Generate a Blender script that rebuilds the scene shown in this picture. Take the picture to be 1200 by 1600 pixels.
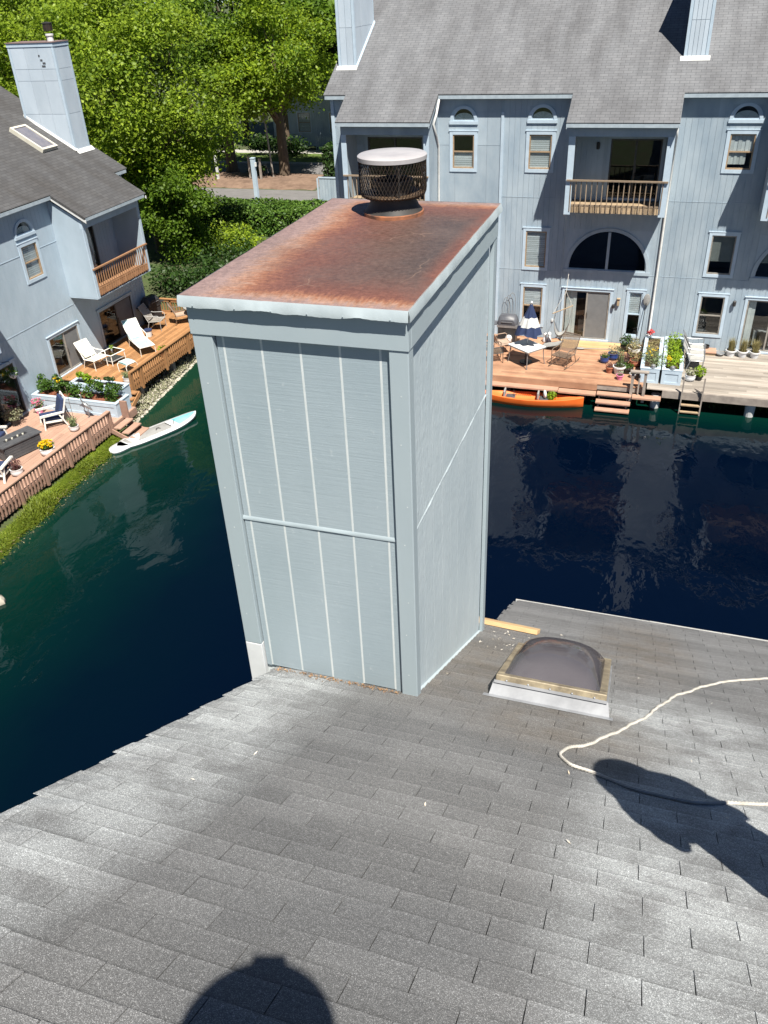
import bpy, math, random
from mathutils import Vector, Matrix
R_ = math.radians
for _o in list(bpy.data.objects): bpy.data.objects.remove(_o)
scene = bpy.context.scene
COL = scene.collection

# ------------------------------------------------------------------ camera
CAM = (0.0, 0.0, 13.4)            # eye height above the lagoon (water = 0)
def cam_axes(pitch, roll, yaw):
    cy, sy = math.cos(yaw), math.sin(yaw)
    Rz = Matrix(((cy, -sy, 0), (sy, cy, 0), (0, 0, 1)))
    B = Matrix(((1, 0, 0), (0, 0, -1), (0, 1, 0)))
    c, s = math.cos(pitch), math.sin(pitch)
    Rx = Matrix(((1, 0, 0), (0, c, -s), (0, s, c)))
    c, s = math.cos(roll), math.sin(roll)
    Rr = Matrix(((c, -s, 0), (s, c, 0), (0, 0, 1)))
    return Rr @ Rx @ B @ Rz
CM = cam_axes(R_(32.796), R_(-2.788), R_(-19.577))
cd = bpy.data.cameras.new('camera'); cam = bpy.data.objects.new('camera', cd); COL.objects.link(cam)
m3 = Matrix((CM[0], -CM[1], -CM[2])).transposed()
cam.matrix_world = Matrix.Translation(CAM) @ m3.to_4x4()
cd.sensor_fit = 'VERTICAL'; cd.sensor_height = 24.0; cd.lens = 24.0 * 1288.33 / 1600.0
cd.clip_start = 0.1; cd.clip_end = 3000
scene.camera = cam
scene.render.resolution_x = 768; scene.render.resolution_y = 1024

# ------------------------------------------------------------------ sky and sun
SUN_TO = Vector((0.292, -0.395, 0.870)).normalized()
world = bpy.data.worlds.new('World'); scene.world = world; world.use_nodes = True
wn = world.node_tree; wn.nodes.clear()
sky = wn.nodes.new('ShaderNodeTexSky'); sky.sky_type = 'NISHITA'; sky.sun_disc = False
sky.sun_elevation = math.asin(SUN_TO.z); sky.sun_rotation = math.atan2(SUN_TO.x, SUN_TO.y)
sky.air_density = 0.48; sky.dust_density = 0.0; sky.ozone_density = 3.5
bg = wn.nodes.new('ShaderNodeBackground'); bg.inputs['Strength'].default_value = 0.05
wo = wn.nodes.new('ShaderNodeOutputWorld')
wn.links.new(sky.outputs[0], bg.inputs[0]); wn.links.new(bg.outputs[0], wo.inputs[0])
sl = bpy.data.lights.new('sun', 'SUN'); sl.energy = 5.0; sl.angle = R_(0.53); sl.color = (1.0, 0.94, 0.84)
so = bpy.data.objects.new('sun', sl); COL.objects.link(so)
so.location = (20, -30, 60); so.rotation_euler = SUN_TO.to_track_quat('Z', 'Y').to_euler()
vs = scene.view_settings
vs.view_transform = 'Standard'; vs.look = 'None'; vs.gamma = 1.0; vs.use_curve_mapping = False
vs.exposure = 0.98

# ------------------------------------------------------------------ helpers
rnd = random.Random(7)
def thing(name, label, cat, loc=(0, 0, 0), rz=0.0, group=None):
    o = bpy.data.objects.new(name, None); COL.objects.link(o)
    o.empty_display_size = 0.2; o.location = loc; o.rotation_euler = (0, 0, rz)
    o['label'] = label; o['category'] = cat
    if group: o['group'] = group
    return o
def tag(o, label, cat, group=None):
    o['label'] = label; o['category'] = cat
    if group: o['group'] = group
    return o
def kind(o, k): o['kind'] = k; return o
def wloc(o):
    v = Vector((0, 0, 0))
    while o is not None:
        v += o.location; o = o.parent
    return v
def vadd(a, b): return (a[0]+b[0], a[1]+b[1], a[2]+b[2])
class MB:
    """collects faces and links them as one mesh object"""
    def __init__(s): s.v = []; s.f = []; s.t = []; s.tone = .5
    def add(s, vs, fs, tone=None):
        b = len(s.v); s.v += vs; s.f += [tuple(i+b for i in f) for f in fs]
        s.t += [s.tone if tone is None else tone]*len(fs)
    def box(s, x0, x1, y0, y1, z0, z1, tone=None):
        if x0 > x1: x0, x1 = x1, x0
        if y0 > y1: y0, y1 = y1, y0
        if z0 > z1: z0, z1 = z1, z0
        s.hexa([(x0,y0,z0),(x1,y0,z0),(x1,y1,z0),(x0,y1,z0),(x0,y0,z1),(x1,y0,z1),(x1,y1,z1),(x0,y1,z1)], tone)
    def hexa(s, p, tone=None):
        s.add([tuple(q) for q in p], [(0,3,2,1),(4,5,6,7),(0,1,5,4),(1,2,6,5),(2,3,7,6),(3,0,4,7)], tone)
    def bar(s, p, q, w, h, up=(0,0,1), tone=None):
        p, q = Vector(p), Vector(q); d = (q-p).normalized(); up = Vector(up)
        sx = d.cross(up)
        if sx.length < 1e-4: sx = d.cross(Vector((1,0,0)))
        sx.normalize(); uz = sx.cross(d).normalized()
        a = sx*(w/2); b = uz*(h/2)
        s.hexa([p-a-b, p+a-b, q+a-b, q-a-b, p-a+b, p+a+b, q+a+b, q-a+b], tone)
    def tube(s, pts, r, n=6, closed=False, tone=None, cap=True):
        pts = [Vector(p) for p in pts]; k = len(pts)
        rs = r if isinstance(r, (list, tuple)) else [r]*k
        vs = []; prev = None
        for i, p in enumerate(pts):
            if closed: d = pts[(i+1) % k] - pts[i-1]
            else: d = pts[min(i+1, k-1)] - pts[max(i-1, 0)]
            d.normalize()
            if prev is None:
                a = d.cross(Vector((0,0,1)))
                if a.length < 1e-3: a = d.cross(Vector((1,0,0)))
            else: a = prev - d*prev.dot(d)
            a.normalize(); prev = a; b = d.cross(a)
            for j in range(n):
                t = 2*math.pi*j/n
                vs.append(tuple(p + (a*math.cos(t) + b*math.sin(t))*rs[i]))
        fs = []
        for i in range(k if closed else k-1):
            i2 = (i+1) % k
            for j in range(n):
                j2 = (j+1) % n
                fs.append((i*n+j, i2*n+j, i2*n+j2, i*n+j2))
        if cap and not closed:
            fs.append(tuple(range(n))[::1]); fs.append(tuple((k-1)*n+j for j in range(n))[::-1])
        s.add(vs, fs, tone)
    def lathe(s, prof, c=(0,0,0), n=20, tone=None, sx=1, sy=1):
        vs = []; fs = []
        for r, z in prof:
            for j in range(n):
                t = 2*math.pi*j/n
                vs.append((c[0]+r*math.cos(t)*sx, c[1]+r*math.sin(t)*sy, c[2]+z))
        for i in range(len(prof)-1):
            for j in range(n):
                j2 = (j+1) % n
                fs.append((i*n+j, i*n+j2, (i+1)*n+j2, (i+1)*n+j))
        if prof[0][0] > 1e-5: fs.append(tuple(range(n))[::-1])
        if prof[-1][0] > 1e-5: fs.append(tuple((len(prof)-1)*n+j for j in range(n)))
        s.add(vs, fs, tone)
    def slab(s, quad, t, tone=None):
        q = [Vector(p) for p in quad]; nrm = (q[1]-q[0]).cross(q[3]-q[0]).normalized()
        lo = [p - nrm*t for p in q]
        s.hexa(lo + q, tone)
    def grid(s, rows, tone=None, thick=0.0):
        """sheet from rows of points"""
        nr, nc = len(rows), len(rows[0]); vs = [tuple(p) for r in rows for p in r]
        fs = [(i*nc+j, i*nc+j+1, (i+1)*nc+j+1, (i+1)*nc+j) for i in range(nr-1) for j in range(nc-1)]
        s.add(vs, fs, tone)
    def leaves(s, c, rad, n, size, rg, up=0.3, shell=0.0, asp=.55, tlo=0.0, thi=1.0):
        for _ in range(n):
            while True:
                x, y, z = rg.uniform(-1,1), rg.uniform(-1,1), rg.uniform(-1,1); q = x*x+y*y+z*z
                if q <= 1 and q >= shell*shell: break
            s.leaf((c[0]+x*rad[0], c[1]+y*rad[1], c[2]+z*rad[2]), size*rg.uniform(.6,1.25), rg, up, asp, rg.uniform(tlo,thi), (x,y,z))
    def leaf(s, p, sz, rg, up, asp, tone, out=(0,0,0)):
        g = rg.gauss
        n = (g(0,1)+out[0]*.8, g(0,1)+out[1]*.8, g(0,1)+up*2+out[2]*.8)
        L = math.sqrt(n[0]**2+n[1]**2+n[2]**2)+1e-9; n = (n[0]/L, n[1]/L, n[2]/L)
        d = (g(0,1), g(0,1), g(0,1)); k = d[0]*n[0]+d[1]*n[1]+d[2]*n[2]
        d = (d[0]-k*n[0], d[1]-k*n[1], d[2]-k*n[2]); L = math.sqrt(d[0]**2+d[1]**2+d[2]**2)+1e-9
        h = sz*.5; d = (d[0]/L*h, d[1]/L*h, d[2]/L*h)
        e = ((n[1]*d[2]-n[2]*d[1])*asp, (n[2]*d[0]-n[0]*d[2])*asp, (n[0]*d[1]-n[1]*d[0])*asp)
        s.add([(p[0]-d[0],p[1]-d[1],p[2]-d[2]), (p[0]+e[0],p[1]+e[1],p[2]+e[2]), (p[0]+d[0],p[1]+d[1],p[2]+d[2]), (p[0]-e[0],p[1]-e[1],p[2]-e[2])], [(0,1,2,3)], tone)
    def blade(s, p, h, lean, w, rg, tone):
        a = rg.uniform(0, 6.283); dx, dy = math.cos(a), math.sin(a); l = rg.uniform(.2,1)*lean
        px, py = -dy*w/2, dx*w/2
        m = (p[0]+dx*l*.35, p[1]+dy*l*.35, p[2]+h*.6); t = (p[0]+dx*l, p[1]+dy*l, p[2]+h)
        s.add([(p[0]-px,p[1]-py,p[2]),(p[0]+px,p[1]+py,p[2]),(m[0]+px*.8,m[1]+py*.8,m[2]),(m[0]-px*.8,m[1]-py*.8,m[2]),t],[(0,1,2,3),(3,2,4)],tone)
    def mesh(s, name, off=(0,0,0), smooth=False):
        me = bpy.data.meshes.new(name)
        if off[0] or off[1] or off[2]:
            s.v = [(a-off[0], b-off[1], c-off[2]) for a, b, c in s.v]
        me.from_pydata(s.v, [], s.f)
        at = me.attributes.new('tone', 'FLOAT', 'FACE'); at.data.foreach_set('value', s.t)
        if smooth: me.polygons.foreach_set('use_smooth', [True]*len(me.polygons))
        me.update(); return me
    def build(s, name, mat, parent=None, smooth=False, world=False, bevel=0.0, sharp=None):
        off = wloc(parent) if (world and parent is not None) else (0,0,0)
        me = s.mesh(name, off, smooth)
        o = bpy.data.objects.new(name, me); COL.objects.link(o)
        me.materials.append(mat)
        if parent is not None: o.parent = parent
        if bevel:
            b = o.modifiers.new('bevel', 'BEVEL'); b.width = bevel; b.segments = 2; b.limit_method = 'ANGLE'
        if smooth and sharp: me.set_sharp_from_angle(angle=R_(sharp))
        return o
    def buildw(s, name, mat, parent=None, **k): return s.build(name, mat, parent, world=True, **k)
def copy_tree(o, parent=None):
    c = o.copy(); COL.objects.link(c); c.parent = parent
    for ch in list(o.children): copy_tree(ch, c)
    return c

# ------------------------------------------------------------------ materials
def new_mat(name):
    m = bpy.data.materials.new(name); m.use_nodes = True
    nt = m.node_tree; nt.nodes.clear()
    out = nt.nodes.new('ShaderNodeOutputMaterial'); b = nt.nodes.new('ShaderNodeBsdfPrincipled')
    nt.links.new(b.outputs[0], out.inputs[0])
    return m, nt, b, out
def nd(nt, t, **k):
    n = nt.nodes.new(t)
    for a, v in k.items(): setattr(n, a, v)
    return n
def math_(nt, op, a, b=None, clamp=False):
    n = nd(nt, 'ShaderNodeMath', operation=op, use_clamp=clamp)
    for i, v in enumerate((a, b)):
        if v is None: continue
        if isinstance(v, (int, float)): n.inputs[i].default_value = v
        else: nt.links.new(v, n.inputs[i])
    return n.outputs[0]
def mixc(nt, fac, a, b, mode='MIX'):
    n = nd(nt, 'ShaderNodeMix', data_type='RGBA', blend_type=mode)
    for i, v in ((0, fac), (6, a), (7, b)):
        if isinstance(v, (int, float)): n.inputs[i].default_value = v
        elif isinstance(v, (tuple, list)): n.inputs[i].default_value = (*v[:3], 1)
        else: nt.links.new(v, n.inputs[i])
    return n.outputs[2]
def ramp(nt, fac, stops, interp='LINEAR'):
    n = nd(nt, 'ShaderNodeValToRGB'); cr = n.color_ramp; cr.interpolation = interp
    while len(cr.elements) < len(stops): cr.elements.new(.5)
    for e, (p, c) in zip(cr.elements, stops):
        e.position = p; e.color = (*c, 1) if not isinstance(c, (int, float)) else (c, c, c, 1)
    nt.links.new(fac, n.inputs[0]); return n.outputs[0]
def noise(nt, vec, scale, detail=4, rough=.55, dist=0.0):
    n = nd(nt, 'ShaderNodeTexNoise'); n.inputs['Scale'].default_value = scale
    n.inputs['Detail'].default_value = detail; n.inputs['Roughness'].default_value = rough; n.inputs['Distortion'].default_value = dist
    if vec is not None: nt.links.new(vec, n.inputs['Vector'])
    return n.outputs[0]
def coords(nt, stretch=None, which='Object', rot=None):
    tc = nd(nt, 'ShaderNodeTexCoord'); v = tc.outputs[which]
    if stretch or rot:
        mp = nd(nt, 'ShaderNodeMapping'); nt.links.new(v, mp.inputs[0])
        if stretch: mp.inputs['Scale'].default_value = stretch
        if rot: mp.inputs['Rotation'].default_value = rot
        v = mp.outputs[0]
    return v
def scalec(nt, col, fac):
    n = nd(nt, 'ShaderNodeVectorMath', operation='SCALE')
    if isinstance(col, (tuple, list)): n.inputs[0].default_value = col[:3]
    else: nt.links.new(col, n.inputs[0])
    if isinstance(fac, (int, float)): n.inputs['Scale'].default_value = fac
    else: nt.links.new(fac, n.inputs['Scale'])
    return n.outputs[0]
def bump(nt, b, h, strength, dist=.01):
    n = nd(nt, 'ShaderNodeBump'); n.inputs['Strength'].default_value = strength; n.inputs['Distance'].default_value = dist
    nt.links.new(h, n.inputs['Height']); nt.links.new(n.outputs[0], b.inputs['Normal'])
def M(name, col, col2=None, rough=.7, vscale=3.0, stretch=None, tone=0.0, orand=0.0, bmp=0.0, bscale=60, metal=0.0, spec=.4, speck=0.0, sscale=200):
    m, nt, b, out = new_mat(name)
    c = tuple(col); d = tuple(col2) if col2 else tuple(x*.78 for x in col)
    v = coords(nt, stretch)
    f = ramp(nt, noise(nt, v, vscale, 5, .6), [(.32, 0.0), (.68, 1.0)])
    cc = mixc(nt, f, c, d)
    if speck:
        s = noise(nt, coords(nt), sscale, 2, .6)
        cc = scalec(nt, cc, math_(nt, 'ADD', math_(nt, 'MULTIPLY', s, speck*2), 1-speck))
    if tone:
        a = nd(nt, 'ShaderNodeAttribute', attribute_name='tone')
        cc = scalec(nt, cc, math_(nt, 'ADD', math_(nt, 'MULTIPLY', a.outputs['Fac'], tone*2), 1-tone))
    if orand:
        a = nd(nt, 'ShaderNodeObjectInfo')
        cc = scalec(nt, cc, math_(nt, 'ADD', math_(nt, 'MULTIPLY', a.outputs['Random'], orand*2), 1-orand))
    nt.links.new(cc, b.inputs['Base Color'])
    b.inputs['Roughness'].default_value = rough; b.inputs['Metallic'].default_value = metal
    b.inputs['Specular IOR Level'].default_value = spec
    if bmp: bump(nt, b, noise(nt, v, bscale, 4, .6), bmp)
    return m
def M_leaf(name, col, col2, trans=.35, tone=.45):
    m, nt, b, out = new_mat(name)
    a = nd(nt, 'ShaderNodeAttribute', attribute_name='tone')
    cc = mixc(nt, a.outputs['Fac'], col, col2)
    g = noise(nt, coords(nt), .55, 2)
    cc = scalec(nt, cc, math_(nt, 'ADD', math_(nt, 'MULTIPLY', g, 1.0), .5))
    nt.links.new(cc, b.inputs['Base Color']); b.inputs['Roughness'].default_value = .5; b.inputs['Specular IOR Level'].default_value = .35
    t = nd(nt, 'ShaderNodeBsdfTranslucent'); nt.links.new(cc, t.inputs[0])
    mx = nd(nt, 'ShaderNodeMixShader'); mx.inputs[0].default_value = trans
    nt.links.new(b.outputs[0], mx.inputs[1]); nt.links.new(t.outputs[0], mx.inputs[2]); nt.links.new(mx.outputs[0], out.inputs[0])
    return m
def M_glass(name, tint=(.75,.8,.82), rough=.02, mn=.05):
    m, nt, b, out = new_mat(name); nt.nodes.remove(b)
    t = nd(nt, 'ShaderNodeBsdfTransparent'); t.inputs[0].default_value = (*tint, 1)
    g = nd(nt, 'ShaderNodeBsdfGlossy'); g.inputs['Roughness'].default_value = rough
    f = nd(nt, 'ShaderNodeLayerWeight'); f.inputs['Blend'].default_value = .5
    fac = math_(nt, 'ADD', math_(nt, 'MULTIPLY', math_(nt, 'POWER', f.outputs['Facing'], 4.0), .75), mn, True)
    nv = nd(nt, 'ShaderNodeBump'); nv.inputs['Strength'].default_value = .05; nv.inputs['Distance'].default_value = .02
    nt.links.new(noise(nt, coords(nt), 1.3, 1), nv.inputs['Height']); nt.links.new(nv.outputs[0], g.inputs['Normal'])
    mx = nd(nt, 'ShaderNodeMixShader'); nt.links.new(fac, mx.inputs[0])
    nt.links.new(t.outputs[0], mx.inputs[1]); nt.links.new(g.outputs[0], mx.inputs[2]); nt.links.new(mx.outputs[0], out.inputs[0])
    return m

MT = {}
MT['siding'] = M('blue_grey_siding_paint', (.36,.43,.485), (.255,.325,.39), .65, 1.7, (1,1,.4), orand=.07, bmp=.15, bscale=30)
MT['siding_left'] = M('pale_grey_siding_paint', (.385,.47,.545), (.315,.395,.465), .65, 1.3, (1,1,.5), orand=.03, bmp=.15, bscale=30)
MT['trim'] = M('blue_grey_trim_paint', (.45,.55,.64), (.39,.48,.565), .5, 4)
MT['gutter'] = M('painted_gutter_metal', (.40,.47,.52), (.30,.36,.41), .4, 5)
MT['white'] = M('white_paint', (.66,.67,.66), (.54,.55,.54), .5, 6)
MT['window_wood'] = M('tan_window_wood', (.36,.26,.17), (.27,.19,.12), .6, 8)
MT['dark_frame'] = M('dark_bronze_frame', (.05,.047,.045), (.08,.075,.07), .4, 8)
MT['grey_frame'] = M('grey_brown_frame', (.30,.28,.25), (.22,.20,.18), .5, 8)
MT['pane'] = M_glass('window_glass', (.86,.89,.90))
MT['pane_dark'] = M_glass('tinted_window_glass', (.6,.63,.65))
MT['screen'] = M('insect_screen', (.13,.135,.14), (.16,.165,.17), .8, 3)
MT['interior'] = M('dark_room_interior', (.045,.05,.055), (.07,.072,.075), .9, 1.2)
MT['blind'] = M('window_blind', (.76,.78,.78), (.68,.70,.70), .7, 2, tone=.15)
MT['curtain'] = M('pale_curtain', (.74,.75,.72), (.66,.67,.64), .8, 3, tone=.15)
MT['wood_tan'] = M('weathered_tan_wood', (.40,.30,.19), (.27,.20,.13), .75, 5, (1,1,1), tone=.3)
MT['wood_grey'] = M('weathered_grey_wood', (.34,.30,.26), (.22,.19,.17), .8, 4, tone=.3)
MT['cedar'] = M('orange_cedar', (.34,.18,.08), (.28,.14,.06), .65, 4, (1,1,1), tone=.22, orand=.1)
MT['cedar_balcony'] = M('brown_cedar_rail', (.36,.20,.11), (.28,.15,.08), .65, 4, tone=.2, orand=.12)
MT['pink_deck'] = M('pink_tan_decking', (.40,.255,.19), (.34,.21,.155), .7, 2, tone=.14)
MT['pink_rail'] = M('pink_brown_rail', (.33,.205,.155), (.27,.165,.125), .7, 3, orand=.1)
MT['salmon_deck'] = M('salmon_stained_decking', (.41,.235,.145), (.29,.15,.088), .75, 1.3, tone=.2)
MT['salmon_new'] = M('salmon_ledge_board', (.43,.26,.185), (.37,.215,.15), .7, 3, tone=.1)
MT['grey_deck'] = M('bleached_grey_decking', (.37,.335,.295), (.23,.20,.17), .8, 1.4, (.3,2.5,1), tone=.25)
MT['rail_brown'] = M('dark_weathered_rail', (.20,.15,.11), (.30,.23,.16), .75, 9, orand=.25)
MT['steel'] = M('grey_metal', (.35,.36,.37), (.27,.28,.29), .35, 9, metal=.6)
MT['white_metal'] = M('white_enamel_tube', (.78,.77,.72), (.68,.67,.62), .35, 7)
MT['black_metal'] = M('black_metal', (.022,.022,.024), (.04,.04,.042), .4, 6)
MT['brown_metal'] = M('brown_wrought_metal', (.10,.075,.06), (.15,.11,.08), .5, 8)
MT['navy'] = M('navy_cushion_fabric', (.018,.032,.085), (.026,.042,.105), .85, 5, bmp=.2)
MT['aqua'] = M('pale_aqua_sling', (.36,.56,.58), (.31,.50,.52), .7, 3)
MT['cream'] = M('cream_strap_vinyl', (.60,.58,.49), (.52,.50,.42), .55, 4)
MT['grey_sling'] = M('grey_sling_mesh', (.30,.30,.29), (.24,.24,.235), .8, 6)
MT['pale_sling'] = M('pale_grey_sling', (.36,.36,.35), (.30,.30,.29), .75, 6)
MT['tan_sling'] = M('tan_sling_mesh', (.42,.31,.24), (.34,.25,.19), .8, 6)
MT['charcoal'] = M('charcoal_composite', (.055,.058,.065), (.085,.088,.095), .6, 4)
MT['grill_cover'] = M('charcoal_grill_lid', (.10,.105,.12), (.07,.073,.085), .45, 4)
MT['cobalt'] = M('cobalt_glazed_pot', (.02,.05,.19), (.03,.07,.25), .25, 5)
MT['terracotta'] = M('terracotta', (.40,.15,.085), (.32,.12,.07), .75, 6)
MT['pink_pot'] = M('pink_plastic_pot', (.72,.24,.42), (.66,.20,.36), .5, 6)
MT['white_pot'] = M('white_ceramic_pot', (.74,.75,.76), (.60,.62,.64), .35, 6)
MT['black_pot'] = M('black_plastic_pot', (.02,.02,.021), (.03,.03,.03), .5, 6)
MT['soil'] = M('dark_soil', (.05,.033,.022), (.085,.055,.035), .95, 14, bmp=.6, bscale=40)
MT['red_mulch'] = M('red_bark_mulch', (.22,.07,.035), (.13,.05,.028), .95, 25, bmp=.8, bscale=60)
MT['leaf_green'] = M_leaf('green_leaf', (.035,.085,.012), (.085,.17,.022))
MT['leaf_lime'] = M_leaf('lime_leaf', (.14,.25,.012), (.27,.38,.02), .3)
MT['leaf_dark'] = M_leaf('dark_leaf', (.018,.048,.010), (.045,.095,.016))
MT['leaf_hedge'] = M_leaf('hedge_leaf', (.04,.10,.014), (.12,.21,.03), .35)
MT['leaf_pale'] = M_leaf('pale_sage_leaf', (.20,.21,.12), (.34,.34,.22), .25)
MT['leaf_grey'] = M_leaf('grey_green_leaf', (.12,.17,.07), (.22,.28,.13), .25)
MT['leaf_straw'] = M_leaf('straw_grass_blade', (.22,.19,.08), (.34,.30,.13), .25)
MT['leaf_purple'] = M_leaf('dusky_purple_leaf', (.12,.05,.055), (.20,.10,.09), .25)
MT['petal_yellow'] = M_leaf('yellow_petal', (.62,.42,.005), (.80,.56,.01), .25)
MT['petal_pink'] = M_leaf('pink_petal', (.62,.14,.25), (.75,.28,.38), .25)
MT['petal_red'] = M_leaf('red_petal', (.60,.06,.07), (.70,.14,.13), .25)
MT['petal_white'] = M_leaf('white_petal', (.66,.64,.58), (.78,.76,.70), .2)
MT['tree_light'] = M_leaf('sunny_tree_leaf', (.10,.18,.016), (.38,.50,.036), .5)
MT['tree_yellow'] = M_leaf('yellow_green_tree_leaf', (.085,.17,.014), (.36,.47,.028), .5)
MT['tree_mid'] = M_leaf('mid_green_tree_leaf', (.06,.13,.012), (.19,.30,.026), .5)
MT['tree_dark'] = M_leaf('deep_green_tree_leaf', (.03,.065,.016), (.075,.13,.03), .4)
MT['bark'] = M('grey_brown_bark', (.13,.095,.065), (.08,.058,.04), .9, 8, (1,1,.25), bmp=.8, bscale=18)
MT['grass_blade'] = M_leaf('shore_grass_blade', (.085,.14,.012), (.22,.27,.028), .3)
MT['stone'] = M('pale_shore_stone', (.42,.39,.33), (.28,.26,.21), .85, 6, tone=.35)
MT['asphalt'] = M('worn_asphalt', (.17,.165,.165), (.13,.127,.127), .9, 1.2, speck=.2, sscale=60)
MT['mulch'] = M('brown_bark_mulch', (.215,.145,.105), (.12,.078,.056), .95, 1.6, bmp=.8, bscale=25)
MT['concrete'] = M('pale_concrete', (.40,.39,.36), (.32,.31,.285), .85, 3)
MT['lawn'] = M('mown_lawn', (.10,.15,.03), (.065,.105,.02), .95, 2.5, bmp=.7, bscale=30)
# ------------------------------------------------------------------ special materials
def m_rust():
    m, nt, b, out = new_mat('rusted_cap_sheet')
    v = coords(nt); sp = nd(nt, 'ShaderNodeSeparateXYZ'); nt.links.new(v, sp.inputs[0])
    x, y = sp.outputs[0], sp.outputs[1]        # local: x 0..1.15 left to right, y 0..2.05 front to back
    big = noise(nt, v, 3.2, 4, .6); fine = noise(nt, v, 38, 5, .7)
    st1 = noise(nt, coords(nt, (9, 70, 1)), 1.0, 4, .7); st2 = noise(nt, coords(nt, (60, 9, 1)), 1.0, 4, .7)
    eL = math_(nt, 'ADD', x, math_(nt, 'MULTIPLY', math_(nt, 'SUBTRACT', st1, .5), .34))
    eF = math_(nt, 'ADD', math_(nt, 'MULTIPLY', y, 1.7), math_(nt, 'MULTIPLY', math_(nt, 'SUBTRACT', st2, .5), .30))
    eF = math_(nt, 'ADD', eF, .10)
    eR = math_(nt, 'ADD', math_(nt, 'MULTIPLY', math_(nt, 'SUBTRACT', 1.15, x), 6.0), .30)
    eB = math_(nt, 'ADD', math_(nt, 'MULTIPLY', math_(nt, 'SUBTRACT', 2.05, y), 1.6), .10)
    e = math_(nt, 'MINIMUM', math_(nt, 'MINIMUM', eL, eF), math_(nt, 'MINIMUM', eR, eB))
    e = math_(nt, 'ADD', e, math_(nt, 'MULTIPLY', math_(nt, 'SUBTRACT', big, .5), .22))
    c = ramp(nt, e, [(0.0, (.205,.142,.134)), (.13, (.235,.165,.152)), (.21, (.275,.165,.120)), (.27, (.235,.108,.064)), (.36, (.140,.060,.044)), (.52, (.116,.055,.043)), (.80, (.088,.056,.048)), (1.0, (.068,.051,.047))])
    c = scalec(nt, c, math_(nt, 'ADD', math_(nt, 'MULTIPLY', fine, 1.3), .35))
    c = scalec(nt, c, math_(nt, 'ADD', math_(nt, 'MULTIPLY', noise(nt, v, 150, 3, .7), .7), .65))
    gr = ramp(nt, noise(nt, v, 1.7, 5, .65), [(.5, 0.0), (.72, .55)])
    c = mixc(nt, gr, c, (.115,.085,.075))
    # thin scratches
    vo = nd(nt, 'ShaderNodeTexVoronoi', feature='DISTANCE_TO_EDGE'); vo.inputs['Scale'].default_value = 2.3
    dv = nd(nt, 'ShaderNodeVectorMath', operation='ADD'); nt.links.new(v, dv.inputs[0])
    nz = nd(nt, 'ShaderNodeTexNoise'); nz.inputs['Scale'].default_value = 2.5; nt.links.new(v, nz.inputs['Vector'])
    sc = nd(nt, 'ShaderNodeVectorMath', operation='SCALE'); nt.links.new(nz.outputs[1], sc.inputs[0]); sc.inputs['Scale'].default_value = .35
    nt.links.new(sc.outputs[0], dv.inputs[1]); nt.links.new(dv.outputs[0], vo.inputs['Vector'])
    sl_ = ramp(nt, vo.outputs[0], [(0.0, .35), (.005, .12), (.010, 0.0)])
    msk = ramp(nt, noise(nt, v, 4.5, 2), [(.52, 0.0), (.60, 1.0)])
    c = mixc(nt, math_(nt, 'MULTIPLY', sl_, msk), c, (.30,.20,.15))
    nt.links.new(c, b.inputs['Base Color'])
    nt.links.new(ramp(nt, fine, [(.3, .42), (.7, .62)]), b.inputs['Roughness']); b.inputs['Specular IOR Level'].default_value = .45
    h = math_(nt, 'ADD', math_(nt, 'MULTIPLY', fine, .3), noise(nt, v, 2.2, 2))
    bump(nt, b, h, .35, .02)
    return m
MT['rust'] = m_rust()
def m_panel(name, c1, c2, lines=True, stren=.2):
    """rough-sawn plywood: fine cross-grain texture under paint"""
    m, nt, b, out = new_mat(name)
    v = coords(nt); g = noise(nt, coords(nt, (3.5, 3.5, 95) if lines else (60, 60, 14)), 1.0, 4, .65)
    big = noise(nt, coords(nt, (1.4, 1.4, .6)), 1.6, 5, .6); sp = noise(nt, v, 22, 3, .6)
    c = mixc(nt, ramp(nt, big, [(.3, 0.0), (.7, 1.0)]), c1, c2)
    c = scalec(nt, c, math_(nt, 'ADD', math_(nt, 'MULTIPLY', g, .09), .955))
    c = mixc(nt, ramp(nt, sp, [(.66, 0.0), (.78, .5)]), c, (.46,.51,.53))
    nt.links.new(c, b.inputs['Base Color']); b.inputs['Roughness'].default_value = .6; b.inputs['Specular IOR Level'].default_value = .35
    h = math_(nt, 'ADD', g, math_(nt, 'MULTIPLY', sp, .5))
    bump(nt, b, h, stren, .006)
    return m
MT['panel'] = m_panel('grey_blue_rough_sawn_panel', (.305,.368,.408), (.262,.325,.365))
MT['panel_side'] = m_panel('grey_blue_rough_side_panel', (.47,.54,.575), (.38,.45,.49), False, .8)
MT['corner'] = M('smooth_grey_corner_paint', (.325,.388,.422), (.295,.358,.395), .5, 1.3, (1,1,.4), bmp=.06, bscale=20)
MT['primer'] = M('white_primer', (.62,.64,.66), (.54,.56,.58), .6, 6)
MT['groove'] = M('pale_groove_caulk', (.56,.60,.61), (.47,.52,.53), .6, 9)
MT['flange'] = M('painted_cap_flange', (.40,.46,.49), (.35,.41,.44), .4, 7, bmp=.2, bscale=9)
MT['far_panel'] = M('weathered_pale_chimney_paint', (.46,.53,.60), (.38,.45,.52), .6, 1.4, (1,1,.45), orand=.06, bmp=.2, bscale=20)
MT['flue_black'] = M('black_flue_metal', (.020,.021,.022), (.045,.040,.036), .62, 9, metal=.1)
MT['flue_mesh'] = M('rusty_expanded_mesh', (.022,.020,.019), (.055,.038,.027), .5, 14, metal=.3)
MT['flue_pan'] = M('brown_rusted_pan', (.10,.07,.045), (.16,.105,.065), .6, 14, metal=.2)
MT['flue_band'] = M('orange_rust_band', (.36,.14,.065), (.07,.04,.03), .7, 9)
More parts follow.
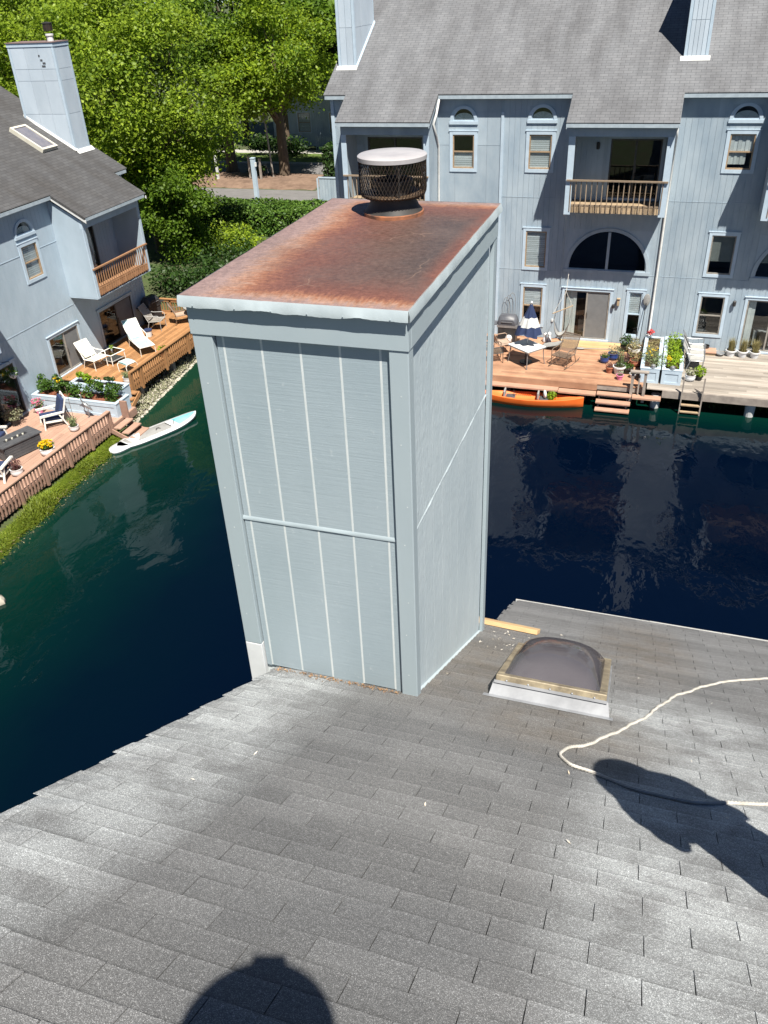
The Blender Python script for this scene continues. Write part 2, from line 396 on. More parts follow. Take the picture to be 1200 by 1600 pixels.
MT['flue_lid'] = M('galvanised_lid', (.44,.43,.44), (.36,.35,.365), .45, 9, metal=.15)

def m_shingle():
    m, nt, b, out = new_mat('grey_asphalt_shingle')
    geo = nd(nt, 'ShaderNodeNewGeometry'); p = geo.outputs['Position']
    a = nd(nt, 'ShaderNodeAttribute', attribute_name='tone'); oi = nd(nt, 'ShaderNodeObjectInfo')
    t = math_(nt, 'FRACT', math_(nt, 'ADD', a.outputs['Fac'], math_(nt, 'MULTIPLY', oi.outputs['Random'], .30)))
    gr = nd(nt, 'ShaderNodeTexVoronoi'); gr.inputs['Scale'].default_value = 560; nt.links.new(p, gr.inputs['Vector'])
    grain = ramp(nt, nd_sep(nt, gr.outputs['Color']), [(0, .6), (.55, .88), (.80, 1.1), (.93, 1.9), (1.0, 2.7)])
    n2 = noise(nt, p, 95, 3, .7)
    sp = nd(nt, 'ShaderNodeSeparateXYZ'); nt.links.new(p, sp.inputs[0])
    big = noise(nt, p, 1.15, 5, .62, .4)
    mid = noise(nt, p, 5.5, 4, .6)
    # pale worn granules: along the rake and in a broad patch right of the rope
    def blob(cx, cy, rx, ry):
        dx = math_(nt, 'DIVIDE', math_(nt, 'SUBTRACT', sp.outputs[0], cx), rx); dy = math_(nt, 'DIVIDE', math_(nt, 'SUBTRACT', sp.outputs[1], cy), ry)
        q = math_(nt, 'ADD', math_(nt, 'MULTIPLY', dx, dx), math_(nt, 'MULTIPLY', dy, dy))
        return math_(nt, 'SUBTRACT', 1.0, q, True)
    w = math_(nt, 'MAXIMUM', blob(.75, 1.9, .95, 1.75), math_(nt, 'MULTIPLY', blob(-2.02, 2.0, .75, 2.6), .95))
    w = math_(nt, 'MAXIMUM', w, math_(nt, 'MULTIPLY', blob(.55, 3.6, .75, .9), .6))
    w = math_(nt, 'MULTIPLY', math_(nt, 'MULTIPLY', w, 1.7, True), ramp(nt, noise(nt, p, 2.6, 5, .65, .3), [(.34, .15), (.58, 1.0)]))
    base = mixc(nt, ramp(nt, big, [(.3, 0.0), (.7, 1.0)]), (.132,.135,.139), (.178,.180,.182))
    base = mixc(nt, math_(nt, 'MULTIPLY', w, .85), base, (.37,.39,.40))
    # brown rot and dust round the chimney foot and above the skylight
    d = math_(nt, 'MAXIMUM', math_(nt, 'MAXIMUM', blob(-.95, 4.3, .75, 1.3), blob(-.2, 3.35, .7, .55)), blob(.25, 5.6, .55, 1.4))
    d = math_(nt, 'MULTIPLY', d, ramp(nt, mid, [(.3, .3), (.7, 1.0)]))
    base = mixc(nt, math_(nt, 'MULTIPLY', d, .75), base, (.125,.105,.083))
    c = scalec(nt, base, math_(nt, 'ADD', math_(nt, 'MULTIPLY', t, .30), .88))
    # worn pale butt edges and a painted line of shadow and dirt below the course above
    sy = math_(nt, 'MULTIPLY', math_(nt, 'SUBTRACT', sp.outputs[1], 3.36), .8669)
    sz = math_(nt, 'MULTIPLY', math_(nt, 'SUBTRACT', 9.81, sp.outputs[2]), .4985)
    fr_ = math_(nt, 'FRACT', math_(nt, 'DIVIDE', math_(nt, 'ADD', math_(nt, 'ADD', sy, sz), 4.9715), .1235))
    wear_shade = ramp(nt, fr_, [(0.0, .50), (.05, .60), (.13, .92), (.30, 1.0), (.80, 1.02), (.93, 1.22), (1.0, 1.15)])
    wear_shade = mixc(nt, ramp(nt, mid, [(.3, .35), (.65, 1.0)]), (1,1,1), wear_shade)
    c = mixc(nt, 1.0, c, wear_shade, 'MULTIPLY')
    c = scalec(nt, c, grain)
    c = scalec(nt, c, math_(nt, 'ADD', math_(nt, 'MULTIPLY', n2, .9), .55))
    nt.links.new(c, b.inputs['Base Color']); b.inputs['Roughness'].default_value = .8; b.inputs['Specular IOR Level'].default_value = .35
    bump(nt, b, math_(nt, 'ADD', n2, math_(nt, 'MULTIPLY', gr.outputs['Distance'], -.8)), .55, .004)
    return m
def nd_sep(nt, c):
    s = nd(nt, 'ShaderNodeSeparateColor'); nt.links.new(c, s.inputs[0]); return s.outputs[0]
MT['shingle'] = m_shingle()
MT['felt'] = M('black_roofing_felt', (.07,.07,.07), (.10,.098,.095), .9, 20)
def m_far_roof(name, swap, c1, c2, stain):
    """shingle courses too fine to pick apart at this distance"""
    m, nt, b, out = new_mat(name)
    geo = nd(nt, 'ShaderNodeNewGeometry'); sp = nd(nt, 'ShaderNodeSeparateXYZ'); nt.links.new(geo.outputs['Position'], sp.inputs[0])
    cb = nd(nt, 'ShaderNodeCombineXYZ')
    if swap: nt.links.new(sp.outputs[1], cb.inputs[0]); nt.links.new(math_(nt, 'MULTIPLY', sp.outputs[0], 1.157), cb.inputs[1])
    else: nt.links.new(sp.outputs[0], cb.inputs[0]); nt.links.new(math_(nt, 'MULTIPLY', sp.outputs[1], 1.157), cb.inputs[1])
    br = nd(nt, 'ShaderNodeTexBrick'); nt.links.new(cb.outputs[0], br.inputs[0])
    br.inputs['Scale'].default_value = 1.0; br.inputs['Brick Width'].default_value = .32; br.inputs['Row Height'].default_value = .14
    br.inputs['Mortar Size'].default_value = .012; br.inputs['Mortar Smooth'].default_value = .4; br.inputs['Bias'].default_value = 0
    br.inputs['Color1'].default_value = (*c1, 1); br.inputs['Color2'].default_value = (*c2, 1); br.inputs['Mortar'].default_value = tuple(x*.55 for x in c1) + (1,)
    # vertical weather streaks (run down the slope)
    stv = nd(nt, 'ShaderNodeMapping'); nt.links.new(cb.outputs[0], stv.inputs[0]); stv.inputs['Scale'].default_value = (1.2, .28, 1)
    s = noise(nt, stv.outputs[0], 1.1, 5, .62)
    c = mixc(nt, ramp(nt, s, [(.38, 0.0), (.70, 1.0)]), br.outputs[0], stain, 'MULTIPLY')
    s2 = noise(nt, cb.outputs[0], 60, 2)
    c = scalec(nt, c, math_(nt, 'ADD', math_(nt, 'MULTIPLY', s2, .5), .75))
    nt.links.new(c, b.inputs['Base Color']); b.inputs['Roughness'].default_value = .85
    bump(nt, b, br.outputs['Fac'], -.35, .02)
    return m
MT['roof_right'] = m_far_roof('pale_grey_roof_shingle', False, (.158,.164,.176), (.132,.138,.150), (.62,.61,.61))
MT['roof_left'] = m_far_roof('dark_grey_roof_shingle', True, (.082,.083,.087), (.062,.063,.067), (.70,.66,.62))

def m_water():
    m, nt, b, out = new_mat('lagoon_water')
    geo = nd(nt, 'ShaderNodeNewGeometry'); p = geo.outputs['Position']
    sp = nd(nt, 'ShaderNodeSeparateXYZ'); nt.links.new(p, sp.inputs[0])
    wob = math_(nt, 'MULTIPLY', math_(nt, 'SUBTRACT', noise(nt, p, .35, 4), .5), 2.2)
    dl = math_(nt, 'ADD', math_(nt, 'ADD', sp.outputs[0], 17.4), wob)                     # metres off the left bank
    dr = math_(nt, 'MULTIPLY', math_(nt, 'SUBTRACT', 29.2, sp.outputs[1]), 2.6)           # the right bank falls away faster
    d = math_(nt, 'MINIMUM', dl, dr)
    deep = ramp(nt, math_(nt, 'DIVIDE', d, 10.0), [(0.0, (.006,.030,.017)), (.12, (.0008,.0175,.0125)), (.38, (.0003,.0098,.0098)), (.62, (.0002,.0038,.0088)), (1.0, (.0002,.0022,.0090))])
    nt.links.new(deep, b.inputs['Base Color'])
    b.inputs['Roughness'].default_value = .03; b.inputs['IOR'].default_value = 1.33; b.inputs['Specular IOR Level'].default_value = .5
    w1 = noise(nt, coords(nt, (1.0, .55, 1), rot=(0, 0, R_(28))), .85, 3, .5, 0.5)
    w2 = noise(nt, coords(nt, (1.0, .6, 1), rot=(0, 0, R_(-35))), 3.4, 3, .55, .5)
    amp = ramp(nt, noise(nt, p, .16, 3), [(.35, .25), (.65, 1.0)])
    h = math_(nt, 'MULTIPLY', math_(nt, 'ADD', w1, math_(nt, 'MULTIPLY', w2, .16)), amp)
    bump(nt, b, h, .40, .14)
    return m
MT['water'] = m_water()
def m_ground():
    m, nt, b, out = new_mat('bank_soil_and_grass')
    geo = nd(nt, 'ShaderNodeNewGeometry'); p = geo.outputs['Position']
    f = ramp(nt, noise(nt, p, .6, 6, .65), [(.38, 0.0), (.62, 1.0)])
    c = mixc(nt, f, (.062,.066,.030), (.045,.078,.018))
    c = scalec(nt, c, math_(nt, 'ADD', noise(nt, p, 14, 4), .45))
    nt.links.new(c, b.inputs['Base Color']); b.inputs['Roughness'].default_value = .95
    bump(nt, b, noise(nt, p, 9, 5), .6, .05)
    return m
MT['ground'] = m_ground()

# ------------------------------------------------------------------ ground, water, roads
def shore_x(y):
    pts = [(-60,-16.6),(12,-16.7),(14.6,-16.95),(18,-17.2),(20.8,-17.3),(23.0,-17.9),(25.5,-18.2),(28.9,-18.6),(31,-19),(60,-19)]
    for (a, b), (c, d) in zip(pts, pts[1:]):
        if y <= c: return b + (d-b)*(y-a)/(c-a)
    return -19
def sstep(a, b, x):
    t = max(0, min(1, (x-a)/(b-a))); return t*t*(3-2*t)
def ground_z(x, y):
    inside = min(x - shore_x(y), (29.45 if x > -12 else 30.6) - y, y - 6.9, 120 - x)
    if inside > 0: return max(-1.6, -inside*.75)
    s = -inside
    return .03 + .06*sstep(0, .3, s) + .24*sstep(.6, 2.2, s) + .48*sstep(5.0, 8.0, s)
def axis(lo, hi, fine, coarse):
    a = []; x = lo
    while x < hi: a.append(x); x += coarse
    return a
xs = [-900,-500,-300,-200,-140,-100,-80,-65,-55,-48,-42,-38,-34,-31,-28,-26] + [-24+.5*i for i in range(10)] + [-19+.2*i for i in range(18)] + [-15,-13.5,-12.2,-11.8,-8,-4,0,4,8,14,24,50,100,118,119.5,120.5,122,128,140,200,300,500,900]
ys = [-900,-500,-300,-200,-120,-70,-40,-20,-8,0,4,5,6,6.6,6.9,7.3,8,9,10.5] + [12+.5*i for i in range(34)] + [29,29.2,29.4,29.6,29.9,30.2,30.5,30.8,31.2,32,33,34.5,36,37.5,39,41,44,48,52,56,60,65,70,80,95,120,160,220,300,500,900]
g = MB(); gr_ = random.Random(3)
g.grid([[(x, y, ground_z(x, y) + (gr_.uniform(-.03,.03) if abs(x) < 40 and 8 < y < 40 else 0)) for x in xs] for y in ys])
kind(g.build('ground', MT['ground'], smooth=True), 'structure')
w = MB(); w.grid([[(x, y, 0.0) for x in (-21, -10, 0, 20, 60, 122)] for y in (5.5, 12, 20, 26, 31.5)])
kind(w.build('water', MT['water']), 'structure')
r = MB(); r.box(-120, -14.5, 51.6, 57.8, .60, .825); r.box(-120, -14.5, 63.6, 67.4, .60, .823); r.box(-44, -37.5, 57.8, 63.6, .60, .824); r.box(-24.6, -21, 57.8, 63.6, .60, .824)
kind(r.build('road', MT['asphalt']), 'structure')
r = MB(); r.box(-120, -14.5, 67.4, 67.6, .6, .95); r.box(-120, -14.5, 51.4, 51.6, .6, .95)
kind(r.build('kerb', MT['concrete']), 'structure')
r = MB(); rows = []
for j in range(13):
    y = 58.0 + 5.5*j/12; row = []
    for i in range(25):
        x = -37.4 + 12.7*i/24; e = min(i, 24-i)/4; f = min(j, 12-j)/3
        row.append((x + gr_.uniform(-.1,.1), y + gr_.uniform(-.12,.12), .80 + .30*min(1, e)*min(1, f) + gr_.uniform(-.02,.03)))
    rows.append(row)
r.grid(rows); kind(r.build('mulch_bed', MT['mulch'], smooth=True), 'structure')
r = MB(); r.box(-120, -14.5, 67.6, 71.5, .6, .93); kind(r.build('lawn_verge', MT['lawn']), 'structure')
r = MB(); r.box(-120, -14.5, 71.5, 73.0, .6, .94); kind(r.build('footpath', MT['concrete']), 'structure')
# ------------------------------------------------------------------ near house: the roof underfoot
SL = math.atan(.575); CS, SN = math.cos(SL), math.sin(SL)
RY0, RZ0 = 3.36, 9.81
def rp(x, s, n=0.0):
    """roof point: x across, s metres down the slope from the chimney foot, n above the surface"""
    return Vector((x, RY0 + s*CS + n*SN, RZ0 - s*SN + n*CS))
def s_of(y): return (y-RY0)/CS
S_RIDGE, S_EAVE, S_STEP = s_of(-.95), s_of(7.02), s_of(5.78)
X_RAKE, X_STEP, X_END = -1.97, -1.03, 4.4
near = thing('house', 'near house whose grey shingled roof fills the foreground below the chimney', 'house', (1.2, 2.5, .4))
def ex(sA, sB, x0, x1, n0, n1, mb):
    mb.hexa([rp(x0,sA,n0), rp(x1,sA,n0), rp(x1,sB,n0), rp(x0,sB,n0), rp(x0,sA,n1), rp(x1,sA,n1), rp(x1,sB,n1), rp(x0,sB,n1)])
d = MB(); ex(S_RIDGE, S_STEP, X_RAKE+.02, X_END, -.09, -.003, d); ex(S_STEP, S_EAVE-.01, X_STEP+.02, X_END, -.09, -.003, d)
zr = rp(0, S_RIDGE).z; yr = rp(0, S_RIDGE).y
d.hexa([(X_RAKE+.02,yr-4,zr-2.4),(X_END,yr-4,zr-2.4),(X_END,yr-.01,zr-.1),(X_RAKE+.02,yr-.01,zr-.1),(X_RAKE+.02,yr-4,zr-2.3),(X_END,yr-4,zr-2.3),(X_END,yr-.01,zr),(X_RAKE+.02,yr-.01,zr)])
roof = d.buildw('roof', MT['felt'], near)
wl = MB()
wl.box(-1.78, X_END-.2, yr-3.6, 5.3, .3, 7.8); wl.box(-.85, X_END-.2, 5.3, 6.7, .3, 7.6)
for x in (-1.78, X_END-.4):    # gable ends
    wl.hexa([(x,yr-3.6,7.8),(x+.2,yr-3.6,7.8),(x+.2,5.3,7.8),(x,5.3,7.8),(x,yr-.3,zr-.25),(x+.2,yr-.3,zr-.25),(x+.2,yr+.3,zr-.25),(x,yr+.3,zr-.25)])
wl.buildw('wall', MT['siding'], near)
f = MB(); ex(S_RIDGE, S_STEP, X_RAKE+.005, X_RAKE+.04, -.17, -.012, f); f.buildw('rake_board', MT['corner'], near)
f = MB(); ex(S_STEP+.02, S_EAVE, X_STEP+.005, X_STEP+.035, -.14, -.012, f); f.buildw('rake_board', MT['corner'], near)
f = MB(); a = rp(0, S_EAVE)
x = X_STEP
while x < X_END:      # drip edge in lapped lengths with a slight wave
    x2 = min(x+rnd.uniform(.5,.9), X_END); w_ = rnd.uniform(-.006,.006)
    f.box(x, x2-.004, a.y-.012+w_, a.y+.014+w_, a.z-.05, a.z+.003); x = x2
f.buildw('drip_edge', M('dull_drip_edge', (.42,.42,.41), (.30,.30,.29), .5, 9), near)
# shingle tabs: 300 nearest ones in view are objects of their own, the rest one mesh
TABW, EXPO = .3048, .1235
def tab_mesh(i):
    q = random.Random(40+i); mb = MB(); L = .150; hw = TABW/2-.0016
    w0 = q.uniform(-.0012,.0012); w1 = q.uniform(-.0012,.0012)
    def P(x, s, n): return (x, s*CS+n*SN, -s*SN+n*CS)
    mb.hexa([P(-hw,-L,0), P(hw,-L,0), P(hw,0,.0005), P(-hw,0,.0005), P(-hw,-L,.0022), P(hw,-L,.0022), P(hw,w0,.0085+w0), P(-hw,w1,.0085+w1)], i/4)
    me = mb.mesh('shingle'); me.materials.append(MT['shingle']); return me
TM = [tab_mesh(i) for i in range(4)]
def project(p):
    c = CM @ (Vector(p) - Vector(CAM)); 
    if c.z <= .1: return None
    return (c.x/c.z*1288.33+600, c.y/c.z*1288.33+800)
tabs = []
i = 0; s = S_RIDGE + EXPO
while s < S_EAVE + .03:
    left = X_RAKE if s < S_STEP + .02 else X_STEP
    ph = .07 + TABW*.5*(i % 2) + rnd.uniform(-.008,.008)
    k0 = math.floor((left-ph)/TABW); x = ph + k0*TABW + TABW/2
    while x - TABW/2 < X_END:
        a, b = max(x-TABW/2, left + rnd.uniform(-.014,.010)), min(x+TABW/2, X_END)
        if b-a > .04 and not (a > -2.05 and b < -1.12 and s-.1 > s_of(3.5) and s < s_of(5.2)):
            tabs.append((a, b, min(s, S_EAVE+.012), i))
        x += TABW
    s += EXPO; i += 1
def vis(t):
    q = project(rp((t[0]+t[1])/2, t[2]-.06)); 
    if q is None or not (-10 < q[0] < 1210 and -10 < q[1] < 1612): return 1e9
    return (rp((t[0]+t[1])/2, t[2])-Vector(CAM)).length
full = [t for t in tabs if t[1]-t[0] > TABW-.001 and vis(t) < 1e8]
full.sort(key=vis); own = set(full[:300])
rest = MB(); wr = wloc(roof)
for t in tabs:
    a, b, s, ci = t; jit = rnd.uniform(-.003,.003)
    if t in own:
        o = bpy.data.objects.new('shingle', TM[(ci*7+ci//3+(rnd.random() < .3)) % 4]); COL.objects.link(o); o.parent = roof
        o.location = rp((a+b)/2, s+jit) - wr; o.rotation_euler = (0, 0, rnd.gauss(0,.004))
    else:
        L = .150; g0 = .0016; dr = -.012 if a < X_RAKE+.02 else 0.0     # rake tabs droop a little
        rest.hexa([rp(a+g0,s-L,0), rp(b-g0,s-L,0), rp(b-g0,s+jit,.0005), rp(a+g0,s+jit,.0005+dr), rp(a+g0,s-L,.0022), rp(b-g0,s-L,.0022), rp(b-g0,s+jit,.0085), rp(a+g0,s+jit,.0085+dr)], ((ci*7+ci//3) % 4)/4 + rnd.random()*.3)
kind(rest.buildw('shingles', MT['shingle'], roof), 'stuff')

# ------------------------------------------------------------------ the chimney chase
CX0, CY0, CZ0 = -2.18, 3.345, 9.3
chim = thing('chimney', 'tall pale grey panelled chimney with rusted metal top standing in the centre of the picture', 'chimney', (CX0, CY0, CZ0))
XL, XR, YF, YB = -2.155, -1.045, 3.375, 5.375            # outer faces of the corner boards
ZT = 12.175; ZS = 10.907                                  # top, horizontal seam
b = MB(); b.box(XL+.045, XR-.045, YF+.045, YB-.045, 6.5, 12.15); b.buildw('core', MT['groove'], chim)
gx = [-2.045, -2.003, -1.798, -1.594, -1.391, -1.190, -1.142]
for zA, zB in ((9.83, ZS-.006), (ZS+.006, 12.02)):
    for a, c in zip(gx, gx[1:]):
        b = MB(); lo = zA if zA > 10 else RZ0 - .02 + rnd.uniform(0,.012)
        b.box(a+.0045, c-.0045, YF+.027, YF+.046, lo, zB); b.buildw('siding_board', MT['panel'], chim)
for x in gx[1:-1]:       # pale caulk beads in the grooves
    b = MB(); b.box(x-.0056, x+.0056, YF+.0265, YF+.044, RZ0-.01, 12.01); b.buildw('groove_bead', MT['groove'], chim)
ys_ = [3.47 + .2032*i for i in range(10)]; ys_[-1] = 5.28; ys_ = [3.455] + ys_[1:]
for zA, zB in ((0, ZS-.008), (ZS+.008, 12.02)):
    for a, c in zip(ys_, ys_[1:]):
        b = MB(); r0 = RZ0-.575*(a-RY0)-.04; r1 = RZ0-.575*(c-RY0)-.04
        lo0, lo1 = (r0, r1) if zA == 0 else (zA, zA); x0, x1 = XR-.046, XR-.030
        b.hexa([(x0,a+.0015,lo0),(x1,a+.0015,lo0),(x1,c-.0015,lo1),(x0,c-.0015,lo1),(x0,a+.0015,zB),(x1,a+.0015,zB),(x1,c-.0015,zB),(x0,c-.0015,zB)])
        b.buildw('siding_board', MT['panel_side'], chim)
b = MB(); b.box(XL+.045, XL+.03, YF+.1, YB-.05, 5.5, 12.02); b.buildw('siding_board', MT['panel'], chim)
b = MB(); b.box(XL+.1, XR-.1, YB-.045, YB-.03, 7.5, 12.02); b.buildw('siding_board', MT['panel'], chim)
b = MB(); r0 = RZ0-.575*(3.46-RY0); r1 = RZ0-.575*(5.30-RY0)       # sealant along the foot
b.hexa([(XR-.03,3.46,r0-.01),(XR-.004,3.46,r0-.01),(XR-.004,5.30,r1-.01),(XR-.03,5.30,r1-.01),(XR-.03,3.46,r0+.012),(XR-.016,3.46,r0+.010),(XR-.016,5.30,r1+.010),(XR-.03,5.30,r1+.012)]); b.buildw('sealant_bead', MT['panel_side'], chim)
rg = random.Random(31)       # nail heads
for zz in [9.95+.3*k for k in range(7)]:
    for xx in (-2.10,-1.09):
        b = MB(); c_ = (xx+rg.uniform(-.02,.02), YF-.0005, zz+rg.uniform(-.05,.05)); b.hexa([(c_[0]-.003,c_[1]-.0008,c_[2]-.003),(c_[0]+.003,c_[1]-.0008,c_[2]-.003),(c_[0]+.003,c_[1],c_[2]-.003),(c_[0]-.003,c_[1],c_[2]-.003),(c_[0]-.003,c_[1]-.0008,c_[2]+.003),(c_[0]+.003,c_[1]-.0008,c_[2]+.003),(c_[0]+.003,c_[1],c_[2]+.003),(c_[0]-.003,c_[1],c_[2]+.003)]); b.buildw('nail_head', MT['groove'], chim)
# corner boards (front face and returning side strip), the left one primed at its foot
b = MB(); b.box(XL, -2.047, YF, YF+.044, 9.98, 12.02); b.buildw('corner_board', MT['corner'], chim, bevel=.003)
b = MB(); b.box(XL, -2.047, YF, YF+.044, 5.6, 9.976); b.buildw('primed_board_end', MT['primer'], chim, bevel=.003)['label'] = 'bare white primed foot of the corner board'
b = MB(); b.box(XL, XL+.028, YF+.046, YF+.13, 5.6, 12.02); b.buildw('corner_board', MT['corner'], chim)
b = MB(); b.box(-1.140, XR-.002, YF, YF+.044, RZ0-.06, 12.02); b.buildw('corner_board', MT['corner'], chim, bevel=.003)
b = MB(); b.box(XR-.028, XR, YF+.002, YF+.075, RZ0-.1, 12.02); b.buildw('corner_board', MT['corner'], chim, bevel=.003)
b = MB(); b.box(XR-.028, XR, YB-.09, YB, 8.4, 12.02); b.buildw('corner_board', MT['corner'], chim, bevel=.003)
b = MB(); b.box(XL, XL+.028, YB-.09, YB, 5.6, 12.02); b.buildw('corner_board', MT['corner'], chim)
# frieze trim under the cap
b = MB(); b.box(XL-.004, XR+.003, YF-.006, YF+.04, 11.982, ZT-.006); b.buildw('frieze_board', MT['corner'], chim, bevel=.002)
b = MB(); b.box(XR-.03, XR+.004, YF+.041, YB+.004, 11.982, ZT-.006); b.buildw('frieze_board', MT['corner'], chim, bevel=.002)
b = MB(); b.box(XL-.004, XL+.03, YF+.041, YB+.004, 11.982, ZT-.006); b.buildw('frieze_board', MT['corner'], chim)
b = MB(); b.box(XL+.031, XR-.031, YB-.03, YB+.004, 11.982, ZT-.006); b.buildw('frieze_board', MT['corner'], chim)
# wavy seam flashings
def wavy_strip(p, q, out, zt, zb, amp, n, mb, th=.004, seed=1, up=None):
    qg = random.Random(seed); p, q, out = Vector(p), Vector(q), Vector(out)
    ph = [qg.uniform(0,6.28) for _ in range(4)]; fr_ = [qg.uniform(9,14), qg.uniform(19,30), qg.uniform(40,60), qg.uniform(70,90)]
    L = (q-p).length; rows = [[], [], []]
    for i in range(n+1):
        t = i/n; u = t*L; a = sum(math.sin(fr_[k]*u+ph[k])*(1,.7,.35,.15)[k] for k in range(4))*.42 + qg.uniform(-.10,.10)
        c = p + (q-p)*t
        rows[0].append(c + Vector((0,0,zt))); rows[1].append(c + out*(th+amp*.35*(1+a*.5)) + Vector((0,0,(zt*.45+zb*.55))))
        rows[2].append(c + out*(th*.6+amp*(.5+.5*a)) + Vector((0,0,zb + amp*.8*a)))
    mb.grid(rows); back = [[c - out*.004 for c in r_] for r_ in rows[::-1]]; mb.grid(back)
b = MB(); wavy_strip((-2.046, YF+.027, ZS), (-1.141, YF+.027, ZS), (0,-1,0), .012, -.012, .007, 90, b, .004, 3); b.buildw('seam_flashing', MT['corner'], chim, smooth=True)
b = MB(); wavy_strip((XR-.030, YF+.077, ZS), (XR-.030, YB-.09, ZS), (1,0,0), .004, -.010, .006, 120, b, .001, 5); b.buildw('seam_flashing', MT['panel_side'], chim, smooth=True)
# cap: folded sheet with a dented flange
b = MB(); rows = []; qg = random.Random(9)
for j in range(25):
    row = []
    for i_ in range(17):
        x, y = i_/16*1.147, j/24*2.06; e = min(x, 1.147-x, y, 2.06-y)
        row.append((CX0+x, CY0+y, ZT + .005 + min(e*.03,.008) + (qg.uniform(-.0025,.0025) if e > .01 else qg.uniform(-.0012,.0012))))
    rows.append(row)
b.grid(rows); b.grid([[(x,y,z-.004) for x,y,z in r_] for r_ in rows[::-1]])
b.buildw('cap_sheet', MT['rust'], chim, smooth=True)
b = MB()
x0, x1, y0, y1 = CX0-.001, CX0+1.148, CY0-.001, CY0+2.061
for p, q, o_, sd in (((x0,y0,ZT),(x1,y0,ZT),(0,-1,0),11), ((x1,y0,ZT),(x1,y1,ZT),(1,0,0),12), ((x1,y1,ZT),(x0,y1,ZT),(0,1,0),13), ((x0,y1,ZT),(x0,y0,ZT),(-1,0,0),14)):
    wavy_strip(p, q, o_, .0065, -.044, .014, 120, b, .003, sd)
b.buildw('cap_flange', MT['flange'], chim, smooth=True)
qg = random.Random(21)     # fixing screws on the flange
for k in range(6):
    x = x0 + .1 + k*.19 + qg.uniform(-.03,.03); b = MB(); b.lathe([(.0,.0),(.0035,0),(.004,.002),(0,.003)], (0,0,0), 8)
    b.v = [(x+p_, y0-.010-r_, ZT-.035+q_) for p_, q_, r_ in b.v]
    b.buildw('screw', MT['flange'], chim)
b = MB(); rg = random.Random(5)      # rotted edge and dust along the foot of the front
for k in range(260):
    x = rg.uniform(-1.95, -1.15); y = YF - abs(rg.gauss(0,.03)); z = RZ0-.575*(y-RY0)+.012
    b.leaf((x, y, z+rg.uniform(0,.008)), rg.uniform(.008,.022), rg, 1.0, .4, rg.random())
kind(b.buildw('rot_debris', M('brown_rot_chips', (.30,.19,.10), (.16,.09,.05), .9, 20, tone=.5), chim), 'stuff')
# spark arrestor
VX, VY, VZ = -1.625, 5.02, 12.183
def V3(prof): return prof
c0 = (VX, VY, VZ)
b = MB(); b.lathe([(.181,.0),(.185,.004),(.185,.024),(.178,.028)], c0, 40); b.buildw('flue_band', MT['flue_band'], chim, smooth=True, sharp=40)
b = MB(); b.lathe([(.193,-.001),(.193,.0035),(.18,.0036)], c0, 40); b.buildw('flue_ring', MT['flue_black'], chim)
b = MB(); b.lathe([(.178,.028),(.157,.052),(.143,.083),(.141,.112),(.13,.113)], c0, 40); b.buildw('flue_skirt', MT['flue_black'], chim, smooth=True, sharp=50)
b = MB(); b.lathe([(.143,.112),(.180,.115),(.193,.127),(.190,.131),(.12,.128),(.12,.12)], c0, 40); b.buildw('flue_pan', MT['flue_pan'], chim, smooth=True, sharp=50)
b = MB(); b.lathe([(.108,.125),(.110,.185),(.124,.188),(.124,.205),(.104,.206),(.100,.13)], c0, 32); b.buildw('flue_pipe', MT['flue_black'], chim, smooth=True, sharp=50)
prof = [(.178,.112),(.190,.116),(.199,.130),(.203,.152),(.203,.325)]
def pz(t):
    seg = [math.dist(prof[i], prof[i+1]) for i in range(4)]; T = sum(seg)*t
    for i in range(4):
        if T <= seg[i] or i == 3:
            q = min(1, T/seg[i]); return prof[i][0]+(prof[i+1][0]-prof[i][0])*q, prof[i][1]+(prof[i+1][1]-prof[i][1])*q
        T -= seg[i]
b = MB(); N = 58
for k in range(N):
    for sgn in (-1, 1):
        pts = []
        for q in range(13):
            r_, z_ = pz(q/12); th = 2*math.pi*(k/N) + sgn*q/12*2*math.pi*5/N
            pts.append((VX+r_*math.cos(th), VY+r_*math.sin(th), VZ+z_))
        b.tube(pts, .0019, 3, cap=False)
b.buildw('flue_mesh', MT['flue_mesh'], chim)
b = MB(); b.lathe([(.205,.318),(.208,.320),(.209,.343),(.200,.350),(.1,.352),(0,.3525)], c0, 48); b.buildw('flue_lid', MT['flue_lid'], chim, smooth=True, sharp=40)
for k in range(4):
    b = MB(); th = .5+k*math.pi/2; b.bar((VX+.18*math.cos(th),VY+.18*math.sin(th),VZ+.12),(VX+.196*math.cos(th),VY+.196*math.sin(th),VZ+.32),.012,.004)
    b.buildw('strut', MT['flue_black'], chim)

# ------------------------------------------------------------------ things lying on the near roof
sky_ = thing('skylight', 'smoky domed skylight with tan frame set in the near roof', 'skylight', rp(-.31, .87))
def rx(mb, x0, x1, s0, s1, n0, n1): 
    mb.hexa([rp(x0,s0,n0), rp(x1,s0,n0), rp(x1,s1,n0), rp(x0,s1,n0), rp(x0,s0,n1), rp(x1,s0,n1), rp(x1,s1,n1), rp(x0,s1,n1)])
a0, a1, q0, q1 = -.645, .028, .37, 1.40
b = MB(); rx(b, a0+.02, a1-.02, q0+.03, q1-.03, 0, .098); b.buildw('curb', M('dark_curb', (.06,.055,.05), None, .8), sky_)
b = MB(); b.hexa([rp(a0-.03,q0-.012,.006), rp(a1+.03,q0-.012,.006), rp(a1+.01,q0+.03,.006), rp(a0-.01,q0+.03,.006), rp(a0-.012,q0+.004,.095), rp(a1+.012,q0+.004,.095), rp(a1+.012,q0+.03,.095), rp(a0-.012,q0+.03,.095)])
rx(b, a0-.06, a1+.05, q0-.06, q0-.010, .010, .0125)
